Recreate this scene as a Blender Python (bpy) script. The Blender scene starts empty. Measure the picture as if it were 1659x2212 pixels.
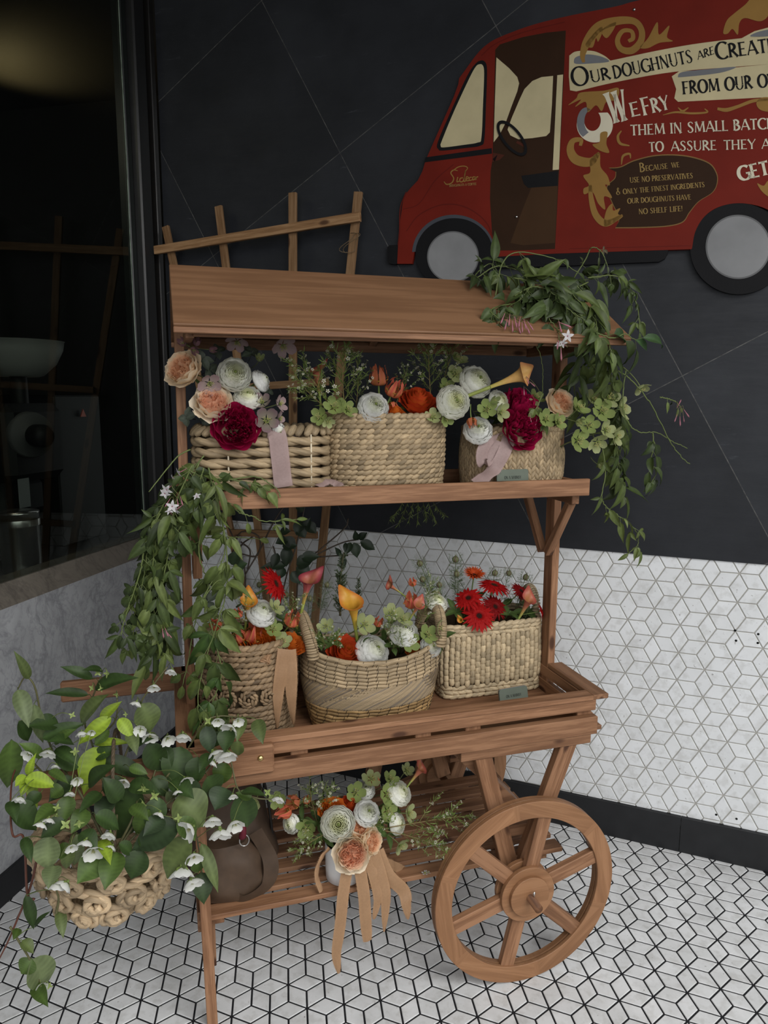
import bpy, bmesh, math, random
import numpy as np
from mathutils import Vector, Matrix

# ------------------------------------------------------------------ camera, world, exposure
S = bpy.context.scene
COL = S.collection
PI = math.pi
FPX, PITCH, ROLL, HC = 1554.074, 0.1591875, 0.0042355, 1.45
IW, IH = 1659, 2212
C0 = np.array([0., 0., HC])
FW = np.array([0, math.cos(PITCH), -math.sin(PITCH)])
_up = np.cross(np.array([1., 0, 0]), FW)
RT = math.cos(ROLL) * np.array([1., 0, 0]) + math.sin(ROLL) * _up
UP = -math.sin(ROLL) * np.array([1., 0, 0]) + math.cos(ROLL) * _up
cam = bpy.data.cameras.new('camera')
cam.sensor_fit = 'VERTICAL'; cam.sensor_height = 36.0
cam.lens = FPX * 36.0 / IH
cam.clip_start = 0.05; cam.clip_end = 60
camo = bpy.data.objects.new('camera', cam); COL.objects.link(camo)
M = Matrix.Identity(4)
for i in range(3):
    M[i][0] = RT[i]; M[i][1] = UP[i]; M[i][2] = -FW[i]; M[i][3] = C0[i]
camo.matrix_world = M
S.camera = camo

W = bpy.data.worlds.new('sky'); S.world = W; W.use_nodes = True
wn = W.node_tree.nodes; wl = W.node_tree.links
bg = wn['Background']
bg.inputs[0].default_value = (0.95, 0.975, 1.0, 1)
bg.inputs[1].default_value = 0.95

def area(name, loc, target, sx, sy, power, colr):
    d = bpy.data.lights.new(name, 'AREA'); d.shape = 'RECTANGLE'; d.size = sx; d.size_y = sy
    d.energy = power; d.color = colr
    o = bpy.data.objects.new(name, d); COL.objects.link(o)
    o.location = loc
    o.rotation_euler = (Vector(target) - Vector(loc)).to_track_quat('-Z', 'Y').to_euler()
    return o
# daylight coming in from the open street side, behind and to the right of the camera
area('street_daylight', (2.3, -1.1, 4.0), (0.6, 1.7, 0.3), 3.6, 2.8, 205, (1.0, 0.985, 0.96))

area('street_fill', (.7, -2.6, 1.9), (0.45, 1.7, 0.95), 4.5, 1.8, 44, (1.0, 0.985, 0.965))  # added frontal fill for the flowers, from the open street side
S.view_settings.view_transform = 'Standard'
S.view_settings.look = 'None'
S.view_settings.gamma = 1.0
S.view_settings.use_curve_mapping = False
S.view_settings.exposure = 0.0

# ------------------------------------------------------------------ geometry of the place
YAW, DW = 0.39921086, 2.33996982             # tiled wall: turned 22.9 degrees, 2.34 m away
NW = np.array([math.sin(YAW), math.cos(YAW), 0]); TW = np.array([math.cos(YAW), -math.sin(YAW), 0])
CORNER = NW * DW - 1.905 * TW
DL = np.array([0.2386, 0.9711, 0.]); NL = np.array([-0.9711, 0.2386, 0.])   # window wall: along, outward
CY = math.radians(16.8)                      # the cart is turned 16.8 degrees
E1 = np.array([math.cos(CY), math.sin(CY), 0]); E2 = np.array([-math.sin(CY), math.cos(CY), 0]); EZ = np.array([0, 0, 1.])
RR = random.Random(7)
def ray(x, y): return RT * (x - 829.5) / FPX - UP * (y - 1106) / FPX + FW
def hit(x, y, n, d):
    r = ray(x, y); return C0 + r * ((d - C0 @ n) / (r @ n))
def onwall(x, y, off=0.0): return hit(x, y, NW, DW - off)
def wt(t, z, off=0.0): return NW * (DW - off) + TW * t + EZ * z
def lw(u, z, off=0.0): return CORNER + DL * u + NL * off + EZ * z
def A(x, y, b): return hit(x, y, E2, b)                 # point in the upright plane at cart depth b
def cw(a, b, z): return E1 * a + E2 * b + EZ * z        # cart coordinates to world
def lerp(a, b, t): return a + (b - a) * t
def nrm(v):
    v = np.asarray(v, float); n = np.linalg.norm(v); return v / n if n > 1e-9 else np.array([0, 0, 1.])
def spline(P, n, closed=False):
    P = np.asarray(P, float); m = len(P)
    if m < 3 and not closed:
        t = np.linspace(0, 1, n)[:, None]; return P[0] * (1 - t) + P[-1] * t
    out = []
    segs = m if closed else m - 1
    for k in range(n):
        s = k / (n if closed else n - 1) * segs; i = min(int(s), segs - 1); t = s - i
        if closed: p0, p1, p2, p3 = P[(i - 1) % m], P[i % m], P[(i + 1) % m], P[(i + 2) % m]
        else:
            p1, p2 = P[i], P[i + 1]; p0 = P[i - 1] if i > 0 else 2 * p1 - p2; p3 = P[i + 2] if i + 2 < m else 2 * p2 - p1
        out.append(.5 * (2 * p1 + (p2 - p0) * t + (2 * p0 - 5 * p1 + 4 * p2 - p3) * t * t + (3 * p1 - p0 - 3 * p2 + p3) * t ** 3))
    return np.array(out)
def basis(z, hint=None):
    z = nrm(z); h = np.array(hint if hint is not None else (0, 0, 1.), float)
    x = h - z * (h @ z)
    if np.linalg.norm(x) < 1e-3:
        h = np.array([0, 1., 0]); x = h - z * (h @ z)
    x = nrm(x); y = np.cross(z, x)
    return np.array([x, y, z]).T      # columns

# ------------------------------------------------------------------ mesh builder
class MB:
    def __init__(s): s.V = []; s.F = []; s.C = []; s.G = []; s.Mi = []; s.n = 0
    def add(s, V, F, col=(.5, .5, .5), gr=None, mi=0):
        V = np.asarray(V, float).reshape(-1, 3); c = np.asarray(col, float)
        if c.ndim == 1: c = np.tile(c[:3], (len(V), 1))
        g = V if gr is None else np.asarray(gr, float)
        s.V.append(V); s.C.append(c); s.G.append(g)
        k = s.n
        s.F += [tuple(i + k for i in f) for f in F]; s.Mi += [mi] * len(F); s.n += len(V)
        return s
    def grid(s, P, col, closed_u=False, closed_v=False, gr=None, mi=0, flip=False):
        P = np.asarray(P, float); a, b = P.shape[:2]; F = []
        for i in range(a if closed_u else a - 1):
            for j in range(b if closed_v else b - 1):
                q = (i * b + j, ((i + 1) % a) * b + j, ((i + 1) % a) * b + (j + 1) % b, i * b + (j + 1) % b)
                F.append(q[::-1] if flip else q)
        c = np.asarray(col, float)
        if c.ndim == 3: c = c.reshape(-1, 3)
        return s.add(P.reshape(-1, 3), F, c, None if gr is None else np.asarray(gr).reshape(-1, 3), mi)
    def tube(s, P, r, col, n=6, cap=True, mi=0):
        P = np.asarray(P, float); m = len(P); r = np.broadcast_to(np.asarray(r, float), (m,))
        T = np.gradient(P, axis=0); x = None; Q = np.zeros((m, n, 3)); a = np.arange(n) * 2 * PI / n
        for i in range(m):
            B = basis(T[i], x if x is not None else None); x = B[:, 0]
            Q[i] = P[i] + r[i] * (np.cos(a)[:, None] * B[:, 0] + np.sin(a)[:, None] * B[:, 1])
        L = np.r_[0, np.cumsum(np.linalg.norm(np.diff(P, axis=0), axis=1))]
        g = np.zeros((m, n, 3)); g[:, :, 0] = L[:, None]; g[:, :, 1] = np.cos(a) * r[:, None]; g[:, :, 2] = np.sin(a) * r[:, None]
        c = np.asarray(col, float)
        if c.ndim == 2: c = np.repeat(c[:, None, :], n, 1)
        k = s.n
        s.grid(Q, c, closed_v=True, gr=g, mi=mi)
        if cap:
            s.F += [tuple(range(k, k + n)), tuple(range(k + (m - 1) * n, k + m * n))[::-1]]; s.Mi += [mi, mi]
        return s
    def build(s, name, mats, parent=None, origin=None, smooth=True, rot=None):
        me = mesh_of(s, name, mats, origin, smooth, rot)
        return link(name, me, parent, origin if parent is None else None)
def mesh_of(s, name, mats, origin=None, smooth=True, rot=None):
    V = np.concatenate(s.V); C = np.concatenate(s.C); G = np.concatenate(s.G)
    if origin is not None: V = V - np.asarray(origin, float)
    if rot is not None: V = V @ rot
    me = bpy.data.meshes.new(name)
    me.from_pydata(V.tolist(), [], s.F)
    if not isinstance(mats, (list, tuple)): mats = [mats]
    for m in mats: me.materials.append(m)
    me.polygons.foreach_set('material_index', np.array(s.Mi, dtype=np.int32))
    me.polygons.foreach_set('use_smooth', np.full(len(s.F), bool(smooth)))
    ca = me.attributes.new('col', 'FLOAT_COLOR', 'POINT')
    ca.data.foreach_set('color', np.c_[C, np.ones(len(C))].astype(np.float32).ravel())
    ga = me.attributes.new('gr', 'FLOAT_VECTOR', 'POINT')
    ga.data.foreach_set('vector', G.astype(np.float32).ravel())
    me.update()
    return me
def link(name, me, parent=None, loc=None):
    o = bpy.data.objects.new(name, me); COL.objects.link(o)
    if parent is not None: o.parent = parent
    elif loc is not None: o.location = [float(v) for v in loc]
    return o
def tag(o, label=None, cat=None, group=None, kind=None):
    if label: o['label'] = label
    if cat: o['category'] = cat
    if group: o['group'] = group
    if kind: o['kind'] = kind
    return o
def thing(name, loc, label, cat, group=None, rotz=0.0):
    o = bpy.data.objects.new(name, None); COL.objects.link(o); o.location = [float(v) for v in loc]
    o.rotation_euler = (0, 0, rotz); o.empty_display_size = .05
    return tag(o, label, cat, group)

# ------------------------------------------------------------------ materials
def mat(name):
    m = bpy.data.materials.new(name); m.use_nodes = True
    n = m.node_tree.nodes; l = m.node_tree.links
    return m, n, l, n['Principled BSDF']
def attr(n, name):
    a = n.new('ShaderNodeAttribute'); a.attribute_name = name; return a
def noise(n, l, vec, scale, detail=4, rough=.55):
    t = n.new('ShaderNodeTexNoise'); t.inputs['Scale'].default_value = scale; t.inputs['Detail'].default_value = detail; t.inputs['Roughness'].default_value = rough
    if vec is not None: l.new(vec, t.inputs['Vector'])
    return t
def ramp(n, l, fac, stops):
    r = n.new('ShaderNodeValToRGB'); e = r.color_ramp.elements
    while len(e) < len(stops): e.new(.5)
    for k, (p, c) in enumerate(stops): e[k].position = p; e[k].color = (c[0], c[1], c[2], 1)
    l.new(fac, r.inputs[0]); return r
def mapping(n, l, vec, sc):
    m = n.new('ShaderNodeMapping'); m.inputs['Scale'].default_value = sc; l.new(vec, m.inputs['Vector']); return m
def mixc(n, l, fac, a, b, mode='MIX'):
    m = n.new('ShaderNodeMix'); m.data_type = 'RGBA'; m.blend_type = mode
    for s_, v in ((m.inputs[0], fac), (m.inputs[6], a), (m.inputs[7], b)):
        if isinstance(v, (int, float)): s_.default_value = v
        elif isinstance(v, tuple): s_.default_value = (v[0], v[1], v[2], 1)
        else: l.new(v, s_)
    return m.outputs[2]
def bump(n, l, h, bsdf, strength=.3, dist=.002):
    b = n.new('ShaderNodeBump'); b.inputs['Strength'].default_value = strength; b.inputs['Distance'].default_value = dist
    l.new(h, b.inputs['Height']); l.new(b.outputs[0], bsdf.inputs['Normal'])

def m_flat(name, c, rough=.6, spec=.4, metal=0.0):
    m, n, l, b = mat(name)
    b.inputs['Base Color'].default_value = (*c, 1); b.inputs['Roughness'].default_value = rough
    b.inputs['Specular IOR Level'].default_value = spec; b.inputs['Metallic'].default_value = metal
    return m
def m_col(name, rough=.6, spec=.3, var=.25, scale=60, transl=0.0, bumpk=0.0, aniso=None, gr=False):
    """colour from the mesh's own 'col' attribute with a little procedural variation"""
    m, n, l, b = mat(name)
    a = attr(n, 'col'); tc = n.new('ShaderNodeTexCoord')
    vec = tc.outputs['Object']
    if gr: vec = attr(n, 'gr').outputs['Vector']
    if aniso: vec = mapping(n, l, vec, aniso).outputs[0]
    t = noise(n, l, vec, scale)
    r = ramp(n, l, t.outputs['Fac'], [(.25, (1 - var,) * 3), (.75, (1 + var * .6,) * 3)])
    c = mixc(n, l, 1.0, a.outputs['Color'], r.outputs[0], 'MULTIPLY')
    l.new(c, b.inputs['Base Color'])
    b.inputs['Roughness'].default_value = rough; b.inputs['Specular IOR Level'].default_value = spec
    if bumpk: bump(n, l, t.outputs['Fac'], b, bumpk, .002)
    if transl:
        tr = n.new('ShaderNodeBsdfTranslucent'); l.new(c, tr.inputs[0])
        mx = n.new('ShaderNodeMixShader'); mx.inputs[0].default_value = transl
        l.new(b.outputs[0], mx.inputs[1]); l.new(tr.outputs[0], mx.inputs[2]); l.new(mx.outputs[0], n['Material Output'].inputs[0])
    return m
def m_wood(name, dark, mid, light, scale=1.0, rough=.62, knots=True):
    m, n, l, b = mat(name)
    g = attr(n, 'gr').outputs['Vector']
    t1 = noise(n, l, mapping(n, l, g, (5, 70, 70)).outputs[0], 1.0 * scale, 5, .6)
    t2 = noise(n, l, mapping(n, l, g, (14, 420, 420)).outputs[0], 1.0 * scale, 3, .6)
    t3 = noise(n, l, mapping(n, l, g, (2.2, 9, 9)).outputs[0], 1.0, 3, .5)
    s = n.new('ShaderNodeMath'); s.operation = 'MULTIPLY_ADD'; l.new(t2.outputs['Fac'], s.inputs[0]); s.inputs[1].default_value = .35; l.new(t1.outputs['Fac'], s.inputs[2])
    s2 = n.new('ShaderNodeMath'); s2.operation = 'MULTIPLY_ADD'; l.new(t3.outputs['Fac'], s2.inputs[0]); s2.inputs[1].default_value = .45; l.new(s.outputs[0], s2.inputs[2])
    r = ramp(n, l, s2.outputs[0], [(.62, dark), (.86, mid), (1.12, light)])
    r.color_ramp.elements[2].position = 1.0
    c = r.outputs[0]
    if knots:
        v = n.new('ShaderNodeTexVoronoi'); v.inputs['Scale'].default_value = 1.0
        l.new(mapping(n, l, g, (6.5, 16, 16)).outputs[0], v.inputs['Vector'])
        k = ramp(n, l, v.outputs['Distance'], [(.0, (1, 1, 1)), (.10, (.9, .9, .9)), (.17, (0, 0, 0))])
        c = mixc(n, l, k.outputs[0], c, (dark[0] * .42, dark[1] * .36, dark[2] * .36))
    a = attr(n, 'col')
    c = mixc(n, l, 1.0, c, a.outputs['Color'], 'MULTIPLY')
    l.new(c, b.inputs['Base Color'])
    b.inputs['Roughness'].default_value = rough; b.inputs['Specular IOR Level'].default_value = .3
    bump(n, l, s.outputs[0], b, .18, .0012)
    return m

WOOD = m_wood('stained_pine', (.125, .058, .028), (.190, .092, .046), (.275, .142, .075))
PLY = m_wood('canopy_plywood', (.130, .064, .031), (.157, .079, .039), (.195, .101, .051), .55, .55, knots=False)
WHEELW = m_wood('wheel_plywood', (.185, .088, .041), (.235, .115, .054), (.29, .148, .073), .6, .55, knots=False)
TRELW = m_wood('trellis_cedar', (.16, .08, .035), (.25, .135, .06), (.34, .20, .10), 1.3, .7)
WICK = m_col('woven_fibre', .62, .3, .38, 55, 0, .25, (1, 6, 6), True)
PETAL = m_col('petal', .62, .15, .08, 30, .35)
LEAF = m_col('leaf', .48, .32, .22, 45, .2)
SPATHE = m_col('calla_spathe', .42, .3, .10, 14, .12)
STEM = m_col('stem', .5, .35, .2, 60)
RIB = m_col('ribbon_silk', .55, .3, .10, 220, .15)
METAL = m_flat('brushed_steel', (.55, .54, .52), .28, .5, 1.0)
BRASS = m_flat('brass_screw', (.6, .45, .2), .3, .5, 1.0)
BLACKM = m_flat('black_metal', (.012, .012, .014), .45, .5)
PAINT = m_col('sign_paint', .6, .12, .16, 9)

def chamfer_box(hx, hy, hz, c):
    V = []; idx = {}
    for sx in (-1, 1):
        for sy in (-1, 1):
            for sz in (-1, 1):
                for k in range(3):
                    h = [hx - c, hy - c, hz - c]; h[k] += c
                    idx[sx, sy, sz, k] = len(V); V.append((sx * h[0], sy * h[1], sz * h[2]))
    F = []
    for k in range(3):
        o = [i for i in range(3) if i != k]
        for s_ in (-1, 1):
            q = []
            for a_, b_ in ((-1, -1), (1, -1), (1, 1), (-1, 1)):
                t = [0, 0, 0]; t[k] = s_; t[o[0]] = a_; t[o[1]] = b_; q.append(idx[t[0], t[1], t[2], k])
            F.append(tuple(q))
    for k in range(3):
        o = [i for i in range(3) if i != k]
        for a_ in (-1, 1):
            for b_ in (-1, 1):
                q = []
                for s_, j in ((-1, o[0]), (1, o[0]), (1, o[1]), (-1, o[1])):
                    t = [0, 0, 0]; t[k] = s_; t[o[0]] = a_; t[o[1]] = b_; q.append(idx[t[0], t[1], t[2], j])
                F.append(tuple(q))
    for sx in (-1, 1):
        for sy in (-1, 1):
            for sz in (-1, 1): F.append(tuple(idx[sx, sy, sz, k] for k in range(3)))
    V = np.array(V); ctr = np.zeros(3)
    out = []
    for f in F:
        p = V[list(f)]; nn = np.cross(p[1] - p[0], p[2] - p[0])
        out.append(f if nn @ p.mean(0) > 0 else f[::-1])
    return V, out
def plank(mb, p0, p1, wdir, w, t, col=None, c=.0015, mi=0):
    """a board from p0 to p1, w wide along wdir and t thick"""
    p0 = np.asarray(p0, float); p1 = np.asarray(p1, float); d = p1 - p0; L = np.linalg.norm(d); x = d / L
    y = np.asarray(wdir, float); y = nrm(y - x * (y @ x)); z = np.cross(x, y)
    V, F = chamfer_box(L / 2, w / 2, t / 2, min(c, t * .3))
    off = np.array([RR.uniform(0, 40), RR.uniform(0, 40), RR.uniform(0, 40)])
    k = RR.uniform(.86, 1.12)
    cc = (k, k, k) if col is None else col
    mb.add((p0 + p1) / 2 + V[:, :1] * x + V[:, 1:2] * y + V[:, 2:] * z, F, cc, V + off, mi)
    return mb
def box(mb, lo, hi, col=(.5, .5, .5), c=.002, mi=0):
    lo = np.array(lo, float); hi = np.array(hi, float)
    h = (hi - lo) / 2; V, F = chamfer_box(h[0], h[1], h[2], min(c, h.min() * .5))
    return mb.add((lo + hi) / 2 + V, F, col, V + RR.uniform(0, 30), mi)
def lathe(mb, prof, col, n=32, center=(0, 0, 0), B=None, mi=0, ang=2 * PI):
    prof = np.asarray(prof, float); a = np.arange(n) * ang / n
    P = np.zeros((len(prof), n, 3))
    P[:, :, 0] = prof[:, :1] * np.cos(a); P[:, :, 1] = prof[:, :1] * np.sin(a); P[:, :, 2] = prof[:, 1:2]
    g = P.copy()
    if B is not None: P = P @ np.asarray(B).T
    P = P + np.asarray(center, float)
    mb.grid(P, col, closed_v=True, gr=g, mi=mi)
    return mb
def polymesh(mb, P, depthvec, col, mi=0):
    """extruded outline (any simple polygon)"""
    P = np.asarray(P, float); n = len(P); D = np.asarray(depthvec, float)
    V = np.r_[P, P + D]
    F = [tuple(range(n)), tuple(range(n, 2 * n))[::-1]] + [(i, (i + 1) % n, n + (i + 1) % n, n + i)[::-1] for i in range(n)]
    return mb.add(V, F, col, None, mi)

# ------------------------------------------------------------------ the room
def rhomb_tiles(mb, origin, ex, ey, nrmv, s, ang, x0, y0, rng_i, rng_j, keep, gap, col, bev=.0011):
    """rhombille tiling as real bevelled tiles; lattice of star points, spacing s"""
    ca, sa = math.cos(ang), math.sin(ang)
    w = np.array([ca, sa]) * s; v = np.array([-.5 * ca + math.sqrt(3) / 2 * sa, -.5 * sa - math.sqrt(3) / 2 * ca]) * s
    o2 = np.array([x0, y0]); rr = random.Random(3)
    def rot(p, a): return np.array([p[0] * math.cos(a) - p[1] * math.sin(a), p[0] * math.sin(a) + p[1] * math.cos(a)])
    Vs, Fs, Cs = [], [], []; k = 0
    for i in range(*rng_i):
        for j in range(*rng_j):
            p = o2 + w * i + v * j
            for d in (w, v, -w - v):
                c = p + d / 2
                if not keep(c): continue
                q0, q2 = p, p + d; h = d / math.sqrt(3)
                q1 = p + rot(h, PI / 6); q3 = p + rot(h, -PI / 6)
                Q = np.array([q0, q3, q2, q1])
                if (Q[1] - Q[0])[0] * (Q[2] - Q[0])[1] - (Q[1] - Q[0])[1] * (Q[2] - Q[0])[0] < 0: Q = Q[::-1]
                L = np.linalg.norm(h); inr = L * math.sin(PI / 3) / 2
                f1 = 1 - gap / 2 / inr; f2 = 1 - (gap / 2 + bev) / inr
                t1 = rr.gauss(0, .0011); t2 = rr.gauss(0, .0011)
                tone = 1 + rr.gauss(0, .022)
                cc = np.array(col) * tone
                lo = c + (Q - c) * f1; hi = c + (Q - c) * f2
                P = []
                for q in lo: P.append(origin + ex * q[0] + ey * q[1] - nrmv * .0024)
                for q in lo: P.append(origin + ex * q[0] + ey * q[1] - nrmv * .0009)
                for q in hi:
                    e = q - c; P.append(origin + ex * q[0] + ey * q[1] + nrmv * (e[0] * t1 + e[1] * t2) * .4)
                Vs.append(np.array(P)); Cs.append(np.tile(cc, (12, 1)))
                for a_, b_ in ((0, 4), (4, 8)):
                    for m in range(4): Fs.append((k + a_ + m, k + a_ + (m + 1) % 4, k + b_ + (m + 1) % 4, k + b_ + m))
                Fs.append((k + 8, k + 9, k + 10, k + 11)); k += 12
    mb.add(np.concatenate(Vs), Fs, np.concatenate(Cs), None, 1)

def m_tile(name, dirt):
    m, n, l, b = mat(name)
    a = attr(n, 'col'); tc = n.new('ShaderNodeTexCoord')
    t = noise(n, l, tc.outputs['Object'], 9, 6, .65)
    r = ramp(n, l, t.outputs['Fac'], [(.30, (dirt, dirt, dirt * .99)), (.62, (1, 1, 1))])
    c = mixc(n, l, 1.0, a.outputs['Color'], r.outputs[0], 'MULTIPLY')
    t2 = noise(n, l, tc.outputs['Object'], 95, 3, .6); r2 = ramp(n, l, t2.outputs['Fac'], [(.27, (.35, .33, .31)), (.325, (1, 1, 1))])
    c = mixc(n, l, .75, c, r2.outputs[0], 'MULTIPLY')
    t3 = noise(n, l, tc.outputs['Object'], 32, 4, .6); r3 = ramp(n, l, t3.outputs['Fac'], [(.36, (.80, .79, .77)), (.5, (1, 1, 1))])
    c = mixc(n, l, .7, c, r3.outputs[0], 'MULTIPLY')
    l.new(c, b.inputs['Base Color']); b.inputs['Roughness'].default_value = .42; b.inputs['Specular IOR Level'].default_value = .35
    return m
FTILE = m_tile('floor_tile_glaze', .80); WTILE = m_tile('wall_tile_glaze', .93)
GROUTD = m_flat('dark_grout', (.013, .013, .015), .85, .2)
GROUTL = m_flat('grey_grout', (.36, .35, .32), .85, .2)

# floor: dark grout bed with raised white rhombus tiles
fb = MB()
def infront(c):
    p = np.array([c[0], c[1], 0])
    return p @ NW < DW + .02 and (p - CORNER) @ NL < .02 and -1.6 < c[0] < 2.6 and .45 < c[1] < 3.1
Z = np.zeros(3)
box(fb, (-6, -6, -.06), (7, 6, -.0022), mi=0)
rhomb_tiles(fb, Z, np.array([1., 0, 0]), np.array([0, 1., 0]), EZ, .08873264, 3.27780989 + PI, .95503939, 2.05977697, (-45, 45), (-45, 45), infront, .0046, (.66, .665, .67))
fo = fb.build('floor', [GROUTD, FTILE], smooth=False); tag(fo, kind='structure')

# tiled wall: grout bed, tiles, slate above, black skirting below
K = 0.82975680
wb = MB()
def wallbox(mb, t0, t1, z0, z1, o0, o1, col=(.5, .5, .5), mi=0, c=.001):
    V, F = chamfer_box((t1 - t0) / 2, (o1 - o0) / 2, (z1 - z0) / 2, c)
    ctr = wt((t0 + t1) / 2, (z0 + z1) / 2, (o0 + o1) / 2)
    mb.add(ctr + V[:, :1] * TW - V[:, 1:2] * NW + V[:, 2:] * EZ, F, col, np.c_[V[:, 0] + (t0 + t1) / 2, V[:, 2] + (z0 + z1) / 2, V[:, 1]], mi)
wallbox(wb, -1.905, 2.4, 0, 3.0, -.12, -.0022)
rhomb_tiles(wb, NW * DW, TW, EZ, -NW, .10767605 * K, .53435319, -.26689960 * K, HC + (.76763497 - HC) * K, (-40, 60), (-40, 60),
            lambda c: -1.92 < c[0] < 1.6 and .09 < c[1] < 1.0, .0031, (.70, .715, .73))
tag(wb.build('wall_back', [GROUTL, WTILE], smooth=False), kind='structure')

def m_slate():
    m, n, l, b = mat('black_slate')
    g = attr(n, 'gr').outputs['Vector']
    sx = n.new('ShaderNodeSeparateXYZ'); l.new(g, sx.inputs[0])
    def lin(cx, cz, off, sp):
        a = n.new('ShaderNodeMath'); a.operation = 'MULTIPLY'; l.new(sx.outputs[0], a.inputs[0]); a.inputs[1].default_value = cx / sp
        b_ = n.new('ShaderNodeMath'); b_.operation = 'MULTIPLY_ADD'; l.new(sx.outputs[1], b_.inputs[0]); b_.inputs[1].default_value = cz / sp; l.new(a.outputs[0], b_.inputs[2])
        c_ = n.new('ShaderNodeMath'); c_.operation = 'SUBTRACT'; l.new(b_.outputs[0], c_.inputs[0]); c_.inputs[1].default_value = off / sp
        return c_.outputs[0]
    th = math.radians(29.45); s_, c_ = math.sin(th), math.cos(th)
    P = lin(-s_, c_, 3.1404, .6025); Q = lin(c_, s_, .110, .608)
    def dist(p):
        f = n.new('ShaderNodeMath'); f.operation = 'FRACT'; l.new(p, f.inputs[0])
        a = n.new('ShaderNodeMath'); a.operation = 'PINGPONG'; l.new(p, a.inputs[0]); a.inputs[1].default_value = .5
        return a.outputs[0]
    mn = n.new('ShaderNodeMath'); mn.operation = 'MINIMUM'; l.new(dist(P), mn.inputs[0]); l.new(dist(Q), mn.inputs[1])
    ln = n.new('ShaderNodeMath'); ln.operation = 'LESS_THAN'; l.new(mn.outputs[0], ln.inputs[0]); ln.inputs[1].default_value = .0021
    cell = n.new('ShaderNodeCombineXYZ')
    for k, p in ((0, P), (1, Q)):
        f = n.new('ShaderNodeMath'); f.operation = 'FLOOR'; l.new(p, f.inputs[0]); l.new(f.outputs[0], cell.inputs[k])
    wnz = n.new('ShaderNodeTexWhiteNoise'); wnz.noise_dimensions = '3D'; l.new(cell.outputs[0], wnz.inputs['Vector'])
    t = noise(n, l, g, 3.2, 8, .65); r = ramp(n, l, t.outputs['Fac'], [(.3, (.0125, .0140, .0170)), (.7, (.026, .0285, .034))])
    t2 = noise(n, l, mapping(n, l, g, (6, 34, 1)).outputs[0], 1.0, 6, .75); r2 = ramp(n, l, t2.outputs['Fac'], [(.62, (0, 0, 0)), (.72, (.8, .8, .8))])
    col = mixc(n, l, r2.outputs[0], r.outputs[0], (.05, .054, .062))
    w2 = ramp(n, l, wnz.outputs['Value'], [(0, (.72, .72, .74)), (1, (1.25, 1.25, 1.25))])
    col = mixc(n, l, 1.0, col, w2.outputs[0], 'MULTIPLY')
    t4 = noise(n, l, g, 40, 4, .7)
    lc = ramp(n, l, t4.outputs['Fac'], [(.35, (.035, .035, .036)), (.7, (.12, .118, .112))])
    col = mixc(n, l, ln.outputs[0], col, lc.outputs[0])
    l.new(col, b.inputs['Base Color'])
    rr = ramp(n, l, t2.outputs['Fac'], [(.3, (.50,) * 3), (.7, (.7,) * 3)]); l.new(rr.outputs[0], b.inputs['Roughness'])
    b.inputs['Specular IOR Level'].default_value = .28
    bump(n, l, t2.outputs['Fac'], b, .25, .002)
    return m
SLATE = m_slate()
sb = MB(); wallbox(sb, -1.905, 2.4, .967, 3.0, -.01, .006)
tag(sb.build('wall_back_slate', SLATE, smooth=False), kind='structure')
bb = MB()
for t0, t1 in ((-1.86, -1.23), (-1.229, -.6), (-.599, .056), (.057, .70), (.701, 1.35), (1.351, 2.4)): wallbox(bb, t0, t1, 0, .121, -.005, .012, (.012, .0125, .014))
SKIRT = m_col('black_skirting_stone', .5, .35, .3, 20)
tag(bb.build('baseboard_back', SKIRT, smooth=False), kind='structure')

# window wall on the left: marble dado, sloped sill, big dark pane
def m_marble(name, base, vein, sc):
    m, n, l, b = mat(name)
    g = attr(n, 'gr').outputs['Vector']
    w = noise(n, l, g, 3.0, 3, .5)
    v = n.new('ShaderNodeVectorMath'); v.operation = 'MULTIPLY_ADD'; l.new(w.outputs['Color'], v.inputs[0]); v.inputs[1].default_value = (.22, .22, .22); l.new(g, v.inputs[2])
    def ridge(k1, hi):
        t = noise(n, l, mapping(n, l, v.outputs[0], (sc * k1, sc * k1 * .6, sc * k1)).outputs[0], 1.0, 6, .6)
        a = n.new('ShaderNodeMath'); a.operation = 'SUBTRACT'; l.new(t.outputs['Fac'], a.inputs[0]); a.inputs[1].default_value = .5
        ab = n.new('ShaderNodeMath'); ab.operation = 'ABSOLUTE'; l.new(a.outputs[0], ab.inputs[0])
        return ramp(n, l, ab.outputs[0], [(0, (hi,) * 3), (.012, (hi * .5,) * 3), (.05, (0, 0, 0))]).outputs[0]
    t2 = noise(n, l, g, 11, 7, .65); c0 = ramp(n, l, t2.outputs['Fac'], [(.3, tuple(x * .74 for x in base)), (.7, base)])
    col = mixc(n, l, ridge(.55, .85), c0.outputs[0], vein); col = mixc(n, l, ridge(1.7, .55), col, vein)
    l.new(col, b.inputs['Base Color']); b.inputs['Roughness'].default_value = .45
    b.inputs['Specular IOR Level'].default_value = .3
    return m
MARB = m_marble('white_marble', (.40, .41, .425), (.20, .205, .22), 17.0)
MARS = m_marble('sill_marble_dimmed', (.17, .15, .125), (.08, .07, .06), 10.0)  # brown tone puts the strip's dimmer reflection into the colour
def lwbox(mb, u0, u1, z0, z1, o0, o1, col=(.5, .5, .5), mi=0, c=.001):
    V, F = chamfer_box((u1 - u0) / 2, (o1 - o0) / 2, (z1 - z0) / 2, c)
    ctr = lw((u0 + u1) / 2, (z0 + z1) / 2, (o0 + o1) / 2)
    mb.add(ctr + V[:, :1] * DL + V[:, 1:2] * NL + V[:, 2:] * EZ, F, col, np.c_[V[:, 0] + (u0 + u1) / 2 + 7, V[:, 2] + (z0 + z1) / 2, V[:, 1]], mi)
U0 = -3.6
mb = MB(); lwbox(mb, U0, .03, 0, .852, 0, .12)
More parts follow.
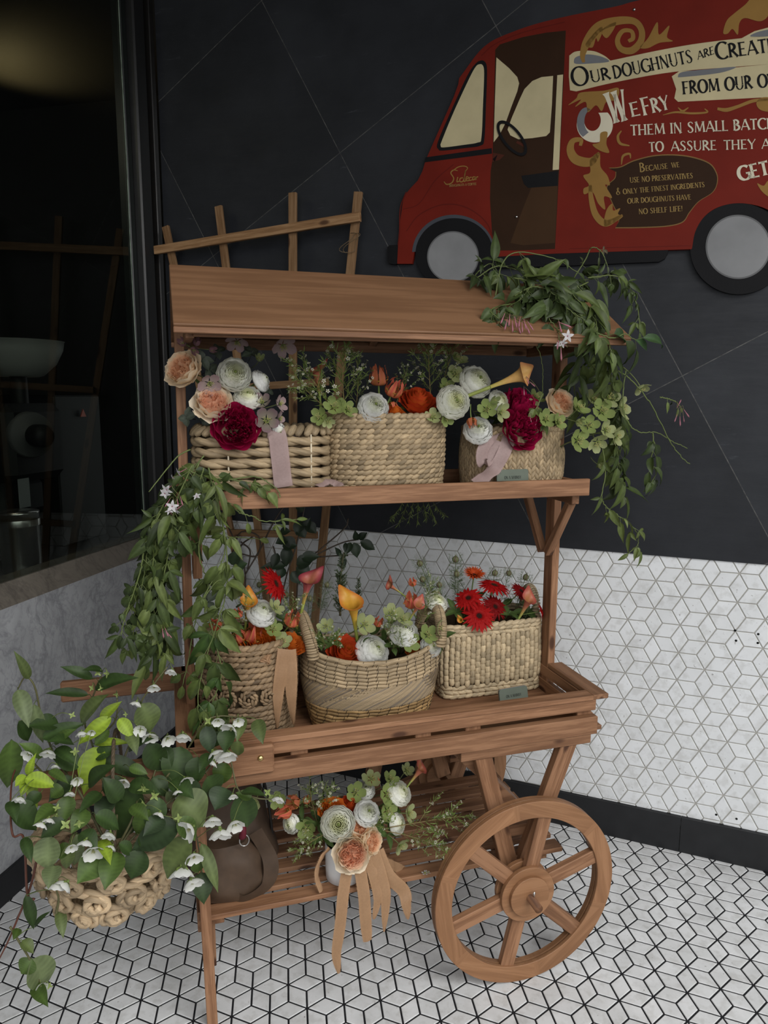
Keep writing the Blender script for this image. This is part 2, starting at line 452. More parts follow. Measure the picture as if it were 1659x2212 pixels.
tag(mb.build('wall_left', MARB, smooth=False), kind='structure')
mb = MB()
P = np.array([lw(U0, .852, 0), lw(.01, .852, 0), lw(.01, .908, .05), lw(U0, .908, .05), lw(U0, .852, .12), lw(.01, .852, .12), lw(.01, .908, .12), lw(U0, .908, .12)])
g = np.array([(u, h, 0) for u, h in ((0, 0), (3.6, 0), (3.6, .07), (0, .07), (0, .2), (3.6, .2), (3.6, .13), (0, .13))])
mb.add(P, [(0, 1, 2, 3), (3, 2, 6, 7), (7, 6, 5, 4), (4, 5, 1, 0), (0, 3, 7, 4), (1, 5, 6, 2)], (.5,) * 3, g)
tag(mb.build('trim_1', MARS, smooth=False), kind='structure')
mb = MB(); lwbox(mb, U0, .0, 0, .092, -.012, .0, (.012, .0125, .014)); tag(mb.build('baseboard_left', SKIRT, smooth=False), kind='structure')
# pane
gm, n, l, b = mat('window_glass')
n.remove(b)
gl = n.new('ShaderNodeBsdfGlossy'); gl.inputs['Roughness'].default_value = .015; gl.inputs['Color'].default_value = (.9, .95, .92, 1)
tr = n.new('ShaderNodeBsdfTransparent'); tr.inputs['Color'].default_value = (.70, .73, .70, 1)
fr = n.new('ShaderNodeFresnel'); fr.inputs['IOR'].default_value = 1.45
ge = n.new('ShaderNodeNewGeometry'); inv = n.new('ShaderNodeMath'); inv.operation = 'SUBTRACT'; inv.inputs[0].default_value = 1; l.new(ge.outputs['Backfacing'], inv.inputs[1])
fm = n.new('ShaderNodeMath'); fm.operation = 'MULTIPLY'; l.new(fr.outputs[0], fm.inputs[0]); l.new(inv.outputs[0], fm.inputs[1])
mx = n.new('ShaderNodeMixShader'); l.new(fm.outputs[0], mx.inputs[0]); l.new(tr.outputs[0], mx.inputs[1]); l.new(gl.outputs[0], mx.inputs[2]); l.new(mx.outputs[0], n['Material Output'].inputs[0])
wroot = bpy.data.objects.new('window_1', None); COL.objects.link(wroot); tag(wroot, kind='structure')
wroot.location = [float(v) for v in lw(-1.5, .908, .05)]
WO = np.array(wroot.location)
mb = MB(); lwbox(mb, U0, -.13, .90, 3.0, .055, .061)
mb.build('pane', gm, wroot, WO, smooth=False)
mb = MB(); lwbox(mb, -.118, -.045, .905, 3.0, .02, .10, (.012,) * 3, c=.006); lwbox(mb, -.15, -.118, .905, 3.0, .05, .09, (.010, .013, .012), c=.003)
lwbox(mb, -.04, .03, .905, 3.0, .05, .12, (.008,) * 3); lwbox(mb, -.022, .008, .905, 3.0, .015, .05, (.010, .009, .008), c=.003)
mb.build('frame', m_col('black_frame', .38, .5, .3, 30), wroot, WO, smooth=False)
mb = MB(); P = [lw(-.155 + .0015 * math.sin(z * 9), z, .052) for z in np.linspace(.91, 2.95, 60)]
mb.tube(P, .0018, (.20, .25, .20), 5); mb.build('sealant_bead', m_col('old_sealant', .5, .3, .5, 25), wroot, WO)
# ceiling over the recess
mb = MB(); box(mb, (-4, .25, 3.0), (5, 4.0, 3.1), (.25, .25, .25)); tag(mb.build('ceiling', m_flat('ceiling_paint', (.16, .16, .165), .8)), kind='structure')

# dim shop interior behind the pane
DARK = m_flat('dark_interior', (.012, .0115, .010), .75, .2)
mb = MB()
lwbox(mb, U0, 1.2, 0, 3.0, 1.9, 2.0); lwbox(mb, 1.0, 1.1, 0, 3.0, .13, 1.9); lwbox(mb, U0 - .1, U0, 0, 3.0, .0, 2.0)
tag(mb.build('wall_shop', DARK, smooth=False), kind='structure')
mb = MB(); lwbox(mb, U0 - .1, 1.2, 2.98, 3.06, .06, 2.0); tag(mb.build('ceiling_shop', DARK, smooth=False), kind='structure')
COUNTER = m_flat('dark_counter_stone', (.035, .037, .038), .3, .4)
ct = thing('counter', lw(-1.2, 0, .5), 'dark shop counter behind the window pane under the coffee grinder', 'counter')
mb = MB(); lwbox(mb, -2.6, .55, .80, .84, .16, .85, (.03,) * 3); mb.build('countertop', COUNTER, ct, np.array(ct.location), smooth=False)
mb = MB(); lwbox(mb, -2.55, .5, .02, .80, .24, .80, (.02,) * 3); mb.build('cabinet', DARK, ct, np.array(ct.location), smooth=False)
pl = bpy.data.lights.new('shop_fill', 'POINT'); pl.energy = 5; pl.color = (1, .9, .72); pl.shadow_soft_size = .15  # added unseen fill so the grinder shows behind the pane
po = bpy.data.objects.new('shop_fill', pl); COL.objects.link(po); po.location = [float(v) for v in lw(-1.0, 2.6, .35)]
# added warm spot on the shop ceiling, standing in for a reflected glow
TC = hit(28, 150, EZ, 2.98)
lamp = bpy.data.lights.new('shop_glow_spot', 'SPOT'); lamp.energy = 20; lamp.color = (1, .74, .36); lamp.spot_size = 1.9; lamp.spot_blend = 1.0; lamp.shadow_soft_size = .05
lo = bpy.data.objects.new('shop_glow_spot', lamp); COL.objects.link(lo); lo.location = [float(v) for v in TC + np.array([-.10, .05, -.30])]
lo.rotation_euler = (Vector(TC + np.array([.05, 0, 0])) - Vector(lo.location)).to_track_quat('-Z', 'Y').to_euler()
# drilled holes in the tiled wall
for k, (x, y) in enumerate(((1588, 1362), (1590, 1384), (1638, 1370), (1637, 1389), (1547, 1760), (1591, 1769))):
    mb = MB(); p = onwall(x, y, .0006); lathe(mb, [(.0, .0002), (.0030, .0002), (.0036, -.0004)], (.01,) * 3, 14, p, basis(-NW)); tag(mb.build('trim_%d' % (k + 2), m_hole if k else (m_hole := m_flat('drill_hole', (.008, .008, .008), .9, .1)), origin=p), kind='structure')

# ------------------------------------------------------------------ the flower cart (cart frame: a along, b away from the viewer, z up)
CA, CB = .53, 1.75
cart = thing('flower_cart', cw(CA, CB, 0), 'brown wooden flower cart with a pitched roof, shelf, slatted tray and spoked wheels', 'cart', rotz=CY)
def lc(a, b, z): return np.array([a - CA, b - CB, z])
X, Y = np.array([1., 0, 0]), np.array([0, 1., 0])
def part(name, fn, mt=WOOD, parent=None, smooth=False):
    mb = MB(); fn(mb); return mb.build(name, mt, parent or cart, smooth=smooth)
def board(name, p0, p1, wdir, w, t, mt=WOOD, parent=None, c=.0015):
    return part(name, lambda mb: plank(mb, lc(*p0), lc(*p1), wdir, w, t, c=c), mt, parent)
# tray
board('tray_floor', (.03, 1.75, .606), (1.05, 1.75, .606), Y, .47, .012)
board('side_slat', (.015, 1.511, .6215), (1.027, 1.511, .6215), EZ, .047, .022)
board('side_slat', (.015, 1.513, .6755), (1.022, 1.513, .6755), EZ, .029, .018)
board('top_rail', (.012, 1.520, .6965), (1.012, 1.520, .6965), Y, .040, .013)
board('side_slat', (.015, 1.989, .624), (1.027, 1.989, .624), EZ, .050, .022)
board('side_slat', (.015, 1.987, .674), (1.022, 1.987, .674), EZ, .032, .018)
board('top_rail', (.012, 1.980, .6965), (1.012, 1.980, .6965), Y, .040, .013)
board('top_rail', (1.034, 1.502, .6965), (1.034, 1.733, .6965), X, .044, .013)
board('top_rail', (1.034, 1.782, .6965), (1.034, 1.998, .6965), X, .044, .013)
board('top_rail', (.012, 1.502, .6965), (.012, 1.998, .6965), X, .040, .013)
for a in (.026, 1.018):
    board('side_slat', (a, 1.522, .624), (a, 1.978, .624), EZ, .046, .016)
    board('side_slat', (a, 1.522, .674), (a, 1.978, .674), EZ, .030, .016)
for b in (1.527, 1.973):
    for a in (.03, .26, .56, .69, 1.0): board('tray_stud', (a, b, .600), (a, b, .690), X, .040, .012)
    board('bearer', (.652, b - .013 if b < 1.7 else b + .013, .586), (1.012, b - .013 if b < 1.7 else b + .013, .586), EZ, .026, .020)
# handles with a brass screw in each end plate
for b, a1, s_ in ((1.494, .198, -1), (2.006, .10, 1)):
    h = board('handle', (-.300, b, .662), (a1, b, .662), EZ, .066 if b < 1.7 else .056, .022, c=.004)
    mb = MB(); lathe(mb, [(.0, .005), (.004, .0045), (.0065, .002), (.007, 0)], (.5, .4, .2), 14, lc(.168 if b < 1.7 else .07, b + s_ * .011, .668), basis((0, s_, 0)))
    mb.build('screw', BRASS, h)
# platform slats
for k in range(7):
    b = 1.541 + k * .0605
    board('platform_slat', (.040, b, .274), (.955, b, .274), Y, .0405, .013)
for a, bb_ in ((.065, 1.86), (.50, 1.86), (.90, 1.86)): board('cross_batten', (a, 1.535, .256), (a, bb_ + .04, .256), X, .034, .020)
board('cross_batten', (.03, 1.52, .27), (.03, 1.92, .27), EZ, .05, .016)
# front legs (left end)
for b in (1.512, 1.935):
    board('leg', (.046, b, .0), (.034, b, .600), X, .024, .030)
board('support_block', (.052, 1.575, .115), (.052, 1.575, .246), X, .020, .026)
# wheel stays
for b in (1.521, 1.979):
    board('stay', (.709, b, .594), (.797, b, .265), X, .044, .026)
    board('stay', (.959, b, .594), (.838, b, .255), X, .044, .026)
    mb = MB()
    P = np.array([lc(.625, b, .60), lc(.66, b, .60), lc(.855, b, .395), lc(.82, b, .395)]); sgn = 1 if b < 1.7 else -1
    polymesh(mb, P + np.array([0, .016 * sgn, 0]), (0, .12 * sgn, 0), (.8, .8, .8)); mb.build('diagonal_brace', WOOD, cart, smooth=False)
    board('cross_block', (.80, b + .03 * sgn, .345), (.88, b + .03 * sgn, .345), EZ, .030, .040)
# axle
part('axle', lambda mb: mb.tube([lc(.805, 1.372, .242), lc(.805, 1.60, .242), lc(.805, 1.9, .242), lc(.805, 2.128, .242)], .0105, (.62, .55, .5), 16), WOOD, smooth=True)
def wheel(bf, s_):
    """bf: outer face, s_: +1 when the hub runs towards larger b"""
    ctr = lc(.805, bf, .242); w = bpy.data.objects.new('wheel', None); COL.objects.link(w); w.parent = cart; w.location = ctr
    N = 96; a = np.arange(N) * 2 * PI / N; R0, R1 = .199, .242
    prof = [(R0, 0), (R0 + .0012, -.0012), (R1 - .0012, -.0012), (R1, 0), (R1, .0085), (R1 - .003, .0095), (R1 - .003, .0125), (R1, .0135), (R1, .026), (R0, .026), (R0, .0135), (R0 + .003, .0125), (R0 + .003, .0095), (R0, .0085)]
    seg = (a / (2 * PI) * 6 + .35).astype(int) % 6; tone = np.array([1.0, .93, 1.06, .97, 1.03, .9])[seg]
    P = np.zeros((len(prof), N, 3)); G = P.copy(); C = np.zeros_like(P)
    for i, (r, y) in enumerate(prof):
        P[i, :, 0] = r * np.cos(a); P[i, :, 2] = r * np.sin(a); P[i, :, 1] = y * s_
        th = np.radians(seg * 60 + 9.)
        G[i, :, 0] = -r * np.cos(a) * np.sin(th) + r * np.sin(a) * np.cos(th) + seg * 3.1; G[i, :, 1] = r * np.cos(a) * np.cos(th) + r * np.sin(a) * np.sin(th) + seg; G[i, :, 2] = y
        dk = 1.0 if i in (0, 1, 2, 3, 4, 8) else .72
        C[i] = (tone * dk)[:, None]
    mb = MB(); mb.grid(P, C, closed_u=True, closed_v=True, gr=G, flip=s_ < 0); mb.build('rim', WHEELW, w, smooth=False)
    for k in range(6):
        t = math.radians(17 + 60 * k); d = np.array([math.cos(t), 0, math.sin(t)])
        mb = MB(); plank(mb, d * .045 + np.array([0, .013 * s_, 0]), d * .2005 + np.array([0, .013 * s_, 0]), np.cross(d, Y), .037, .019); mb.build('spoke', WOOD, w, smooth=False)
    B = basis((0, -s_, 0), X)
    for r, y0, y1, nm in ((.0715, -.007, .004, 'hub_flange'), (.052, -.0175, -.007, 'hub_cap'), (.0715, .0225, .034, 'hub_flange'), (.05, .034, .052, 'hub_collar')):
        mb = MB(); lathe(mb, [(.0, -y0), (r - .001, -y0), (r, -y0 - .001), (r, -y1), (0, -y1)], (.98, .98, .98), 48, (0, 0, 0), B); mb.build(nm, WHEELW, w, smooth=False)
    mb = MB(); pp = [np.array([.003, -.030 * s_, .006 + k]) for k in (-.002, .018)]; mb.tube(pp, .0016, (.5, .5, .5), 6); mb.tube([np.array([.006, -.030 * s_, .018]), np.array([.003, -.030 * s_, .024]), np.array([-.001, -.030 * s_, .018])], .0014, (.5,) * 3, 5)
    mb.build('split_pin', METAL, w)
wheel(1.432, 1); wheel(2.062, -1)
# posts
board('post', (.030, 1.757, .605), (.038, 1.757, 1.705), X, .0215, .045)
board('post', (1.0235, 1.757, .605), (1.0235, 1.757, 1.705), X, .0215, .045)
# shelf
board('shelf_board', (.03, 1.75, 1.207), (1.01, 1.75, 1.207), Y, .30, .010)
board('shelf_rail', (.015, 1.594, 1.2245), (1.026, 1.594, 1.2245), EZ, .043, .013)
board('shelf_rail', (.015, 1.906, 1.2245), (1.026, 1.906, 1.2245), EZ, .043, .013)
for a in (.0215, 1.0045):
    board('shelf_rail', (a, 1.601, 1.2225), (a, 1.733, 1.2225), EZ, .036, .012); board('shelf_rail', (a, 1.781, 1.2225), (a, 1.899, 1.2225), EZ, .036, .012)
for a in (.058, 1.002):
    board('bearer', (a, 1.612, 1.190), (a, 1.888, 1.190), EZ, .024, .021)
    board('bracket', (a, 1.742, 1.022), (a, 1.635, 1.180), X, .021, .021)
    board('bracket', (a, 1.772, 1.022), (a, 1.880, 1.180), X, .021, .021)
# roof
RZ, EZ0, A0, A1 = 1.735, 1.586, .022, 1.072
for bf, s_ in ((1.517, 1), (1.983, -1)):
    p = np.array([0, (1.75 - bf), RZ - EZ0]); wd = nrm(p); md = (np.array([0, bf, EZ0]) + np.array([0, 1.75, RZ])) / 2; th = np.cross(X, wd) * (.003 if s_ > 0 else -.003)
    md = md + (th if s_ > 0 else th)
    board('roof_panel', (A0, md[1], md[2]), (A1, md[1], md[2]), wd, np.linalg.norm(p) + .004, .006, PLY)
    board('eave_batten', (A0, bf + .004 * s_, EZ0 - .007), (A1, bf + .004 * s_, EZ0 - .007), EZ, .0125, .016)
    board('roof_rail', (.06, bf + .035 * s_, EZ0 - .004), (1.02, bf + .035 * s_, EZ0 - .004), EZ, .026, .018)
board('ridge_beam', (.05, 1.75, RZ - .025), (1.04, 1.75, RZ - .025), EZ, .034, .018)
for a in (.052, 1.040):
    mb = MB(); polymesh(mb, [lc(a, 1.545, 1.584), lc(a, 1.955, 1.584), lc(a, 1.75, 1.722)], (.008, 0, 0), (.85,) * 3); mb.build('gable_panel', WOOD, cart, smooth=False)
for a in (.30, .55, .80): board('rafter', (a, 1.56, 1.590), (a, 1.742, 1.715), X, .022, .014); 
for a in (.30, .55, .80): board('rafter', (a, 1.94, 1.590), (a, 1.758, 1.715), X, .022, .014)
for a in (.054, 1.032): board('tie_beam', (a, 1.55, 1.578), (a, 1.95, 1.578), EZ, .024, .018)

# ------------------------------------------------------------------ trellis leaning on the slate behind the cart
tr_ = thing('trellis', wt(-1.36, 0, .07), 'cedar fan trellis with four splayed slats standing behind the cart roof', 'trellis')
TO = np.array(tr_.location)
def tbar(nm, t0, z0, t1, z1, off, w, th, tone=1.0):
    mb = MB(); plank(mb, wt(t0, z0, off), wt(t1, z1, off), np.cross(wt(t1, z1, off) - wt(t0, z0, off), NW), w, th, col=(tone,) * 3); mb.build(nm, TRELW, tr_, TO, smooth=False)
for t1, z1, t0 in ((-1.856, 2.075, -1.40), (-1.616, 2.125, -1.372), (-1.309, 2.140, -1.346), (-1.0605, 2.118, -1.318)): tbar('slat', t0, .0, t1, z1, .055, .030, .012, .72)
tbar('crossbar', -1.897, 1.989, -1.046, 2.035, .071, .030, .016, 1.02); tbar('crossbar', -1.72, 1.47, -1.17, 1.50, .069, .026, .012, .72); tbar('crossbar', -1.60, .932, -1.22, .952, .069, .026, .012, .72)
for t, z in ((-1.08, 1.955), (-1.05, 1.80)):
    mb = MB(); th = np.linspace(0, 9, 40); mb.tube([wt(t + .03 * math.sin(k * 1.3) + .01 * math.sin(k * 3.1), z + .03 * math.cos(k * 1.1), .075 + .008 * math.sin(k * 2)) for k in th], .0012, (.16, .11, .06), 4)
    mb.build('wire', STEM, tr_, TO)

# ------------------------------------------------------------------ painted van sign on the slate (flat board, painted both shapes and lettering)
def sp(x, y): return 830 + x / 2.001, y / 2.001           # traced on an enlarged view
SB = .022                                                   # board face stands 22 mm off the tiles
sign = thing('van_sign', onwall(1250, 300, .008), 'red wooden cut-out van sign with gold scrolls and cream lettering on the slate wall', 'sign')
SO = np.array(sign.location)
def wallpts(P, off): return np.array([onwall(*sp(x, y), off) for x, y in P])
def curve(P, n=None, closed=True): 
    P = np.array(P, float); return spline(P, n or len(P) * 5, closed)
def paint(name, polys, col, lay, th=.0001, smooth_=True):
    off = SB + lay * .0002
    for P in polys:
        mb = MB(); Q = curve(P) if smooth_ else np.array(P, float)
        polymesh(mb, wallpts(Q, off), NW * (th + .0003), col)
        o_ = mb.build(name, PAINT, sign, SO, smooth=False)
    return o_
RED, BROWN, CREAM, BLK, GOLD, GREY, DGREY = (.150, .0135, .007), (.030, .0135, .006), (.52, .45, .27), (.008, .008, .009), (.27, .15, .04), (.16, .165, .175), (.06, .064, .076)
WHT = (.60, .55, .42)
# board
top = curve([(2100, -150), (1500, -75), (1120, -3), (1000, 28), (800, 68), (640, 108), (500, 160), (440, 195), (400, 235), (370, 275), (345, 310), (324, 338)], 60, False)
front = np.array([(320, 365), (300, 420), (240, 555), (180, 690), (165, 740), (145, 780)])
nose = curve([(145, 780), (100, 830), (82, 870), (70, 950), (68, 990), (60, 1060), (56, 1140)], 30, False)
arch1 = curve([(120, 1140), (140, 1050), (180, 985), (240, 943), (300, 928), (360, 940), (420, 980), (460, 1040), (482, 1110)], 40, False)
sill = np.array([(740, 1096), (1326, 1077)])
arch2 = curve([(1330, 1075), (1345, 1000), (1385, 935), (1450, 893), (1540, 878), (1640, 898), (1710, 945), (1745, 1010), (1755, 1060)], 40, False)
body = np.r_[top, front, nose, arch1, sill, arch2, np.array([(2100, 1045)])]
mb = MB(); polymesh(mb, wallpts(body, SB), NW * .014, RED); mb.build('board', PAINT, sign, SO, smooth=False)
def ell(cx, cy, rx, ry, n=64, rot=0, a0=0, a1=2 * PI):
    t = np.linspace(a0, a1, n, endpoint=a1 - a0 < 6.2); c, s_ = math.cos(rot), math.sin(rot)
    x, y = rx * np.cos(t), ry * np.sin(t)
    return np.c_[cx + x * c - y * s_, cy + x * s_ + y * c]
# black undercarriage and bumper boards, tyres
for nm_, P in (('undercarriage', [(480, 1100), (760, 1090), (1228, 1075), (1225, 1095), (1212, 1118), (1188, 1131), (800, 1148), (470, 1160)]), ('bumper', [(14, 1068), (22, 1060), (62, 1058), (63, 1137), (48, 1143), (20, 1139), (13, 1128)])):
    mb = MB(); polymesh(mb, wallpts(P, SB - .001), NW * .013, BLK); mb.build(nm_, PAINT, sign, SO, smooth=False)
for (cx, cy, rx, ry), (dx, dy, dr, ds) in (((303, 1098, 167, 154), (297, 1110, 112, 111)), ((1532, 1075, 209, 197), (1530, 1067, 141, 139))):
    mb = MB(); polymesh(mb, wallpts(ell(cx, cy, rx, ry, 80), SB - .0005), NW * .014, BLK); w_ = mb.build('wheel', PAINT, sign, SO, smooth=False)
    mb = MB()
    for k, (r, c) in enumerate(((1, .13), (.95, .235))): polymesh(mb, wallpts(ell(dx, dy, dr * r, ds * r, 64), SB + .0004 + k * .0002), NW * .0004, (c, c * 1.01, c * 1.03))
    mb.build('hub_cap', PAINT, w_, smooth=False).location = [0, 0, 0]
    w_.children[0].data.transform(Matrix.Translation(-Vector(SO)))
    mb = MB(); lathe(mb, [(.0, .003), (.004, .002), (.0045, 0)], (.4, .4, .4), 12, onwall(*sp(dx, dy), SB + .002), basis(-NW)); mb.build('screw', METAL, w_, SO).data.transform(Matrix.Translation(-Vector(SO)))
paint('arch_band', [np.r_[ell(300, 1100, 180, 172, 40, 0, PI * 1.02, PI * 1.97), ell(303, 1098, 168, 155, 40, 0, PI * 1.97, PI * 1.02)]], DGREY, 1, smooth_=False)  # grey-blue band of the sign's own paint
# cab
paint('door', [[(480, 215), (500, 192), (600, 160), (700, 141), (785, 132), (775, 350), (758, 700), (738, 1076), (600, 1082), (490, 1083), (466, 1010), (457, 860), (460, 740), (468, 690)]], BROWN, 1, smooth_=False)
paint('door_panel', [[(700, 765), (752, 756), (738, 1050), (600, 1060), (545, 1050), (600, 900), (640, 800)]], (.05, .024, .010), 2, smooth_=False)
paint('windscreen_seal', [[(415, 262), (432, 264), (443, 285), (444, 345), (440, 450), (433, 600), (415, 630), (350, 640), (255, 651), (234, 645), (232, 612), (295, 465), (360, 325), (395, 275)]], BLK, 1)
paint('windscreen', [[(410, 278), (424, 280), (431, 300), (431, 350), (427, 450), (420, 595), (404, 616), (345, 626), (258, 637), (244, 630), (250, 606), (302, 480), (370, 334), (396, 288)]], CREAM, 2)
paint('belt_line', [[(178, 680), (465, 640), (466, 664), (173, 702)]], BLK, 1, smooth_=False)
paint('cab_window', [[(485, 248), (540, 295), (575, 333), (583, 360), (575, 395), (550, 460), (525, 530), (500, 580), (473, 615), (478, 450)],
                     [(730, 328), (680, 333), (640, 350), (606, 385), (585, 430), (550, 512), (533, 560), (545, 585), (580, 602), (640, 597), (700, 588), (716, 572), (725, 450)],
                     [(748, 325), (773, 322), (755, 733), (728, 735)]], CREAM, 2, smooth_=False)
paint('dashboard', [[(592, 760), (752, 738), (750, 803), (622, 812), (604, 795)], [(468, 688), (490, 668), (478, 700)]], BLK, 3, smooth_=False)
o = ell(552, 597, 92, 42, 48, .90); i_ = ell(552, 597, 78, 30, 48, .90)
mb = MB(); Vo, Vi = wallpts(o, SB + .004), wallpts(i_, SB + .004); n_ = len(o)
mb.add(np.r_[Vo, Vi], [(k, (k + 1) % n_, n_ + (k + 1) % n_, n_ + k) for k in range(n_)], BLK); mb.build('steering_wheel', PAINT, sign, SO)
paint('steering_column', [[(575, 608), (607, 625), (604, 636), (570, 618)], [(470, 660), (520, 670), (500, 690), (468, 700)]], (.07, .018, .01), 3, smooth_=False)
# crease lines in a darker red
def stroke(P, w, n=None):
    """tapered ribbon along P: list of (x, y[, width factor])"""
    P = np.array([(p[0], p[1], p[2] if len(p) > 2 else 1) for p in P], float)
    Q = spline(P, n or len(P) * 8); d = np.gradient(Q[:, :2], axis=0); d /= np.linalg.norm(d, axis=1)[:, None] + 1e-9
    nn = np.c_[-d[:, 1], d[:, 0]] * (w / 2 * Q[:, 2:3])
    return Q[:, :2] + nn, Q[:, :2] - nn
def ribbons(name, strokes, col, lay, polys=(), parent=None):
    off = SB + lay * .0002
    for P, w in strokes:
        mb = MB(); a, b = stroke(P, w); V = np.r_[wallpts(a, off), wallpts(b, off)]; n = len(a)
        mb.add(V, [(k, k + 1, n + k + 1, n + k) for k in range(n - 1)], col); mb.build(name, PAINT, sign, SO, smooth=False)
    for P in polys:
        mb = MB(); polymesh(mb, wallpts(curve(P), off), NW * .0005, col); mb.build(name, PAINT, sign, SO, smooth=False)
ribbons('crease_line', [([(95, 830), (70, 900), (66, 1000), (60, 1060)], 5), ([(80, 905), (150, 880), (220, 780), (300, 710)], 4), ([(95, 1000), (150, 930), (250, 885), (350, 895), (440, 960), (478, 1060)], 5), ([(420, 240), (480, 190), (600, 140), (780, 95)], 4), ([(800, 1075), (1325, 1062)], 3)], (.105, .010, .006), 1)
# banners
BAN1 = np.r_[curve([(800, 240), (830, 222), (900, 220), (950, 240), (978, 262)], 20, False), curve([(978, 262), (1200, 215), (1400, 182), (1700, 150), (2000, 130)], 20, False), curve([(2000, 255), (1700, 275), (1500, 290), (1240, 312), (1000, 355), (830, 395)], 20, False), np.array([(803, 390), (798, 330)])]
BAN2 = np.r_[np.array([(1243, 330), (1275, 308)]), curve([(1275, 308), (1450, 298), (1700, 275), (2000, 262)], 12, False), curve([(2000, 405), (1700, 418), (1450, 431), (1270, 440)], 12, False), np.array([(1254, 425), (1262, 385)])]
paint('banner', [BAN1, BAN2, [(1545, 165), (1600, 135), (1700, 108), (1700, 155)]], CREAM, 2, smooth_=False)
paint('banner_fold', [[(820, 262), (832, 245), (880, 235), (940, 245), (972, 266), (900, 274), (830, 276)], [(1270, 330), (1290, 311), (1400, 299), (1520, 289), (1450, 315), (1290, 333)], [(1585, 158), (1625, 135), (1720, 122), (1720, 150)]], GREY, 3)
# scrolls
ribbons('gold_scroll', [([(862, 270, .5), (858, 235), (880, 175, 1.6), (930, 115, 1.8), (1010, 90, 1.5), (1080, 92, 1.2), (1112, 130, 1.1), (1108, 180, 1.2), (1070, 218, 1.3), (1025, 212, 1.1), (1008, 175, .9), (1030, 135, .8), (1068, 135, .7), (1075, 165, .8), (1055, 178, .6)], 24),
    ([(1030, 930, .4), (960, 965, 1.3), (915, 930, 1.3), (895, 860, 1.0), (890, 800, .6)], 22), ([(930, 660, .4), (890, 700, 1.4), (830, 690, 1.6), (805, 650, 1.3), (815, 610, .9), (850, 605, .7), (848, 630, .5)], 26), ([(1060, 630, .4), (1020, 620, 1.), (1010, 590, .9), (1025, 565, .4)], 12), ([(1025, 712, .3), (1032, 675, 1.), (1060, 665, .9), (1065, 685, .4)], 10),
    ([(1205, 497, .3), (1260, 485, .9), (1330, 490, 1.), (1395, 485, .8), (1385, 470, .5)], 9), ([(1270, 465, .4), (1290, 480, 1.), (1315, 465, .4)], 9), ([(1440, 470, .8), (1480, 475, 1.2), (1530, 460, 1.), (1600, 435, 1.), (1680, 430, .6)], 14)], GOLD, 4,
    polys=[[(1105, 205), (1140, 165), (1180, 95), (1188, 150), (1232, 110), (1222, 160), (1247, 178), (1190, 185), (1140, 208)], [(870, 190), (930, 120), (945, 130), (925, 180), (915, 165), (900, 205)], [(940, 130), (1000, 95), (990, 130), (960, 165)],
           [(850, 400), (950, 392), (1012, 380), (1005, 430), (960, 440), (940, 480), (915, 455), (880, 485), (870, 440), (825, 462), (850, 430), (795, 455), (830, 425)],
           [(935, 575), (965, 572), (960, 620), (972, 660), (930, 650), (900, 625), (930, 615)], [(890, 690), (930, 660), (935, 720), (965, 760), (975, 800), (955, 800), (985, 855), (950, 850), (955, 905), (925, 880), (900, 830), (865, 840), (862, 815), (885, 800), (860, 760), (890, 745)],
           [(960, 910), (985, 880), (990, 910), (1020, 900), (1010, 925), (1032, 935), (990, 965), (950, 975)], [(1465, 142), (1480, 90), (1510, 60), (1560, 20), (1600, -20), (1660, -25), (1662, 60), (1625, 92), (1560, 78), (1535, 100), (1528, 150), (1505, 125), (1485, 145)],
           [(1612, 793), (1640, 803), (1662, 780), (1700, 800), (1690, 860), (1640, 835)], [(1610, 440), (1640, 420), (1700, 430), (1690, 480), (1640, 480), (1615, 465)]])
# glazed ring
a = ell(908, 540, 78, 74, 40, 0, .25 * PI, 1.25 * PI); b_ = ell(912, 525, 40, 50, 40, 0, 1.25 * PI, .25 * PI)
paint('glazed_ring', [np.r_[ell(910, 540, 78, 76, 40, 0, -.25 * PI, 1.3 * PI), ell(900, 520, 36, 46, 40, 0, 1.3 * PI, -.25 * PI)]], WHT, 3, smooth_=False)
paint('ring_grey', [np.r_[ell(875, 530, 42, 66, 30, 0, .62 * PI, 1.5 * PI), ell(895, 525, 30, 50, 30, 0, 1.5 * PI, .62 * PI)]], GREY, 4, smooth_=False)  # grey left part of the ring, sign paint
# brown cartouche
cart_o = np.r_[curve([(970, 725), (1020, 720), (1080, 692), (1180, 669), (1300, 671), (1400, 700), (1437, 745), (1441, 790), (1420, 832), (1360, 872), (1320, 920), (1290, 962), (1220, 980), (1100, 986), (998, 987)], 80, False), curve([(998, 987), (1014, 945), (985, 880), (960, 810), (995, 770), (1000, 740)], 24, False)]
cen = np.array([1200, 830])
paint('cartouche_edge', [cart_o], (.20, .115, .04), 2, smooth_=False)
paint('cartouche', [cen + (cart_o - cen) * np.array([.985, .968])], BROWN, 3, smooth_=False)

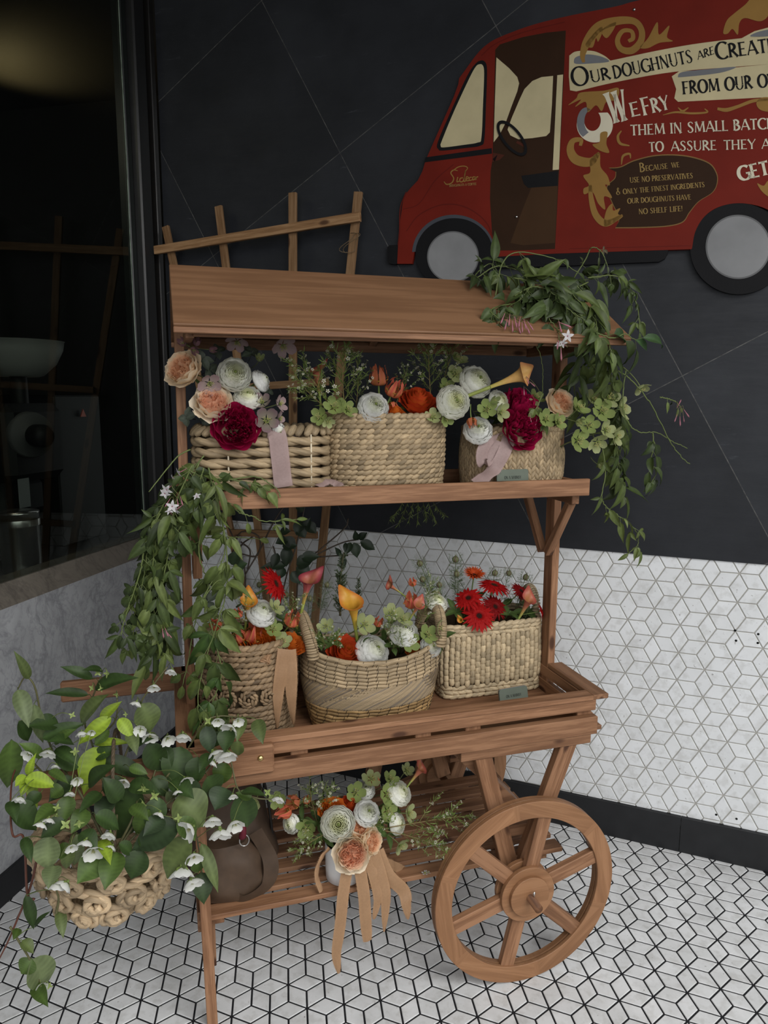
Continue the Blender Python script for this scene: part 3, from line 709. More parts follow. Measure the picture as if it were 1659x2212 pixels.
# lettering: flared stroke letters, drawn letter by letter
def bow(cx, cy, rx, ry, a0, a1, w, n=14):
    t = np.radians(np.linspace(a0, a1, n)); return [(cx + rx * math.cos(q), cy + ry * math.sin(q), w * (.55 + .75 * abs(math.cos(q)))) for q in t]
def ln(x0, y0, x1, y1, w): return [(lerp(x0, x1, t), lerp(y0, y1, t), w * f) for t, f in ((0, 1.75), (.10, 1.15), (.3, 1), (.7, 1), (.90, 1.15), (1, 1.75))]
T, N_ = .155, .075
def glyph(c):
    v = lambda x: ln(x, 0, x, 1, T); h = lambda x0, x1, y: ln(x0, y, x1, y, N_)
    G = {
     'A': (.78, [ln(.02, 0, .38, 1, N_), ln(.38, 1, .76, 0, T), h(.17, .58, .32)]), 'B': (.62, [v(.1), bow(.1, .76, .36, .24, 90, -90, T), bow(.1, .27, .44, .27, 90, -90, T), h(.1, .3, .52)]),
     'C': (.74, [bow(.46, .5, .42, .5, 48, 312, T, 20)]), 'D': (.76, [v(.1), bow(.1, .5, .58, .5, 90, -90, T, 18)]), 'E': (.56, [v(.1), h(.1, .5, .96), h(.1, .44, .5), h(.1, .54, .04)]),
     'F': (.54, [v(.1), h(.1, .52, .96), h(.1, .44, .5)]), 'G': (.80, [bow(.46, .5, .42, .5, 48, 330, T, 20), ln(.76, .02, .76, .45, T * .9), h(.55, .82, .45)]), 'H': (.76, [v(.1), v(.64), h(.1, .64, .5)]),
     'I': (.22, [v(.11)]), 'L': (.54, [v(.1), h(.1, .54, .04)]), 'M': (.96, [ln(.08, 0, .14, 1, N_), ln(.14, 1, .47, .1, T), ln(.47, .1, .80, 1, N_), ln(.80, 1, .88, 0, T)]),
     'N': (.78, [ln(.1, 0, .1, 1, N_), ln(.1, 1, .66, 0, T), ln(.66, 0, .66, 1, N_)]), 'O': (.86, [bow(.43, .5, .38, .5, 0, 360, T, 28)]), 'P': (.58, [v(.1), bow(.1, .73, .40, .27, 90, -90, T)]),
     'R': (.68, [v(.1), bow(.1, .74, .38, .26, 90, -90, T), ln(.26, .48, .66, 0, T)]), 'S': (.56, [[(.48, .82, N_), (.40, .95, N_), (.24, .98, N_), (.10, .86, T * .8), (.14, .66, T), (.34, .48, T), (.46, .28, T), (.40, .08, T * .7), (.22, .02, N_), (.08, .08, N_), (.05, .22, N_ * 1.6)]]),
     'T': (.62, [v(.31), ln(.0, .96, .62, .96, N_ * 1.2)]), 'U': (.74, [ln(.1, 1, .1, .35, T), bow(.37, .32, .27, .32, 180, 360, N_ * 1.3), ln(.64, .35, .64, 1, N_)]), 'V': (.74, [ln(.02, 1, .37, 0, T), ln(.37, 0, .72, 1, N_)]),
     'W': (1.08, [ln(.02, 1, .28, 0, T), ln(.28, 0, .54, .9, N_), ln(.50, 1, .78, 0, T), ln(.78, 0, 1.04, 1, N_)]), 'Y': (.70, [ln(.02, 1, .35, .45, T), ln(.68, 1, .35, .45, N_), ln(.35, .45, .35, 0, T)]),
     '&': (.70, [[(.62, .1, N_), (.30, .62, T), (.24, .85, T * .8), (.36, .98, N_), (.46, .86, N_), (.36, .64, N_), (.12, .38, T), (.10, .16, T), (.28, .02, N_), (.50, .14, N_), (.62, .42, N_)]]), '!': (.24, [[(.12, .98, T * 1.2), (.12, .3, T * .5)], [(.12, .02, T), (.12, .10, T)]]), ' ': (.34, [])}
    return G[c]
def lettering(mb, text, p0, p1, hgt, mapper, col, big=1.0, wt_=1.0, lean=0.0, arc=0.0, space=.09):
    """text fitted between baseline ends p0 and p1; capitals of a word scaled by big when preceded by ^"""
    items = []; x = 0; sc = 1
    for c in text:
        if c == '^': sc = big; continue
        w, st = glyph(c); items.append((x, sc, st)); x += (w + space) * sc; sc = 1
    p0 = np.array(p0, float); p1 = np.array(p1, float); d = p1 - p0; L = np.linalg.norm(d); e = d / L; u = np.array([e[1], -e[0]])
    kx = L / x
    for x0, s_, st in items:
        for P in st:
            P = np.array(P, float); Q = spline(P, max(12, len(P) * 4)); g = np.gradient(Q[:, :2] * np.array([kx, hgt]), axis=0); g /= np.linalg.norm(g, axis=1)[:, None] + 1e-9
            w = Q[:, 2:3] * hgt * wt_ * .5 * s_ ** .5
            px_ = (x0 + Q[:, 0] * s_) * kx; py_ = Q[:, 1] * hgt * s_ - (s_ - 1) * hgt * .12
            c2 = np.c_[px_ + lean * py_, py_]; nn = np.c_[-g[:, 1], g[:, 0]] * w
            ab = []
            for q in (c2 + nn, c2 - nn):
                t = q[:, 0] / L
                ab.append(p0 + q[:, :1] * e + (q[:, 1:2] + (arc * 4 * t * (1 - t))[:, None]) * u)
            V = np.r_[mapper(ab[0]), mapper(ab[1])]; n = len(Q)
            mb.add(V, [(k, k + 1, n + k + 1, n + k) for k in range(n - 1)], col)
def sign_text(name, rows, col, lay):
    off = SB + lay * .0002 + .0002
    for r in rows: mb = MB(); lettering(mb, r[0], r[1], r[2], r[3], lambda q: wallpts(q, off), col, **(r[4] if len(r) > 4 else {})); mb.build(name, PAINT, sign, SO, smooth=False)
sign_text('black_lettering', [('^OUR', (815, 372), (985, 340), 52, dict(big=1.55)), ('DOUGHNUTS', (995, 340), (1340, 268), 56, dict(wt_=.85)), ('ARE', (1356, 258), (1430, 232), 34, dict(lean=.2)), ('^CREATED', (1437, 256), (1745, 215), 60, dict(big=1.2)),
    ('FROM OUR OWN', (1292, 408), (1760, 366), 56)], BLK, 5)
sign_text('cream_lettering', [('^W', (985, 530), (1065, 512), 100, dict(big=1.35)), ('E', (1070, 506), (1115, 496), 62), ('^FRY', (1122, 498), (1240, 470), 62, dict(big=1.25)), ('THEM IN SMALL BATCHES', (1066, 586), (1755, 552), 46), ('TO', (1146, 657), (1212, 653), 42), ('ASSURE', (1240, 653), (1440, 648), 42), ('THEY', (1468, 648), (1610, 643), 42), ('ARE', (1632, 643), (1740, 640), 42), ('GET', (1536, 782), (1672, 752), 60, dict(wt_=1.35))], WHT, 5)
sign_text('gold_lettering', [('^BECAUSE', (1105, 742), (1228, 728), 23, dict(big=1.7)), ('WE', (1243, 725), (1278, 722), 22), ('USE NO PRESERVATIVES', (1063, 790), (1336, 770), 23), ('^& ONLY THE FINEST INGREDIENTS', (1003, 842), (1387, 808), 22, dict(big=1.4)), ('OUR DOUGHNUTS HAVE', (1052, 880), (1328, 862), 22), ('NO SHELF LIFE!', (1101, 926), (1292, 912), 23), ('DOUGHNUTS & COFFEE', (282, 808), (400, 799), 10)], (.30, .20, .07), 5)
ribbons('script_lettering', [([(318, 738, .5), (300, 735), (288, 748), (300, 770), (292, 790), (270, 797), (258, 785, .6)], 5), ([(318, 765), (314, 785), (324, 783)], 4.5), ([(300, 735), (320, 722), (345, 718), (360, 726), (350, 742, .6)], 4), ([(340, 768), (328, 772), (328, 785), (342, 780), (352, 735), (344, 780), (352, 783)], 4.5), ([(354, 776), (364, 768), (356, 764), (353, 780), (366, 781)], 4), ([(378, 766), (369, 768), (368, 780), (380, 777)], 4), ([(392, 764), (383, 766), (383, 778), (392, 772), (394, 764), (393, 778)], 4), ([(397, 764), (398, 778), (398, 768), (406, 763)], 4)], GOLD, 5)
for x, y in ((1080, 41), (571, 937)): mb = MB(); lathe(mb, [(.0, .002), (.0035, .0015), (.004, 0)], (.3, .3, .3), 10, onwall(*sp(x, y), SB + .0015), basis(-NW)); mb.build('screw', METAL, sign, SO)

# ------------------------------------------------------------------ baskets
TAN, STRAW, DKTAN, GOLDEN = np.array([.33, .245, .145]), np.array([.44, .345, .215]), np.array([.205, .138, .078]), np.array([.36, .225, .095])
def ring_path(ra, rb, n, e=2.0):
    """superellipse outline, e=2 ellipse, larger squarer"""
    t = np.arange(4000) * 2 * PI / 4000; c, s_ = np.cos(t), np.sin(t)
    P = np.c_[np.sign(c) * ra * np.abs(c) ** (2 / e), np.sign(s_) * rb * np.abs(s_) ** (2 / e)]
    L = np.r_[0, np.cumsum(np.linalg.norm(np.diff(np.r_[P, P[:1]], axis=0), axis=1))]
    q = np.arange(n) * L[-1] / n; return np.c_[np.interp(q, L, np.r_[P[:, 0], P[0, 0]]), np.interp(q, L, np.r_[P[:, 1], P[0, 1]])], L[-1]
_s = np.linspace(0, PI, 6); _t = np.arange(6) * 2 * PI / 6
LENS = np.array([[(math.sin(a) ** .8 * math.cos(b), math.sin(a) ** .8 * math.sin(b), -math.cos(a)) for b in _t] for a in _s[1:-1]]).reshape(-1, 3)
LENS = np.r_[LENS, [[0, 0, -1]], [[0, 0, 1]]]; _m = 4
LF = [(i * 6 + j, i * 6 + (j + 1) % 6, (i + 1) * 6 + (j + 1) % 6, (i + 1) * 6 + j) for i in range(_m - 1) for j in range(6)] + [(_m * 6, (j + 1) % 6, j) for j in range(6)] + [((_m - 1) * 6 + j, (_m - 1) * 6 + (j + 1) % 6, _m * 6 + 1) for j in range(6)]
def lens(mb, c, ax, up, hl, hw, ht, col):
    """seed-shaped strand: half length hl along ax, half thickness ht along up"""
    B = basis(ax, up)
    V = LENS * np.array([ht, hw, hl]); k = RR.gauss(1, .15) * (.72 if RR.random() < .07 else 1)
    mb.add(c + V @ B.T, LF, np.clip(col * k, .02, 1), np.c_[V[:, 2], V[:, 0], V[:, 1]] + RR.uniform(0, 30))
def strand_row(mb, P3, N3, pitch, hl, hw, ht, slant, col, closed=True):
    """row of slanted strands along a closed 3-D path with outward normals"""
    P3 = np.asarray(P3); n = len(P3); Q = np.r_[P3, P3[:1]] if closed else P3
    L = np.r_[0, np.cumsum(np.linalg.norm(np.diff(Q, axis=0), axis=1))]; m = max(6, int(L[-1] / pitch))
    for k in range(m):
        s_ = (k + RR.uniform(-.12, .12)) / m * L[-1]; i = min(max(int(np.searchsorted(L, s_, 'right')) - 1, 0), len(Q) - 2)
        t = (s_ - L[i]) / (L[i + 1] - L[i] + 1e-12); c = lerp(Q[i], Q[i + 1], t); d = nrm(Q[i + 1] - Q[i]); nn = nrm(N3[i % n]); u = np.cross(nn, d)
        ax = nrm(d * math.cos(slant) + u * math.sin(slant)) + np.array([RR.gauss(0, .05), RR.gauss(0, .05), RR.gauss(0, .05)])
        lens(mb, c, ax, nn, hl * RR.uniform(.92, 1.1), hw, ht * RR.uniform(.9, 1.1), col)
def rope(mb, P, r, strands, pitch, col, closed=True, sr=None, n=6, tone=.14):
    P = np.asarray(P, float); Q = np.r_[P, P[:1]] if closed else P
    L = np.r_[0, np.cumsum(np.linalg.norm(np.diff(Q, axis=0), axis=1))]; m = max(8, int(L[-1] / (pitch / 7)))
    S_ = np.linspace(0, L[-1], m); C = np.c_[[np.interp(S_, L, Q[:, k]) for k in range(3)]].T
    T_ = np.gradient(C, axis=0); turns = max(1, round(L[-1] / pitch)) if closed else L[-1] / pitch
    x = None; Bs = []
    for i in range(m):
        B = basis(T_[i], np.array([0, 0, 1.]) if abs(nrm(T_[i])[2]) < .9 else (x if x is not None else np.array([1., 0, 0]))); Bs.append(B); x = B[:, 0]
    Bs = np.array(Bs)
    for k in range(strands):
        a = S_ / L[-1] * turns * 2 * PI + k * 2 * PI / strands
        H = C + (r - (sr or r * .56)) * (np.cos(a)[:, None] * Bs[:, :, 0] + np.sin(a)[:, None] * Bs[:, :, 1])
        kk = RR.gauss(1, tone); cc = np.clip(np.outer(1 + .12 * np.sin(S_ * 60 + k * 2 + RR.uniform(0, 6)), col * kk), .02, 1)
        mb.tube(H, sr or r * .56, cc, n, cap=not closed)
def cart_ring(ca, cb, z, ra, rb, e=2.0, n=160, dz=None):
    P, L = ring_path(ra, rb, n, e); c = np.array([cw(ca + p[0], cb + p[1], z) for p in P])
    if dz is not None: c[:, 2] += np.array([dz(p[0], p[1]) for p in P])
    T_ = np.roll(c, -1, 0) - np.roll(c, 1, 0); N_3 = np.cross(T_, EZ); N_3 /= np.linalg.norm(N_3, axis=1)[:, None]
    return c, N_3
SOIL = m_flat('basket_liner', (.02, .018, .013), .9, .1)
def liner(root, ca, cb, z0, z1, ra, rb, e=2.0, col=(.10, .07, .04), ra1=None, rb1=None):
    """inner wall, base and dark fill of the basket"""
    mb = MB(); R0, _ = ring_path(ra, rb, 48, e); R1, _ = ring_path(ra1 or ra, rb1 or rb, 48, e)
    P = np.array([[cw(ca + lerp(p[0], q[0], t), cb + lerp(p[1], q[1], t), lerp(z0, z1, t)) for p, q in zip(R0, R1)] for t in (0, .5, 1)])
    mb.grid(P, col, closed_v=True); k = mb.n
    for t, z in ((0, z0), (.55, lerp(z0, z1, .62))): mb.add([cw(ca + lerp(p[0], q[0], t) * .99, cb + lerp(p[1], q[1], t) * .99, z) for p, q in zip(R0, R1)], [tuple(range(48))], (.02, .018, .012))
    return mb.build('liner', m_liner, root, np.array(root.location), smooth=False)
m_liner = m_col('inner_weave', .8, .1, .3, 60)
def basket(ca, cb, z, label):
    r = thing('wicker_basket', cw(ca, cb, z), label, 'basket', 'woven baskets of flowers on the cart'); return r, np.array(r.location)
ZS, ZT = 1.2125, .6125
# 1: thick twisted rope, rectangular, on the shelf left
b1, O = basket(.217, 1.745, ZS, 'rectangular basket of thick twisted rope at the left end of the shelf'); 
ca, cb, ra, rb = .217, 1.745, .152, .085
mb = MB()
for k in range(6):
    c, _ = cart_ring(ca, cb, ZS + .012 + k * .0245, ra, rb, 5.0, 200); rope(mb, c, .0128, 2, .105, TAN * 1.02, sr=.0085, n=7)
mb.build('body', WICK, b1, O)
mb = MB(); c, nn = cart_ring(ca, cb, ZS + .159, ra, rb, 5.0, 200); strand_row(mb, c, nn + EZ * .9, .019, .019, .0105, .0085, .95, TAN * .9); mb.build('rim', WICK, b1, O)
for a, b_ in ((-.085, -1), (.02, -1), (.105, -1), (-.05, 1), (.07, 1)):
    mb = MB(); mb.tube([cw(ca + a, cb + (rb + .002) * b_, ZS + .005), cw(ca + a, cb + (rb + .004) * b_, ZS + .15)], .0022, (.62, .54, .40), 6); mb.build('upright', WICK, b1, O)
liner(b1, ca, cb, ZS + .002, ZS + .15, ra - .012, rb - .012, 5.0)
# 2: oval coil of braided strands, middle of the shelf
b2, O = basket(.527, 1.748, ZS, 'tall oval basket of coiled seed-like braid in the middle of the shelf')
ca, cb, ra, rb = .527, 1.748, .149, .098
mb = MB(); NR = 15
for k in range(NR):
    t = k / (NR - 1); f = 1 - .035 * (1 - t) ** 2 + .015 * math.sin(PI * t); c, nn = cart_ring(ca, cb, ZS + .008 + k * .0122, ra * f, rb * f, 2.6, 160)
    strand_row(mb, c, nn, .0168, .0138, .0074, .0072, .38 if k % 1 == 0 else -.38, (TAN if RR.random() > .2 else TAN * .88) * (1.08 if k != 9 else .85))
mb.build('body', WICK, b2, O); mb = MB(); c, nn = cart_ring(ca, cb, ZS + .008 + NR * .0122, ra * 1.0, rb * 1.0, 2.6, 160); strand_row(mb, c, nn + EZ * .7, .0168, .0138, .0078, .0075, .38, TAN * 1.05); mb.build('rim', WICK, b2, O)
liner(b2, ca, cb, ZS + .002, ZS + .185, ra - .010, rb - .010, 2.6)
# 3: round, upright plaits, handle hole, shelf right
b3, O = basket(.886, 1.752, ZS, 'round basket of upright plaits with a handle hole at the right end of the shelf')
ca, cb, ra, rb = .886, 1.752, .129, .098
mb = MB(); P_, Lr = ring_path(1, 1, 10); ncol = 36
c0, n0 = cart_ring(ca, cb, ZS, ra, rb, 2.5, ncol * 2)
for k in range(ncol):
    for s_ in (-1, 1):
        i = (2 * k + (s_ > 0)) % (2 * ncol); nn = n0[i]; tdir = nrm(np.cross(EZ, nn))
        for j in range(10):
            z = .006 + j * .0150 + (.0 if s_ < 0 else .0055); f = 1 + .05 * math.sin(PI * min(1, z / .15))
            p = cw(ca, cb, ZS) + (c0[i] - cw(ca, cb, ZS)) * f + EZ * z
            a_loc = (p - cw(ca, cb, 0)) @ E1
            if a_loc > ra * .78 and .098 < z < .135: continue
            lens(mb, p, nrm(EZ + tdir * .42 * s_), nn, .0135, .0064, .0062, TAN * 1.12)
mb.build('body', WICK, b3, O)
mb = MB(); c, nn = cart_ring(ca, cb, ZS + .156, ra * 1.0, rb * 1.0, 2.5, 160); strand_row(mb, c, nn + EZ * .8, .017, .0145, .008, .008, .45, TAN * 1.05); mb.build('rim', WICK, b3, O)
liner(b3, ca, cb, ZS + .002, ZS + .15, ra - .010, rb - .010, 2.5)
# 4: dark round coil with a band of rosettes, tray left
b4, O = basket(.172, 1.745, ZT, 'dark brown round basket with a band of rosettes at the left of the tray')
ca, cb, ra, rb = .172, 1.742, .113, .113
mb = MB(); NR = 18
for k in range(NR):
    if 8 <= k <= 10: continue
    t = k / (NR - 1); f = .93 + .10 * math.sin(PI * (t * .8 + .05)); c, nn = cart_ring(ca, cb, ZT + .008 + k * .0137, ra * f, rb * f, 2.0, 140)
    strand_row(mb, c, nn, .0155, .0145, .0070, .0066, .30, DKTAN * (1.15 if t > .5 else 1.0))
c, nn = cart_ring(ca, cb, ZT + .008 + 9 * .0137, ra * 1.005, rb * 1.005, 2.0, 15)
for p, nq in zip(c, nn):
    B = basis(nq, EZ)
    for r_, h_ in ((.0185, .004), (.0105, .0075), (.0035, .0095)):
        t = np.arange(20) * 2 * PI / 20; ring = p + nq * h_ + r_ * (np.cos(t)[:, None] * B[:, 0] + np.sin(t)[:, None] * B[:, 1])
        if r_ > .005: strand_row(mb, ring, np.tile(nq, (20, 1)), .0095, .0085, .0045, .0045, .35, DKTAN * 1.12)
        else: lens(mb, p + nq * h_, B[:, 0], nq, .005, .004, .004, DKTAN * 1.2)
mb.build('body', WICK, b4, O)
mb = MB(); c, nn = cart_ring(ca, cb, ZT + .253, ra * .965, rb * .965, 2.0, 140); strand_row(mb, c, nn + EZ, .0155, .015, .0078, .0072, .3, DKTAN * 1.3); mb.build('rim', WICK, b4, O)
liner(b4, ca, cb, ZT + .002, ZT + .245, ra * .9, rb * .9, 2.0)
# 5: oval boat basket of wrapped bundles with two wrapped arch handles, tray middle
b5, O = basket(.487, 1.735, ZT, 'wide oval basket with two wrapped arched handles in the middle of the tray')
ca, cb, ra, rb = .487, 1.735, .178, .112
mb = MB(); NR = 20; Hh = .178
dz5 = lambda t: (lambda x, y: t * (.030 * (x / .18) ** 2))
for k in range(NR):
    t = k / (NR - 1)
    if .33 < t < .66: continue
    f = .86 + .16 * math.sin(t * PI * .62); c, nn = cart_ring(ca, cb, ZT + .007 + t * Hh, ra * f, rb * f, 2.25, 200, dz5(t))
    rope(mb, c, .0066, 1, .05, (GOLDEN if t < .33 else TAN * 1.02) * RR.uniform(.85, 1.15), sr=.0058, n=6)
    strand_row(mb, c + nn * .0048, nn, .026, .0065, .0008, .0012, 1.25, np.array([.05, .035, .02]))
for k in range(150):
    a = k / 150 * 2 * PI; 
    for j in (0, 1):
        pts = []
        for q in np.linspace(0, 1, 8):
            t = .34 + .32 * q; f = .86 + .16 * math.sin(t * PI * .62); th = a + q * .62 + j * .02; e = 2 / 2.25
            x, y = np.sign(math.cos(th)) * abs(math.cos(th)) ** e * ra * f, np.sign(math.sin(th)) * abs(math.sin(th)) ** e * rb * f
            pts.append(cw(ca + x, cb + y, ZT + .007 + t * Hh + dz5(t)(x, y)))
    mb.tube(pts, .0054, (TAN if RR.random() > .22 else np.array([.21, .165, .12])) * RR.uniform(.8, 1.2), 5, cap=False)
mb.build('body', WICK, b5, O)
mb = MB(); c, nn = cart_ring(ca, cb, ZT + .010 + Hh, ra * 1.01, rb * 1.01, 2.25, 200, dz5(1)); rope(mb, c, .0075, 1, .05, TAN * 1.08, sr=.0070); strand_row(mb, c + nn * .005, nn, .03, .008, .0008, .0012, 1.25, np.array([.05, .035, .02])); mb.build('rim', WICK, b5, O)
for s_ in (-1, 1):
    mb = MB(); pts = []
    for q in np.linspace(0, PI, 26): pts.append(cw(ca + s_ * (ra * .93 + .012 * math.sin(q)), cb - .078 * math.cos(q), ZT + Hh + .024 + .086 * math.sin(q) ** .8))
    pts = np.array(pts); rope(mb, pts, .0135, 1, .02, TAN * .8, closed=False, sr=.0115, n=8)
    for i in range(25):
        for h_ in (.25, .75):
            p = lerp(pts[i], pts[i + 1], h_); B = basis(pts[i + 1] - pts[i]); t = np.arange(12) * 2 * PI / 12
            mb.tube(np.r_[[p + .0128 * (math.cos(u) * B[:, 0] + math.sin(u) * B[:, 1]) for u in np.linspace(0, 2 * PI, 12)]], .0034, TAN * RR.uniform(.8, 1.15), 5, cap=False)
    mb.build('handle', WICK, b5, O)
liner(b5, ca, cb, ZT + .002, ZT + Hh - .01, ra * .82, rb * .80, 2.25, ra1=ra * .95, rb1=rb * .93)
# 6: pale rectangular basket, upright weave between braided bands, tray right
b6, O = basket(.862, 1.848, ZT, 'pale straw rectangular basket with two round handles at the right of the tray')
ca, cb, ra, rb = .862, 1.848, .150, .082
mb = MB(); c0, n0 = cart_ring(ca, cb, ZT, ra, rb, 7.0, 58)
for i in range(58):
    for j in range(8):
        z = .046 + j * .0175 + (.0088 if i % 2 else 0); f = 1 + .03 * math.sin(PI * z / .2)
        ctr = cw(ca, cb, ZT); lens(mb, ctr + (c0[i] - ctr) * f + EZ * z, EZ + np.array([RR.gauss(0, .06), 0, 0]), n0[i], .0150, .0088, .0066, STRAW)
for z0 in (.008, .020, .032, .186, .198):
    c, nn = cart_ring(ca, cb, ZT + z0, ra, rb, 7.0, 160); strand_row(mb, c, nn, .0195, .015, .0076, .0072, .22 if z0 in (.008, .032, .198) else -.22, STRAW * 1.02)
mb.build('body', WICK, b6, O)
mb = MB(); c, nn = cart_ring(ca, cb, ZT + .209, ra, rb, 7.0, 160); strand_row(mb, c, nn + EZ * .6, .0195, .016, .008, .0075, .22, STRAW * .98); mb.build('rim', WICK, b6, O)
for s_ in (-1, 1):
    mb = MB(); pts = np.array([cw(ca + s_ * (ra - .002), cb - .042 * math.cos(q), ZT + .20 + .082 * math.sin(q) ** .85) for q in np.linspace(0, PI, 26)])
    rope(mb, pts, .0105, 1, .02, STRAW * .7, closed=False, sr=.009, n=8)
    for i in range(25):
        p = pts[i]; B = basis(pts[i + 1] - pts[i]); mb.tube([p + .0102 * (math.cos(u) * B[:, 0] + math.sin(u) * B[:, 1]) for u in np.linspace(0, 2 * PI, 12)], .0033, STRAW * RR.uniform(.6, .95), 5, cap=False)
    mb.build('handle', WICK, b6, O)
liner(b6, ca, cb, ZT + .002, ZT + .20, ra - .009, rb - .009, 7.0)
# 7: open bowl of knotted rosettes hung over the front handle
HA, HB, HZ = -.148, 1.494, .392
b7 = thing('hanging_basket', cw(HA, HB, HZ), 'round openwork basket of straw rosettes hanging from the front cart handle', 'basket'); O = np.array(b7.location)
prof = lambda t: .072 + .070 * math.sin(min(1, t) * PI * .5) ** .75
mb = MB(); HT = .150; STR = np.array([.44, .325, .20])
for k in range(10):
    r_ = .012 + .0062 * k; c, nn = cart_ring(HA, HB, HZ + .004 + .0006 * k, r_, r_, 2, 80); strand_row(mb, c, nn - EZ, .016, .012, .005, .004, .2, STR * .95)
for k in range(3):
    c, nn = cart_ring(HA, HB, HZ + .008 + .009 * k, .074 + .006 * k, .074 + .006 * k, 2, 120); rope(mb, c, .0085, 2, .05, STR, sr=.0056)
rows = 3
for k in range(rows):
    t = .28 + .31 * k; z = HZ + t * HT; r_ = prof(t); m = 12; 
    for i in range(m):
        th = (i + .5 * (k % 2)) / m * 2 * PI + .1; nq = nrm(E1 * math.cos(th) + E2 * math.sin(th) - EZ * .25); p = cw(HA + r_ * math.cos(th), HB + r_ * math.sin(th), z); B = basis(nq, EZ)
        q = np.linspace(0, 1, 30); ang = q * 3.0 * PI + RR.uniform(0, 6); rad = lerp(.0270, .007, q)
        pts = p + (nq * (.002 + .011 * q)[:, None]) + (rad * np.cos(ang))[:, None] * B[:, 0] * .92 + (rad * np.sin(ang))[:, None] * B[:, 1]
        rope(mb, pts, .0100, 2, .05, STR * RR.uniform(.85, 1.1), closed=False, sr=.0068)
    c, nn = cart_ring(HA, HB, z + .021, prof(t + .15) - .002, prof(t + .15) - .002, 2, 120); rope(mb, c, .0105, 2, .06, STR * .95, sr=.0072)
mb.build('body', WICK, b7, O)
mb = MB(); c, nn = cart_ring(HA, HB, HZ + HT + .004, .144, .144, 2, 160); rope(mb, c, .0135, 3, .075, STR, sr=.0078); mb.build('rim', WICK, b7, O)
mb = MB(); pts = np.array([cw(HA + .02, HB - .142 * math.cos(q), HZ + HT + (.215 * math.sin(q) ** .8)) for q in np.linspace(0, PI, 30)]); rope(mb, pts, .0042, 3, .03, STR * .22, closed=False, sr=.0028); mb.build('handle', WICK, b7, O)
# ------------------------------------------------------------------ vase, cards, bag
VA, VB = .376, 1.572
va = thing('vase', cw(VA, VB, .2805), 'plain white ceramic cylinder vase on the lower slats holding the ribboned bouquet', 'vase'); O = np.array(va.location)
CER = m_flat('white_ceramic', (.68, .68, .68), .3, .5)
mb = MB(); lathe(mb, [(.0, 0), (.040, 0), (.045, .003), (.0465, .03), (.0465, .093), (.0455, .095), (.0435, .093), (.043, .02), (0, .015)], (.68,) * 3, 48, O); mb.build('body', CER, va, O)
mb = MB(); lathe(mb, [(.0, .080), (.0432, .080)], (.03, .04, .03), 32, O); mb.build('water', m_flat('vase_water', (.03, .04, .03), .1), va, O)
GREYG = m_col('green_grey_card', .6, .2, .08, 30); CARDW = m_flat('card_print', (.03, .035, .03), .6, .2)
def cards(a, b, z, label, tilt, rz):
    t = thing('business_card_holder', cw(a, b, z), label, 'card holder', rotz=CY + rz)
    mb = MB(); box(mb, (-.046, -.012, 0), (.046, .014, .008), (.30, .19, .10), .001); box(mb, (-.040, .004, .008), (.040, .012, .03), (.30, .19, .10), .001); mb.build('stand', WOOD, t, smooth=False)
    c_, s_ = math.cos(tilt), math.sin(tilt)
    for k in range(3):
        y0 = -.009 + k * .0042; W_, H_, r = .0445, .050, .006
        pr = [(-W_, 0), (W_, 0), (W_, H_ - r), (W_ - r * .3, H_ - r * .3), (W_ - r, H_), (-W_ + r, H_), (-W_ + r * .3, H_ - r * .3), (-W_, H_ - r)]
        mb = MB(); polymesh(mb, [(x + k * .0012, y0 + y * s_, .008 + y * c_ - k * .0006) for x, y in pr], (0, .0026 * c_, -.0026 * s_), ((.125, .145, .115), (.20, .22, .24), (.33, .24, .14))[k]); cd = mb.build('card', GREYG, t, smooth=False)
        if k == 0:
            mb = MB(); lettering(mb, 'ON A WHIMSY', (-.024, .026), (.024, .026), -.0075, lambda q: np.c_[q[:, 0], np.full(len(q), y0 - .0003) + q[:, 1] * s_, .008 + q[:, 1] * c_], (.03, .035, .03)); mb.build('print', CARDW, cd, smooth=False)
    return t
cards(.832, 1.640, ZS, 'small stand of grey-green cards on the upper shelf before the plaited basket', .10, .03)
cards(.875, 1.672, ZT, 'small stand of grey-green cards in the tray before the pale straw basket', .25, .10)

# brown leather bag lying on the lower slats
LEATH = m_col('brown_leather', .62, .3, .30, 26, 0, .2)
bag = thing('handbag', cw(.10, 1.66, .2805), 'slouched brown suede handbag on the lower slats behind the front leg', 'bag'); O = np.array(bag.location)
def blob(mb, P, col, n=24):
    """loft of rounded sections: list of (a, b, z, half a, half b)"""
    Q = []
    S5 = spline(np.array(P, float), 26)
    for k, (a, b, z, ha, hb) in enumerate(S5):
        t = np.arange(n) * 2 * PI / n; e = .75
        Q.append([cw(a + np.sign(math.cos(u)) * abs(math.cos(u)) ** e * ha * (1 + .05 * math.sin(3 * u + k * .5)), b + np.sign(math.sin(u)) * abs(math.sin(u)) ** e * hb * (1 + .07 * math.sin(4 * u + k * .37)), z) for u in t])
    mb.grid(np.array(Q), col, closed_v=True); k0 = mb.n
    for row, rev in ((Q[0], True), (Q[-1], False)): mb.add(row, [tuple(range(n))[::-1] if rev else tuple(range(n))], col)
BR = np.array([.055, .034, .021])
mb = MB(); blob(mb, [(.11, 1.70, .281, .11, .10), (.11, 1.70, .34, .115, .105), (.105, 1.715, .42, .10, .09), (.10, 1.73, .50, .08, .065), (.10, 1.735, .545, .055, .03)], BR); mb.build('body', LEATH, bag, O)
mb = MB(); blob(mb, [(.105, 1.595, .284, .075, .045), (.105, 1.595, .32, .078, .050), (.10, 1.60, .37, .072, .046), (.095, 1.61, .405, .05, .03)], BR * 1.25); mb.build('front_pocket', LEATH, bag, O)
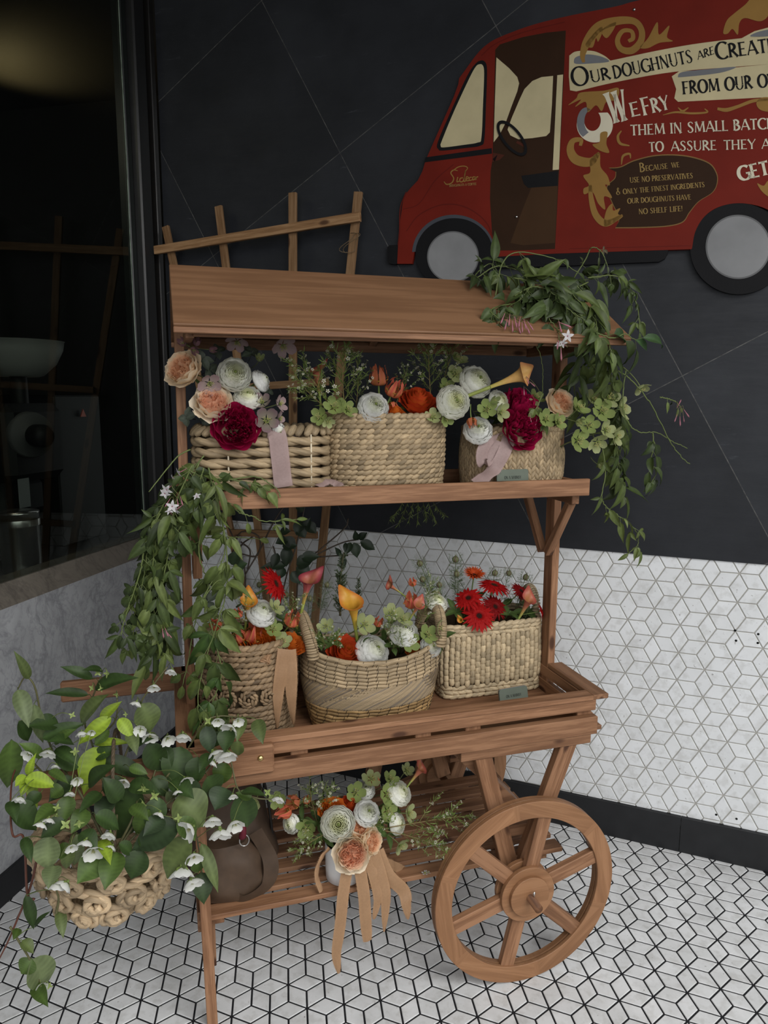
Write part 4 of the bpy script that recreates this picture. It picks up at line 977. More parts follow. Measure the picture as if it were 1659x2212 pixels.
mb = MB(); pts = spline([cw(.165, 1.60, .42), cw(.195, 1.57, .36), cw(.185, 1.56, .305), cw(.13, 1.545, .286), cw(.10, 1.56, .30)], 30); 
for s_ in (0,):
    up_ = np.array([nrm(np.cross(d, E2 + EZ * .4)) for d in np.gradient(pts, axis=0)]); V = np.r_[pts - up_ * .018, pts + up_ * .018]; mb.add(V, [(k, k + 1, 30 + k + 1, 30 + k) for k in range(29)], BR * 1.15)
mb.build('strap', LEATH, bag, O)
mb = MB(); mb.tube(spline([cw(.215, 1.655, .30), cw(.212, 1.665, .38), cw(.205, 1.69, .46), cw(.19, 1.71, .53)], 24), .0035, (.015, .012, .01), 6); mb.build('zip', LEATH, bag, O)
mb = MB(); t = np.linspace(0, 2 * PI, 24); mb.tube([cw(.135 + .011 * math.cos(u), 1.565, .425 + .014 * math.sin(u)) for u in t], .0016, (.5,) * 3, 6, cap=False); mb.build('ring', METAL, bag, O)
mb = MB(); mb.tube(spline([cw(.13, 1.562, .47), cw(.132, 1.556, .45), cw(.128, 1.560, .435)], 10), [.006, .008, .009, .009, .008, .008, .009, .009, .008, .006], (.10, .008, .018), 8); mb.build('tassel', LEATH, bag, O)

# ------------------------------------------------------------------ flowers: one prototype mesh set per kind, then every bloom its own object
def cmix(a, b, t): return np.array(a) * (1 - t) + np.array(b) * t
def ring_petal(mb, th0, span, P0, P1, P2, c0, c1, nu=6, nv=6, tip=.2, ruf=0., rf=3., base=.45, edge=None, reflex=0., notch=0., jit=.03):
    ph = RR.uniform(0, 6); Vv = np.zeros((nv, nu, 3)); C = np.zeros((nv, nu, 3)); kb = RR.gauss(1, .035)
    P0, P1, P2 = [np.array(p, float) + np.array([RR.gauss(0, jit * .4), RR.gauss(0, jit)]) * (i > 0) for i, p in enumerate((P0, P1, P2))]
    for j in range(nv):
        for i in range(nu):
            u = -1 + 2 * i / (nu - 1); v = j / (nv - 1)
            vv = v * (1 - tip * abs(u) ** 2.6 - notch * math.exp(-(u / .22) ** 2) * v)
            r, z = P0 * (1 - vv) ** 2 + 2 * P1 * vv * (1 - vv) + P2 * vv * vv
            wv = base + (1 - base) * math.sin(PI / 2 * min(1, vv * 1.5))
            w = ruf * vv ** 2
            r += w * math.sin(rf * u * PI + ph) + reflex * vv ** 5; z += w * .8 * math.cos(rf * 1.3 * u * PI + ph * 1.7) - reflex * .9 * vv ** 5
            th = th0 + u * span * wv
            Vv[j, i] = (r * math.cos(th), r * math.sin(th), z)
            c = cmix(c0, c1, vv)
            if edge is not None: c = cmix(c, edge, max(0, vv - .72) / .28)
            C[j, i] = c * kb
    mb.grid(Vv, np.clip(C, 0, 1))
def strap_petal(mb, th, path, width, c0, c1, nv=9, nu=3, wav=0., fold=.15, edge=None, wf=2.5, wp=.75):
    """narrow petal along a (r, z) path in the plane at angle th"""
    path = spline(np.array(path, float), nv); ph = RR.uniform(0, 6); V = np.zeros((nv, nu, 3)); C = np.zeros((nv, nu, 3)); er = np.array([math.cos(th), math.sin(th), 0]); et = np.array([-math.sin(th), math.cos(th), 0])
    for j in range(nv):
        v = j / (nv - 1); w = width * (math.sin(PI * min(1, .08 + v * .92) ** wp) ** .8 if 0 < v < 1 else .12 if v == 0 else .02)
        for i in range(nu):
            u = -1 + 2 * i / (nu - 1)
            V[j, i] = er * path[j][0] + EZ * (path[j][1] + fold * w * abs(u)) + et * (u * w) + (EZ * .6 + er * .4) * wav * math.sin(v * wf * 2 * PI + ph + (PI if u < 0 else 0)) * abs(u)
            C[j, i] = cmix(c0, c1, v) if edge is None or u == 0 else cmix(cmix(c0, c1, v), edge, .8)
    mb.grid(V, np.clip(C * RR.gauss(1, .04), 0, 1))
GREENS = (.075, .12, .028)
def stem_mesh(L=2.6, r=.09, col=(.13, .19, .05), bend=.25, top=-.3):
    mb = MB(); t = np.linspace(0, 1, 8); mb.tube(np.c_[bend * t ** 2, bend * .4 * t ** 2, top - t * L], r, col, 6); return mb
def mk_ranunculus(cin, cout, N=11, op=0.):
    mb = MB()
    for i in range(N):
        t = i / (N - 1); rho = .10 + .90 * t ** .85; h = .58 * (1 - t ** 1.9) + .06 * t - op * t
        n = 4 if i < 3 else 5; c = cmix(cin, cout, min(1, t * 1.5))
        for k in range(n):
            th = i * 2.4 + k * 2 * PI / n + RR.gauss(0, .12)
            ring_petal(mb, th, PI / n * 1.32, (.07, -.55), (rho * 1.22 + .10, h - .55 - .05 * t), (rho * (.90 if t < .8 else 1.04), h), c * .96, c, tip=.08, ruf=.015 + .035 * t, nu=9, nv=6, jit=.028)
    ctr = MB(); lathe(ctr, [(.0, .60), (.06, .59), (.10, .53), (.10, .3)], (.16, .20, .05), 10)
    return dict(petals=(mb, PETAL), center=(ctr, PETAL), stem=(stem_mesh(), STEM))
def mk_garden_rose(cout, cin, N=9):
    mb = MB()
    for i in range(3):
        for k in range(5):
            th = i * .7 + k * 2 * PI / 5; rho = 1.0 - .13 * i
            ring_petal(mb, th, .88, (.08, -.62), (rho * 1.18, -.55), (rho * 1.02, .18 + .1 * i - (.16 if i == 0 else 0)), cmix(cout, cin, .25), cout, nu=8, nv=7, tip=.16, ruf=.08, rf=2., reflex=.16 if i == 0 else .06, jit=.05)
    for q in range(5):                                  # quartered, ruffled heart
        a0 = q * 2 * PI / 5 + .3; cx, cy = .34 * math.cos(a0), .34 * math.sin(a0)
        for i in range(5):
            s_ = MB(); ring_petal(s_, RR.uniform(-1, 1), 1.5 + .3 * i, (.02, -.5), (.10 + .075 * i, -.2), (.045 + .072 * i, .20 - .015 * i), cin, cmix(cin, cout, .08 * i), nu=9, nv=5, tip=.12, ruf=.06, rf=3)
            V = np.concatenate(s_.V); c_, sn = math.cos(a0), math.sin(a0); V = np.c_[V[:, 0] * c_ - V[:, 1] * sn + cx, V[:, 0] * sn + V[:, 1] * c_ + cy, V[:, 2] + RR.gauss(0, .03)]; mb.add(V, s_.F, np.concatenate(s_.C))
    for i in range(4): 
        for k in range(6): ring_petal(mb, i + k * 2 * PI / 6, .62, (.1, -.5), (.55 + .09 * i, -.25), (.52 + .10 * i, .24), cmix(cin, cout, .1 + .12 * i), cmix(cin, cout, .2 + .15 * i), nu=7, nv=5, tip=.12, ruf=.06)
    cal = MB()
    for k in range(5): strap_petal(cal, k * 2 * PI / 5, [(.1, -.62), (.4, -.66), (.75, -.6)], .14, GREENS, (.10, .15, .04), nv=5)
    return dict(petals=(mb, PETAL), sepals=(cal, LEAF), stem=(stem_mesh(top=-.6), STEM))
def mk_rose(cout, cin, cbase, N=7):
    mb = MB()
    for i in range(N):
        t = i / (N - 1); rho = .12 + .72 * t ** 1.1; h = .62 - .42 * t ** 1.6; n = 3 if i < 5 else 4
        for k in range(n):
            ring_petal(mb, i * 1.1 + k * 2 * PI / n, 1.28 if i < 5 else 1.0, (.06, -.85), (rho * 1.15 + .12, h - .85), (rho, h), cmix(cbase, cin, min(1, .2 + t)), cmix(cin, cout, t), nu=8, nv=7, tip=.14, ruf=.03 + .05 * t, reflex=.05 + .26 * t ** 1.5, edge=cout, jit=.035)
    cal = MB()
    for k in range(5): strap_petal(cal, k * 2 * PI / 5, [(.08, -.85), (.3, -.9), (.5, -.75)], .10, GREENS, GREENS, nv=5)
    return dict(petals=(mb, PETAL), sepals=(cal, LEAF), stem=(stem_mesh(top=-.8), STEM))
def mk_peony(c, cd):
    mb = MB(); c = np.array(c); cd = np.array(cd)
    for i in range(3):
        for k in range(5): ring_petal(mb, i * .65 + k * 2 * PI / 5, .74, (.08, -.45), (.75 - .08 * i, -.62), (1.05 - .14 * i, .0 + .20 * i), c * .9, c * RR.uniform(.9, 1.25), nu=12, nv=8, tip=.10, ruf=.06, rf=1.6, jit=.06)
    for k in range(80):
        rr = .80 * RR.random() ** .7; th = RR.uniform(0, 2 * PI)
        s_ = MB(); h = .50 - .38 * rr ** 2 + RR.gauss(0, .08)
        ring_petal(s_, RR.uniform(-.3, .3), RR.uniform(.7, 1.25), (.03, -.6 + .0), (.20, -.25), (.16 + RR.uniform(0, .12), .16), c * .7, c * RR.uniform(.75, 1.5), nu=11, nv=7, tip=.07, ruf=.055, rf=RR.uniform(1.2, 2.2), jit=.05)
        V = np.concatenate(s_.V); V[:, 0] -= .1; a = th + RR.gauss(0, .5); V = np.c_[V[:, 0] * math.cos(a) - V[:, 1] * math.sin(a) + rr * math.cos(th) * .85, V[:, 0] * math.sin(a) + V[:, 1] * math.cos(a) + rr * math.sin(th) * .85, V[:, 2] + h]
        mb.add(V, s_.F, np.concatenate(s_.C))
    cal = MB()
    for k in range(4): strap_petal(cal, k * PI / 2, [(.05, -.5), (.4, -.62), (.8, -.5)], .12, GREENS, GREENS, nv=5)
    return dict(petals=(mb, PETAL), sepals=(cal, LEAF), stem=(stem_mesh(top=-.45), STEM))
def mk_hellebore(cin, cout, edge=None, closed=0.):
    mb = MB()
    for k in range(5):
        s_ = MB(); ring_petal(s_, k * 2 * PI / 5, .70, (.05, -.20), (.60 - .1 * closed, -.30 + .06 * (k % 2)), (1.0 - .55 * closed + RR.gauss(0, .05), .30 + .70 * closed), cin, cout, nu=9, nv=8, tip=.46, ruf=.025, edge=edge, base=.35, jit=.05); mb.add(np.concatenate(s_.V), s_.F, np.concatenate(s_.C))
    ctr = MB()
    for k in range(9): th = k * 2 * PI / 9; ctr.tube([(.10 * math.cos(th), .10 * math.sin(th), -.12), (.20 * math.cos(th), .20 * math.sin(th), .05)], [.03, .045], (.30, .40, .10), 5)
    for k in range(22):
        th = RR.uniform(0, 6.28); r = RR.uniform(.08, .38); z = RR.uniform(.16, .34); ctr.tube([(.06 * math.cos(th), .06 * math.sin(th), -.05), (r * .7 * math.cos(th), r * .7 * math.sin(th), z * .7), (r * math.cos(th), r * math.sin(th), z)], .012, (.55, .55, .28), 3, cap=False)
        ctr.add(np.array([r * math.cos(th), r * math.sin(th), z]) + LENS * np.array([.028, .028, .045]), LF, (.62, .56, .22))
    return dict(petals=(mb, PETAL), stamens=(ctr, PETAL), stem=(stem_mesh(3.0, .055, (.14, .17, .06), .6, -.16), STEM))
def mk_calla(cbase, cmid, cedge, cin):
    mb = MB(); nu, nv = 32, 18; P = np.zeros((2, nv, nu, 3)); C = np.zeros((2, nv, nu, 3))
    for side in (0, 1):
        for j in range(nv):
            for i in range(nu):
                t = -1 + 2 * i / (nu - 1); q = j / (nv - 1); ph = t * PI * 1.14; f = .5 + .5 * math.cos(ph * .88)
                top = .80 + .08 * f + .24 * f ** 9; e = max(0, (q - .84) / .16)
                r = .040 + .035 * q + .11 * q ** 2.4 + .055 * q ** 7 + .050 * e ** 2 + .014 * t - side * .010 * (1 - e ** 3)
                z = q * top - .045 * e ** 2.2 * (1 - f ** 6); x = r * math.cos(ph) + .17 * f ** 8 * q ** 8; y = r * math.sin(ph) * (1 - .45 * f ** 9 * q ** 9)
                P[side, j, i] = (x, y, z - .03 * e ** 2 * f ** 12)
                c = cmix(cbase, cmid, min(1, q * 1.7)) if side == 0 else cmix(np.array(cin) * .55, cmid, q ** 1.5)  # inner throat darkened in colour for depth, on top of its deeper pigment
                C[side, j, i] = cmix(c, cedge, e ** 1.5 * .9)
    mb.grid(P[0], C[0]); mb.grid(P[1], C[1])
    sp_ = MB(); sp_.tube([(0, 0, .05), (0, 0, .3), (.01, 0, .5), (.012, 0, .56)], [.022, .026, .024, .01], (.6, .38, .05), 8)
    st = MB(); t = np.linspace(0, 1, 8); st.tube(np.c_[-.10 * t ** 2, 0 * t, .02 - 1.3 * t], np.linspace(.042, .045, 8), cmix((.16, .22, .05), cbase, .25), 8)
    return dict(spathe=(mb, SPATHE), spadix=(sp_, PETAL), stem=(st, STEM))
def mk_gloriosa(cb, ct, ed):
    mb = MB()
    for k in range(6):
        a = k * PI / 3 + RR.gauss(0, .12); h = RR.uniform(.75, 1.05)
        strap_petal(mb, a, [(.05, 0), (.30, -.08), (.45, .18), (.36 + RR.uniform(-.1, .15), .6), (.30 + RR.uniform(-.2, .35), h)], .19, cb, ct, nv=14, nu=5, wav=.055, fold=.1, edge=ed, wf=3.5, wp=.8)
    st = MB()
    for k in range(6):
        a = k * PI / 3 + .5; st.tube([(.03, 0, 0), (.3 * math.cos(a), .3 * math.sin(a), .10), (.5 * math.cos(a), .5 * math.sin(a), .22)], .014, (.45, .48, .12), 4, cap=False); p = np.array([.5 * math.cos(a), .5 * math.sin(a), .22]); st.add(p + (LENS * np.array([.025, .025, .09])) @ basis((-math.sin(a), math.cos(a), 0)).T, LF, (.45, .22, .04))
    return dict(petals=(mb, PETAL), stamens=(st, PETAL), stem=(stem_mesh(1.6, .05, (.16, .22, .06), .3, 0.), STEM))
def mk_gerbera(c, c2, cup=.0):
    mb = MB()
    for lay, (n, L, z) in enumerate(((20, 1.0, -.02), (18, .92, .05), (16, .62, .10))):
        for k in range(n): 
            a = k * 2 * PI / n + lay * .16 + RR.gauss(0, .04); Lk = L * RR.uniform(.92, 1.04)
            strap_petal(mb, a, [(.14, z), (.5 * Lk, z + .08 + .15 * cup), (Lk, z - .06 + .55 * cup + RR.gauss(0, .05))], .165, c, c2 if lay < 2 else cmix(c, c2, .5), nv=7, nu=3, fold=.18, wp=.42)
    ctr = MB(); lathe(ctr, [(.0, .10), (.12, .115), (.2, .10), (.26, .05), (.27, -.02)], (.05, .012, .012), 20)
    for k in range(60): a = k * 2.4; r = .27 * math.sqrt(k / 60); ctr.add(np.array([r * math.cos(a), r * math.sin(a), .13]) + LENS * np.array([.016, .016, .05]), LF, (.18, .02, .018) if r > .16 else (.06, .03, .015))
    return dict(petals=(mb, PETAL), center=(ctr, PETAL), stem=(stem_mesh(2.4, .05, (.13, .19, .05), .3, -.05), STEM))
def needle(mb, p, d, L, w, col):
    d = nrm(d); s_ = nrm(np.cross(d, (RR.gauss(0, 1), RR.gauss(0, 1), RR.gauss(0, 1)))); mb.add([p - s_ * w, p + d * L * .55 + s_ * w * 1.2, p + d * L, p + d * L * .5 - s_ * w * 1.2], [(0, 1, 2, 3)], col)
def mini_flower(mb, p, d, r, c, n=5, cc=(.35, .36, .12)):
    B = basis(d); V = []; F = []
    for k in range(n):
        a = k * 2 * PI / n; k0 = len(V)
        for (rr, da, h) in ((.12, 0, 0), (.75, -.42, .12), (1., 0, .2), (.75, .42, .12)): V.append(p + r * (rr * math.cos(a + da) * B[:, 0] + rr * math.sin(a + da) * B[:, 1] + h * B[:, 2]))
        F.append((k0, k0 + 1, k0 + 2, k0 + 3))
    mb.add(V, F, c); mb.add(p + d * r * .1 + LENS * r * .26, LF, cc)
def mk_waxflower(nb=9, seed=0, fl=34, white=(.70, .68, .58)):
    st, lf, fw = MB(), MB(), MB(); main = spline([(0, 0, -.35), (.02, .0, .2), (.07, .02, .62), (.16, .05, 1.0)], 24); st.tube(main, np.linspace(.011, .005, 24), (.20, .15, .06), 5)
    tips = []
    for b in range(nb):
        i = int(lerp(6, 23, b / (nb - 1))); p = main[i]; a = b * 2.4 + RR.uniform(-.4, .4); L = lerp(.55, .22, b / (nb - 1)) * RR.uniform(.8, 1.15)
        d = nrm([math.cos(a) * .75, math.sin(a) * .75, .75]); q = spline([p, p + d * L * .5, p + d * L + EZ * L * .12], 10); st.tube(q, np.linspace(.006, .003, 10), (.17, .17, .06), 4)
        for k in range(20):
            j = RR.randint(2, 9); needle(lf, q[j], d + np.array([RR.gauss(0, .6), RR.gauss(0, .6), RR.gauss(.1, .5)]), RR.uniform(.09, .19), .0075, np.array((.16, .23, .055)) * RR.uniform(.6, 1.35))
        for k in range(3): e = q[RR.randint(5, 9)]; f_ = e + nrm(d + np.array([RR.gauss(0, .7), RR.gauss(0, .7), RR.gauss(.2, .5)])) * RR.uniform(.05, .11); st.tube([e, f_], .0028, (.2, .2, .08), 3, cap=False); tips.append((f_, f_ - e))
        tips.append((q[-1], d))
    for k in range(46): j = RR.randint(4, 23); needle(lf, main[j], np.array([RR.gauss(0, .7), RR.gauss(0, .7), .7]), RR.uniform(.10, .18), .006, np.array((.15, .22, .05)) * RR.uniform(.6, 1.3))
    RR.shuffle(tips)
    for p, d in tips[:fl]: mini_flower(fw, p, nrm(nrm(d) + np.array([RR.gauss(0, .3), RR.gauss(0, .3), .2])), RR.uniform(.030, .042), np.array(white) * RR.uniform(.85, 1.05))
    return dict(stem=(st, STEM), foliage=(lf, LEAF), flowers=(fw, PETAL))
def mk_nigella():
    pod, br, lf = MB(), MB(), MB()
    for k in range(8):
        a = k * PI / 4
        P = [(.19 * math.sin(t) * math.cos(a), .19 * math.sin(t) * math.sin(a), .26 * -math.cos(t) + .26) for t in np.linspace(.15, PI - .1, 9)]; pod.tube(P, [.05, .085, .105, .115, .115, .105, .085, .06, .03], (.15, .17, .075) if k % 2 else (.13, .10, .06), 6)
    for k in range(5): a = k * 1.257; pod.tube([(.03 * math.cos(a), .03 * math.sin(a), .5), (.06 * math.cos(a), .06 * math.sin(a), .66), (.14 * math.cos(a), .14 * math.sin(a), .74)], [.02, .014, .005], (.2, .22, .1), 4)
    for k in range(9):
        a = k * .7; er = np.array([math.cos(a), math.sin(a), 0]); q = spline([er * .05, er * .4 - EZ * .05, er * .55 + EZ * .35, er * .5 + EZ * .7], 8); br.tube(q, np.linspace(.018, .006, 8), (.13, .18, .08), 3)
        for j in range(2, 8):
            for m_ in range(3): needle(br, q[j], er + np.array([RR.gauss(0, .8), RR.gauss(0, .8), RR.gauss(.2, .6)]), RR.uniform(.15, .3), .011, np.array((.12, .17, .075)) * RR.uniform(.7, 1.3))
    st = np.c_[np.zeros(10), np.zeros(10), np.linspace(0, -3.2, 10)]; lf.tube(st, .03, (.13, .17, .07), 5)
    for k in range(60): p = np.array([0, 0, -RR.uniform(.5, 3.)]); a = RR.uniform(0, 6.28); d = np.array([math.cos(a), math.sin(a), .6]); L = RR.uniform(.4, .8); q = spline([p, p + d * L * .5, p + d * L], 4); lf.tube(q, .010, (.10, .145, .065), 3, cap=False); [needle(lf, q[RR.randint(1, 3)], d + np.array([RR.gauss(0, .6), RR.gauss(0, .6), RR.gauss(0, .5)]), RR.uniform(.2, .35), .011, (.11, .155, .07)) for _ in range(6)]
    return dict(pod=(pod, STEM), bracts=(br, LEAF), stem=(lf, LEAF))
def mk_plume():
    st, lf = MB(), MB(); main = spline([(0, 0, 0), (.02, .01, .5), (-.01, .02, 1.)], 20); st.tube(main, np.linspace(.02, .006, 20), (.09, .075, .04), 5)
    for k in range(90):
        z = RR.uniform(.05, 1.0); p = main[int(z * 19)]; a = k * 2.4; L = lerp(.20, .05, z) * RR.uniform(.7, 1.2); d = nrm([math.cos(a), math.sin(a), .9]); q = spline([p, p + d * L * .5, p + d * L + EZ * .02], 5); st.tube(q, .004, (.08, .09, .04), 3, cap=False)
        for j in range(14): needle(lf, lerp(q[0], q[-1], RR.uniform(.1, 1)), d + np.array([RR.gauss(0, .8), RR.gauss(0, .8), RR.gauss(.3, .5)]), RR.uniform(.025, .05), .005, np.array((.055, .085, .04)) * RR.uniform(.6, 1.4))
    return dict(stem=(st, STEM), foliage=(lf, LEAF))
def leaf(mb, p, d, up, L, w, col, fold=.25, droop=.3, nv=7, twist=0., wav=.0, vein=None, shape=.8, pet=0.):
    """a leaf from p along d, folded on its midrib and drooping towards its tip"""
    d = nrm(d); up = nrm(np.asarray(up, float) - d * (np.asarray(up, float) @ d)); s_ = np.cross(d, up); V = np.zeros((nv, 5, 3)); C = np.zeros((nv, 5, 3)); x = np.array(p, float); k = RR.uniform(.78, 1.2); cc = np.array(col) * k; vc = cc * 1.35 if vein is None else np.array(vein)
    ph = RR.uniform(0, 6); step = L / (nv - 1); dd = d.copy()
    for j in range(nv):
        v = j / (nv - 1); h = w * (math.sin(PI * v ** shape) ** .85 * (1.08 - .55 * v ** 5) if 0 < v < 1 else 0.02); tw = twist * v
        a = s_ * math.cos(tw) + up * math.sin(tw); b = np.cross(a, dd)
        for i, u in enumerate((-1, -.5, 0, .5, 1)):
            V[j, i] = x + a * h * u * .5 + b * (abs(u) * h * fold + wav * h * math.sin(v * 9 + ph + u * 2) * abs(u)); C[j, i] = vc if i == 2 else cc * (1 + .10 * math.cos(PI * (j + (abs(u) > .7))))
        ang = -droop * (1 / (nv - 1)) * 1.6; dd2 = nrm(dd * math.cos(ang) + up * math.sin(ang)); up = nrm(np.cross(s_, dd2)) if abs(ang) > 0 else up; dd = dd2; x = x + dd * step
    mb.grid(V, np.clip(C, 0, 1))
def mk_leafsprig(col, n=4, L=.75, w=.5):
    st, lf = MB(), MB(); st.tube([(0, 0, -1.2), (0, .02, -.4), (.03, 0, .2)], .03, np.array(col) * .8, 5)
    for k in range(n): a = k * 2 * PI / n + RR.uniform(-.3, .3); leaf(lf, (0, 0, -.15 + .1 * (k % 3)), (math.cos(a), math.sin(a), RR.uniform(.1, .7)), EZ, L * RR.uniform(.8, 1.2), w, np.array(col), .12, .4, 7)
    return dict(stem=(st, STEM), foliage=(lf, LEAF))

WH, CRM = (.93, .93, .86), (.86, .87, .58)
PEA, PEAO = (.90, .52, .30), (.93, .79, .58)
SPEC = {
 'ranunculus': [mk_ranunculus(CRM, WH), mk_ranunculus((.87, .88, .66), WH, 10), mk_ranunculus((.88, .89, .75), (.94, .94, .91), 11, .12)],
 'garden_rose': [mk_garden_rose(PEAO, PEA), mk_garden_rose((.94, .84, .66), (.90, .50, .32))],
 'rose': [mk_rose((.58, .060, .02), (.70, .16, .025), (.66, .34, .03)), mk_rose((.70, .17, .025), (.74, .24, .03), (.66, .34, .03))],
 'peony': [mk_peony((.36, .007, .060), (.2, .003, .03))],
 'hellebore_green': [mk_hellebore((.21, .27, .07), (.27, .33, .12)), mk_hellebore((.30, .35, .12), (.40, .43, .22)), mk_hellebore((.26, .31, .10), (.33, .38, .18), None, .75)],
 'hellebore_mauve': [mk_hellebore((.24, .23, .15), (.24, .165, .175), (.28, .19, .21)), mk_hellebore((.42, .34, .30), (.40, .28, .29)), mk_hellebore((.30, .19, .20), (.27, .14, .16), None, .85)],
 'calla_yellow': [mk_calla((.42, .42, .06), (.62, .33, .045), (.46, .12, .02), (.60, .30, .02))], 'calla_peach': [mk_calla((.42, .38, .09), (.62, .36, .12), (.56, .22, .10), (.55, .3, .05))],
 'calla_pink': [mk_calla((.40, .40, .10), (.46, .15, .09), (.34, .055, .05), (.5, .3, .05))], 'calla_plum': [mk_calla((.50, .46, .08), (.40, .09, .09), (.16, .012, .03), (.5, .3, .05))],
 'gloriosa': [mk_gloriosa((.58, .16, .05), (.58, .030, .085), (.58, .20, .08)), mk_gloriosa((.46, .22, .05), (.48, .10, .055), (.50, .15, .08))],
 'gerbera': [mk_gerbera((.36, .006, .006), (.42, .010, .010)), mk_gerbera((.20, .004, .005), (.22, .005, .006)), mk_gerbera((.52, .06, .012), (.55, .09, .02), .7)],
 'waxflower': [mk_waxflower(9), mk_waxflower(12, 1, 46)], 'nigella': [mk_nigella()], 'plume': [mk_plume()],
 'leaf_grey': [mk_leafsprig((.085, .105, .075), 4)], 'leaf_green': [mk_leafsprig((.07, .115, .03), 4, .8, .34)],
}
MESHES = {}
for k_, vs in SPEC.items():
    MESHES[k_] = [[(pn, mesh_of(mb_, pn, mt_)) for pn, (mb_, mt_) in v.items()] for v in vs]
KIND = {'ranunculus': ('ranunculus', 'flower'), 'garden_rose': ('garden_rose', 'flower'), 'rose': ('rose', 'flower'), 'peony': ('peony', 'flower'), 'hellebore_green': ('hellebore', 'flower'), 'hellebore_mauve': ('hellebore', 'flower'), 'calla_yellow': ('calla_lily', 'flower'), 'calla_peach': ('calla_lily', 'flower'), 'calla_pink': ('calla_lily', 'flower'), 'calla_plum': ('calla_lily', 'flower'),
        'gloriosa': ('flame_lily', 'flower'), 'gerbera': ('gerbera_daisy', 'flower'), 'waxflower': ('waxflower_sprig', 'sprig'), 'nigella': ('nigella_pod', 'seed pod'), 'plume': ('conifer_plume', 'sprig'), 'leaf_grey': ('leaf_sprig', 'sprig'), 'leaf_green': ('leaf_sprig', 'sprig')}
def bloom(kind, px, py, b, dpx, face, label, var=0, spin=None, group=None):
    """one bloom: seen at photo point (px, py) in the plane at depth b, dpx wide there; face = direction (right, towards viewer, up)"""
    p = A(px, py, b); d = (p - C0) @ FW; size = dpx / 2 * d / FPX
    f = nrm(E1 * face[0] - E2 * face[1] + EZ * face[2]); B = basis(f, (0, 0, 1) if abs(f[2]) < .95 else (1, 0, 0))
    a = RR.uniform(0, 6.28) if spin is None else spin; c, s_ = math.cos(a), math.sin(a)
    B = B @ np.array([[c, -s_, 0], [s_, c, 0], [0, 0, 1]])
    nm, cat = KIND[kind]; o = bpy.data.objects.new(nm, None); COL.objects.link(o); o.empty_display_size = .02
    M = Matrix([[*(B[i] * size), p[i]] for i in range(3)] + [[0, 0, 0, 1]]); o.matrix_world = M
    tag(o, label, cat, group)
    for pn, me in MESHES[kind][var % len(MESHES[kind])]:
        c_ = bpy.data.objects.new(pn, me); COL.objects.link(c_); c_.parent = o
    return o

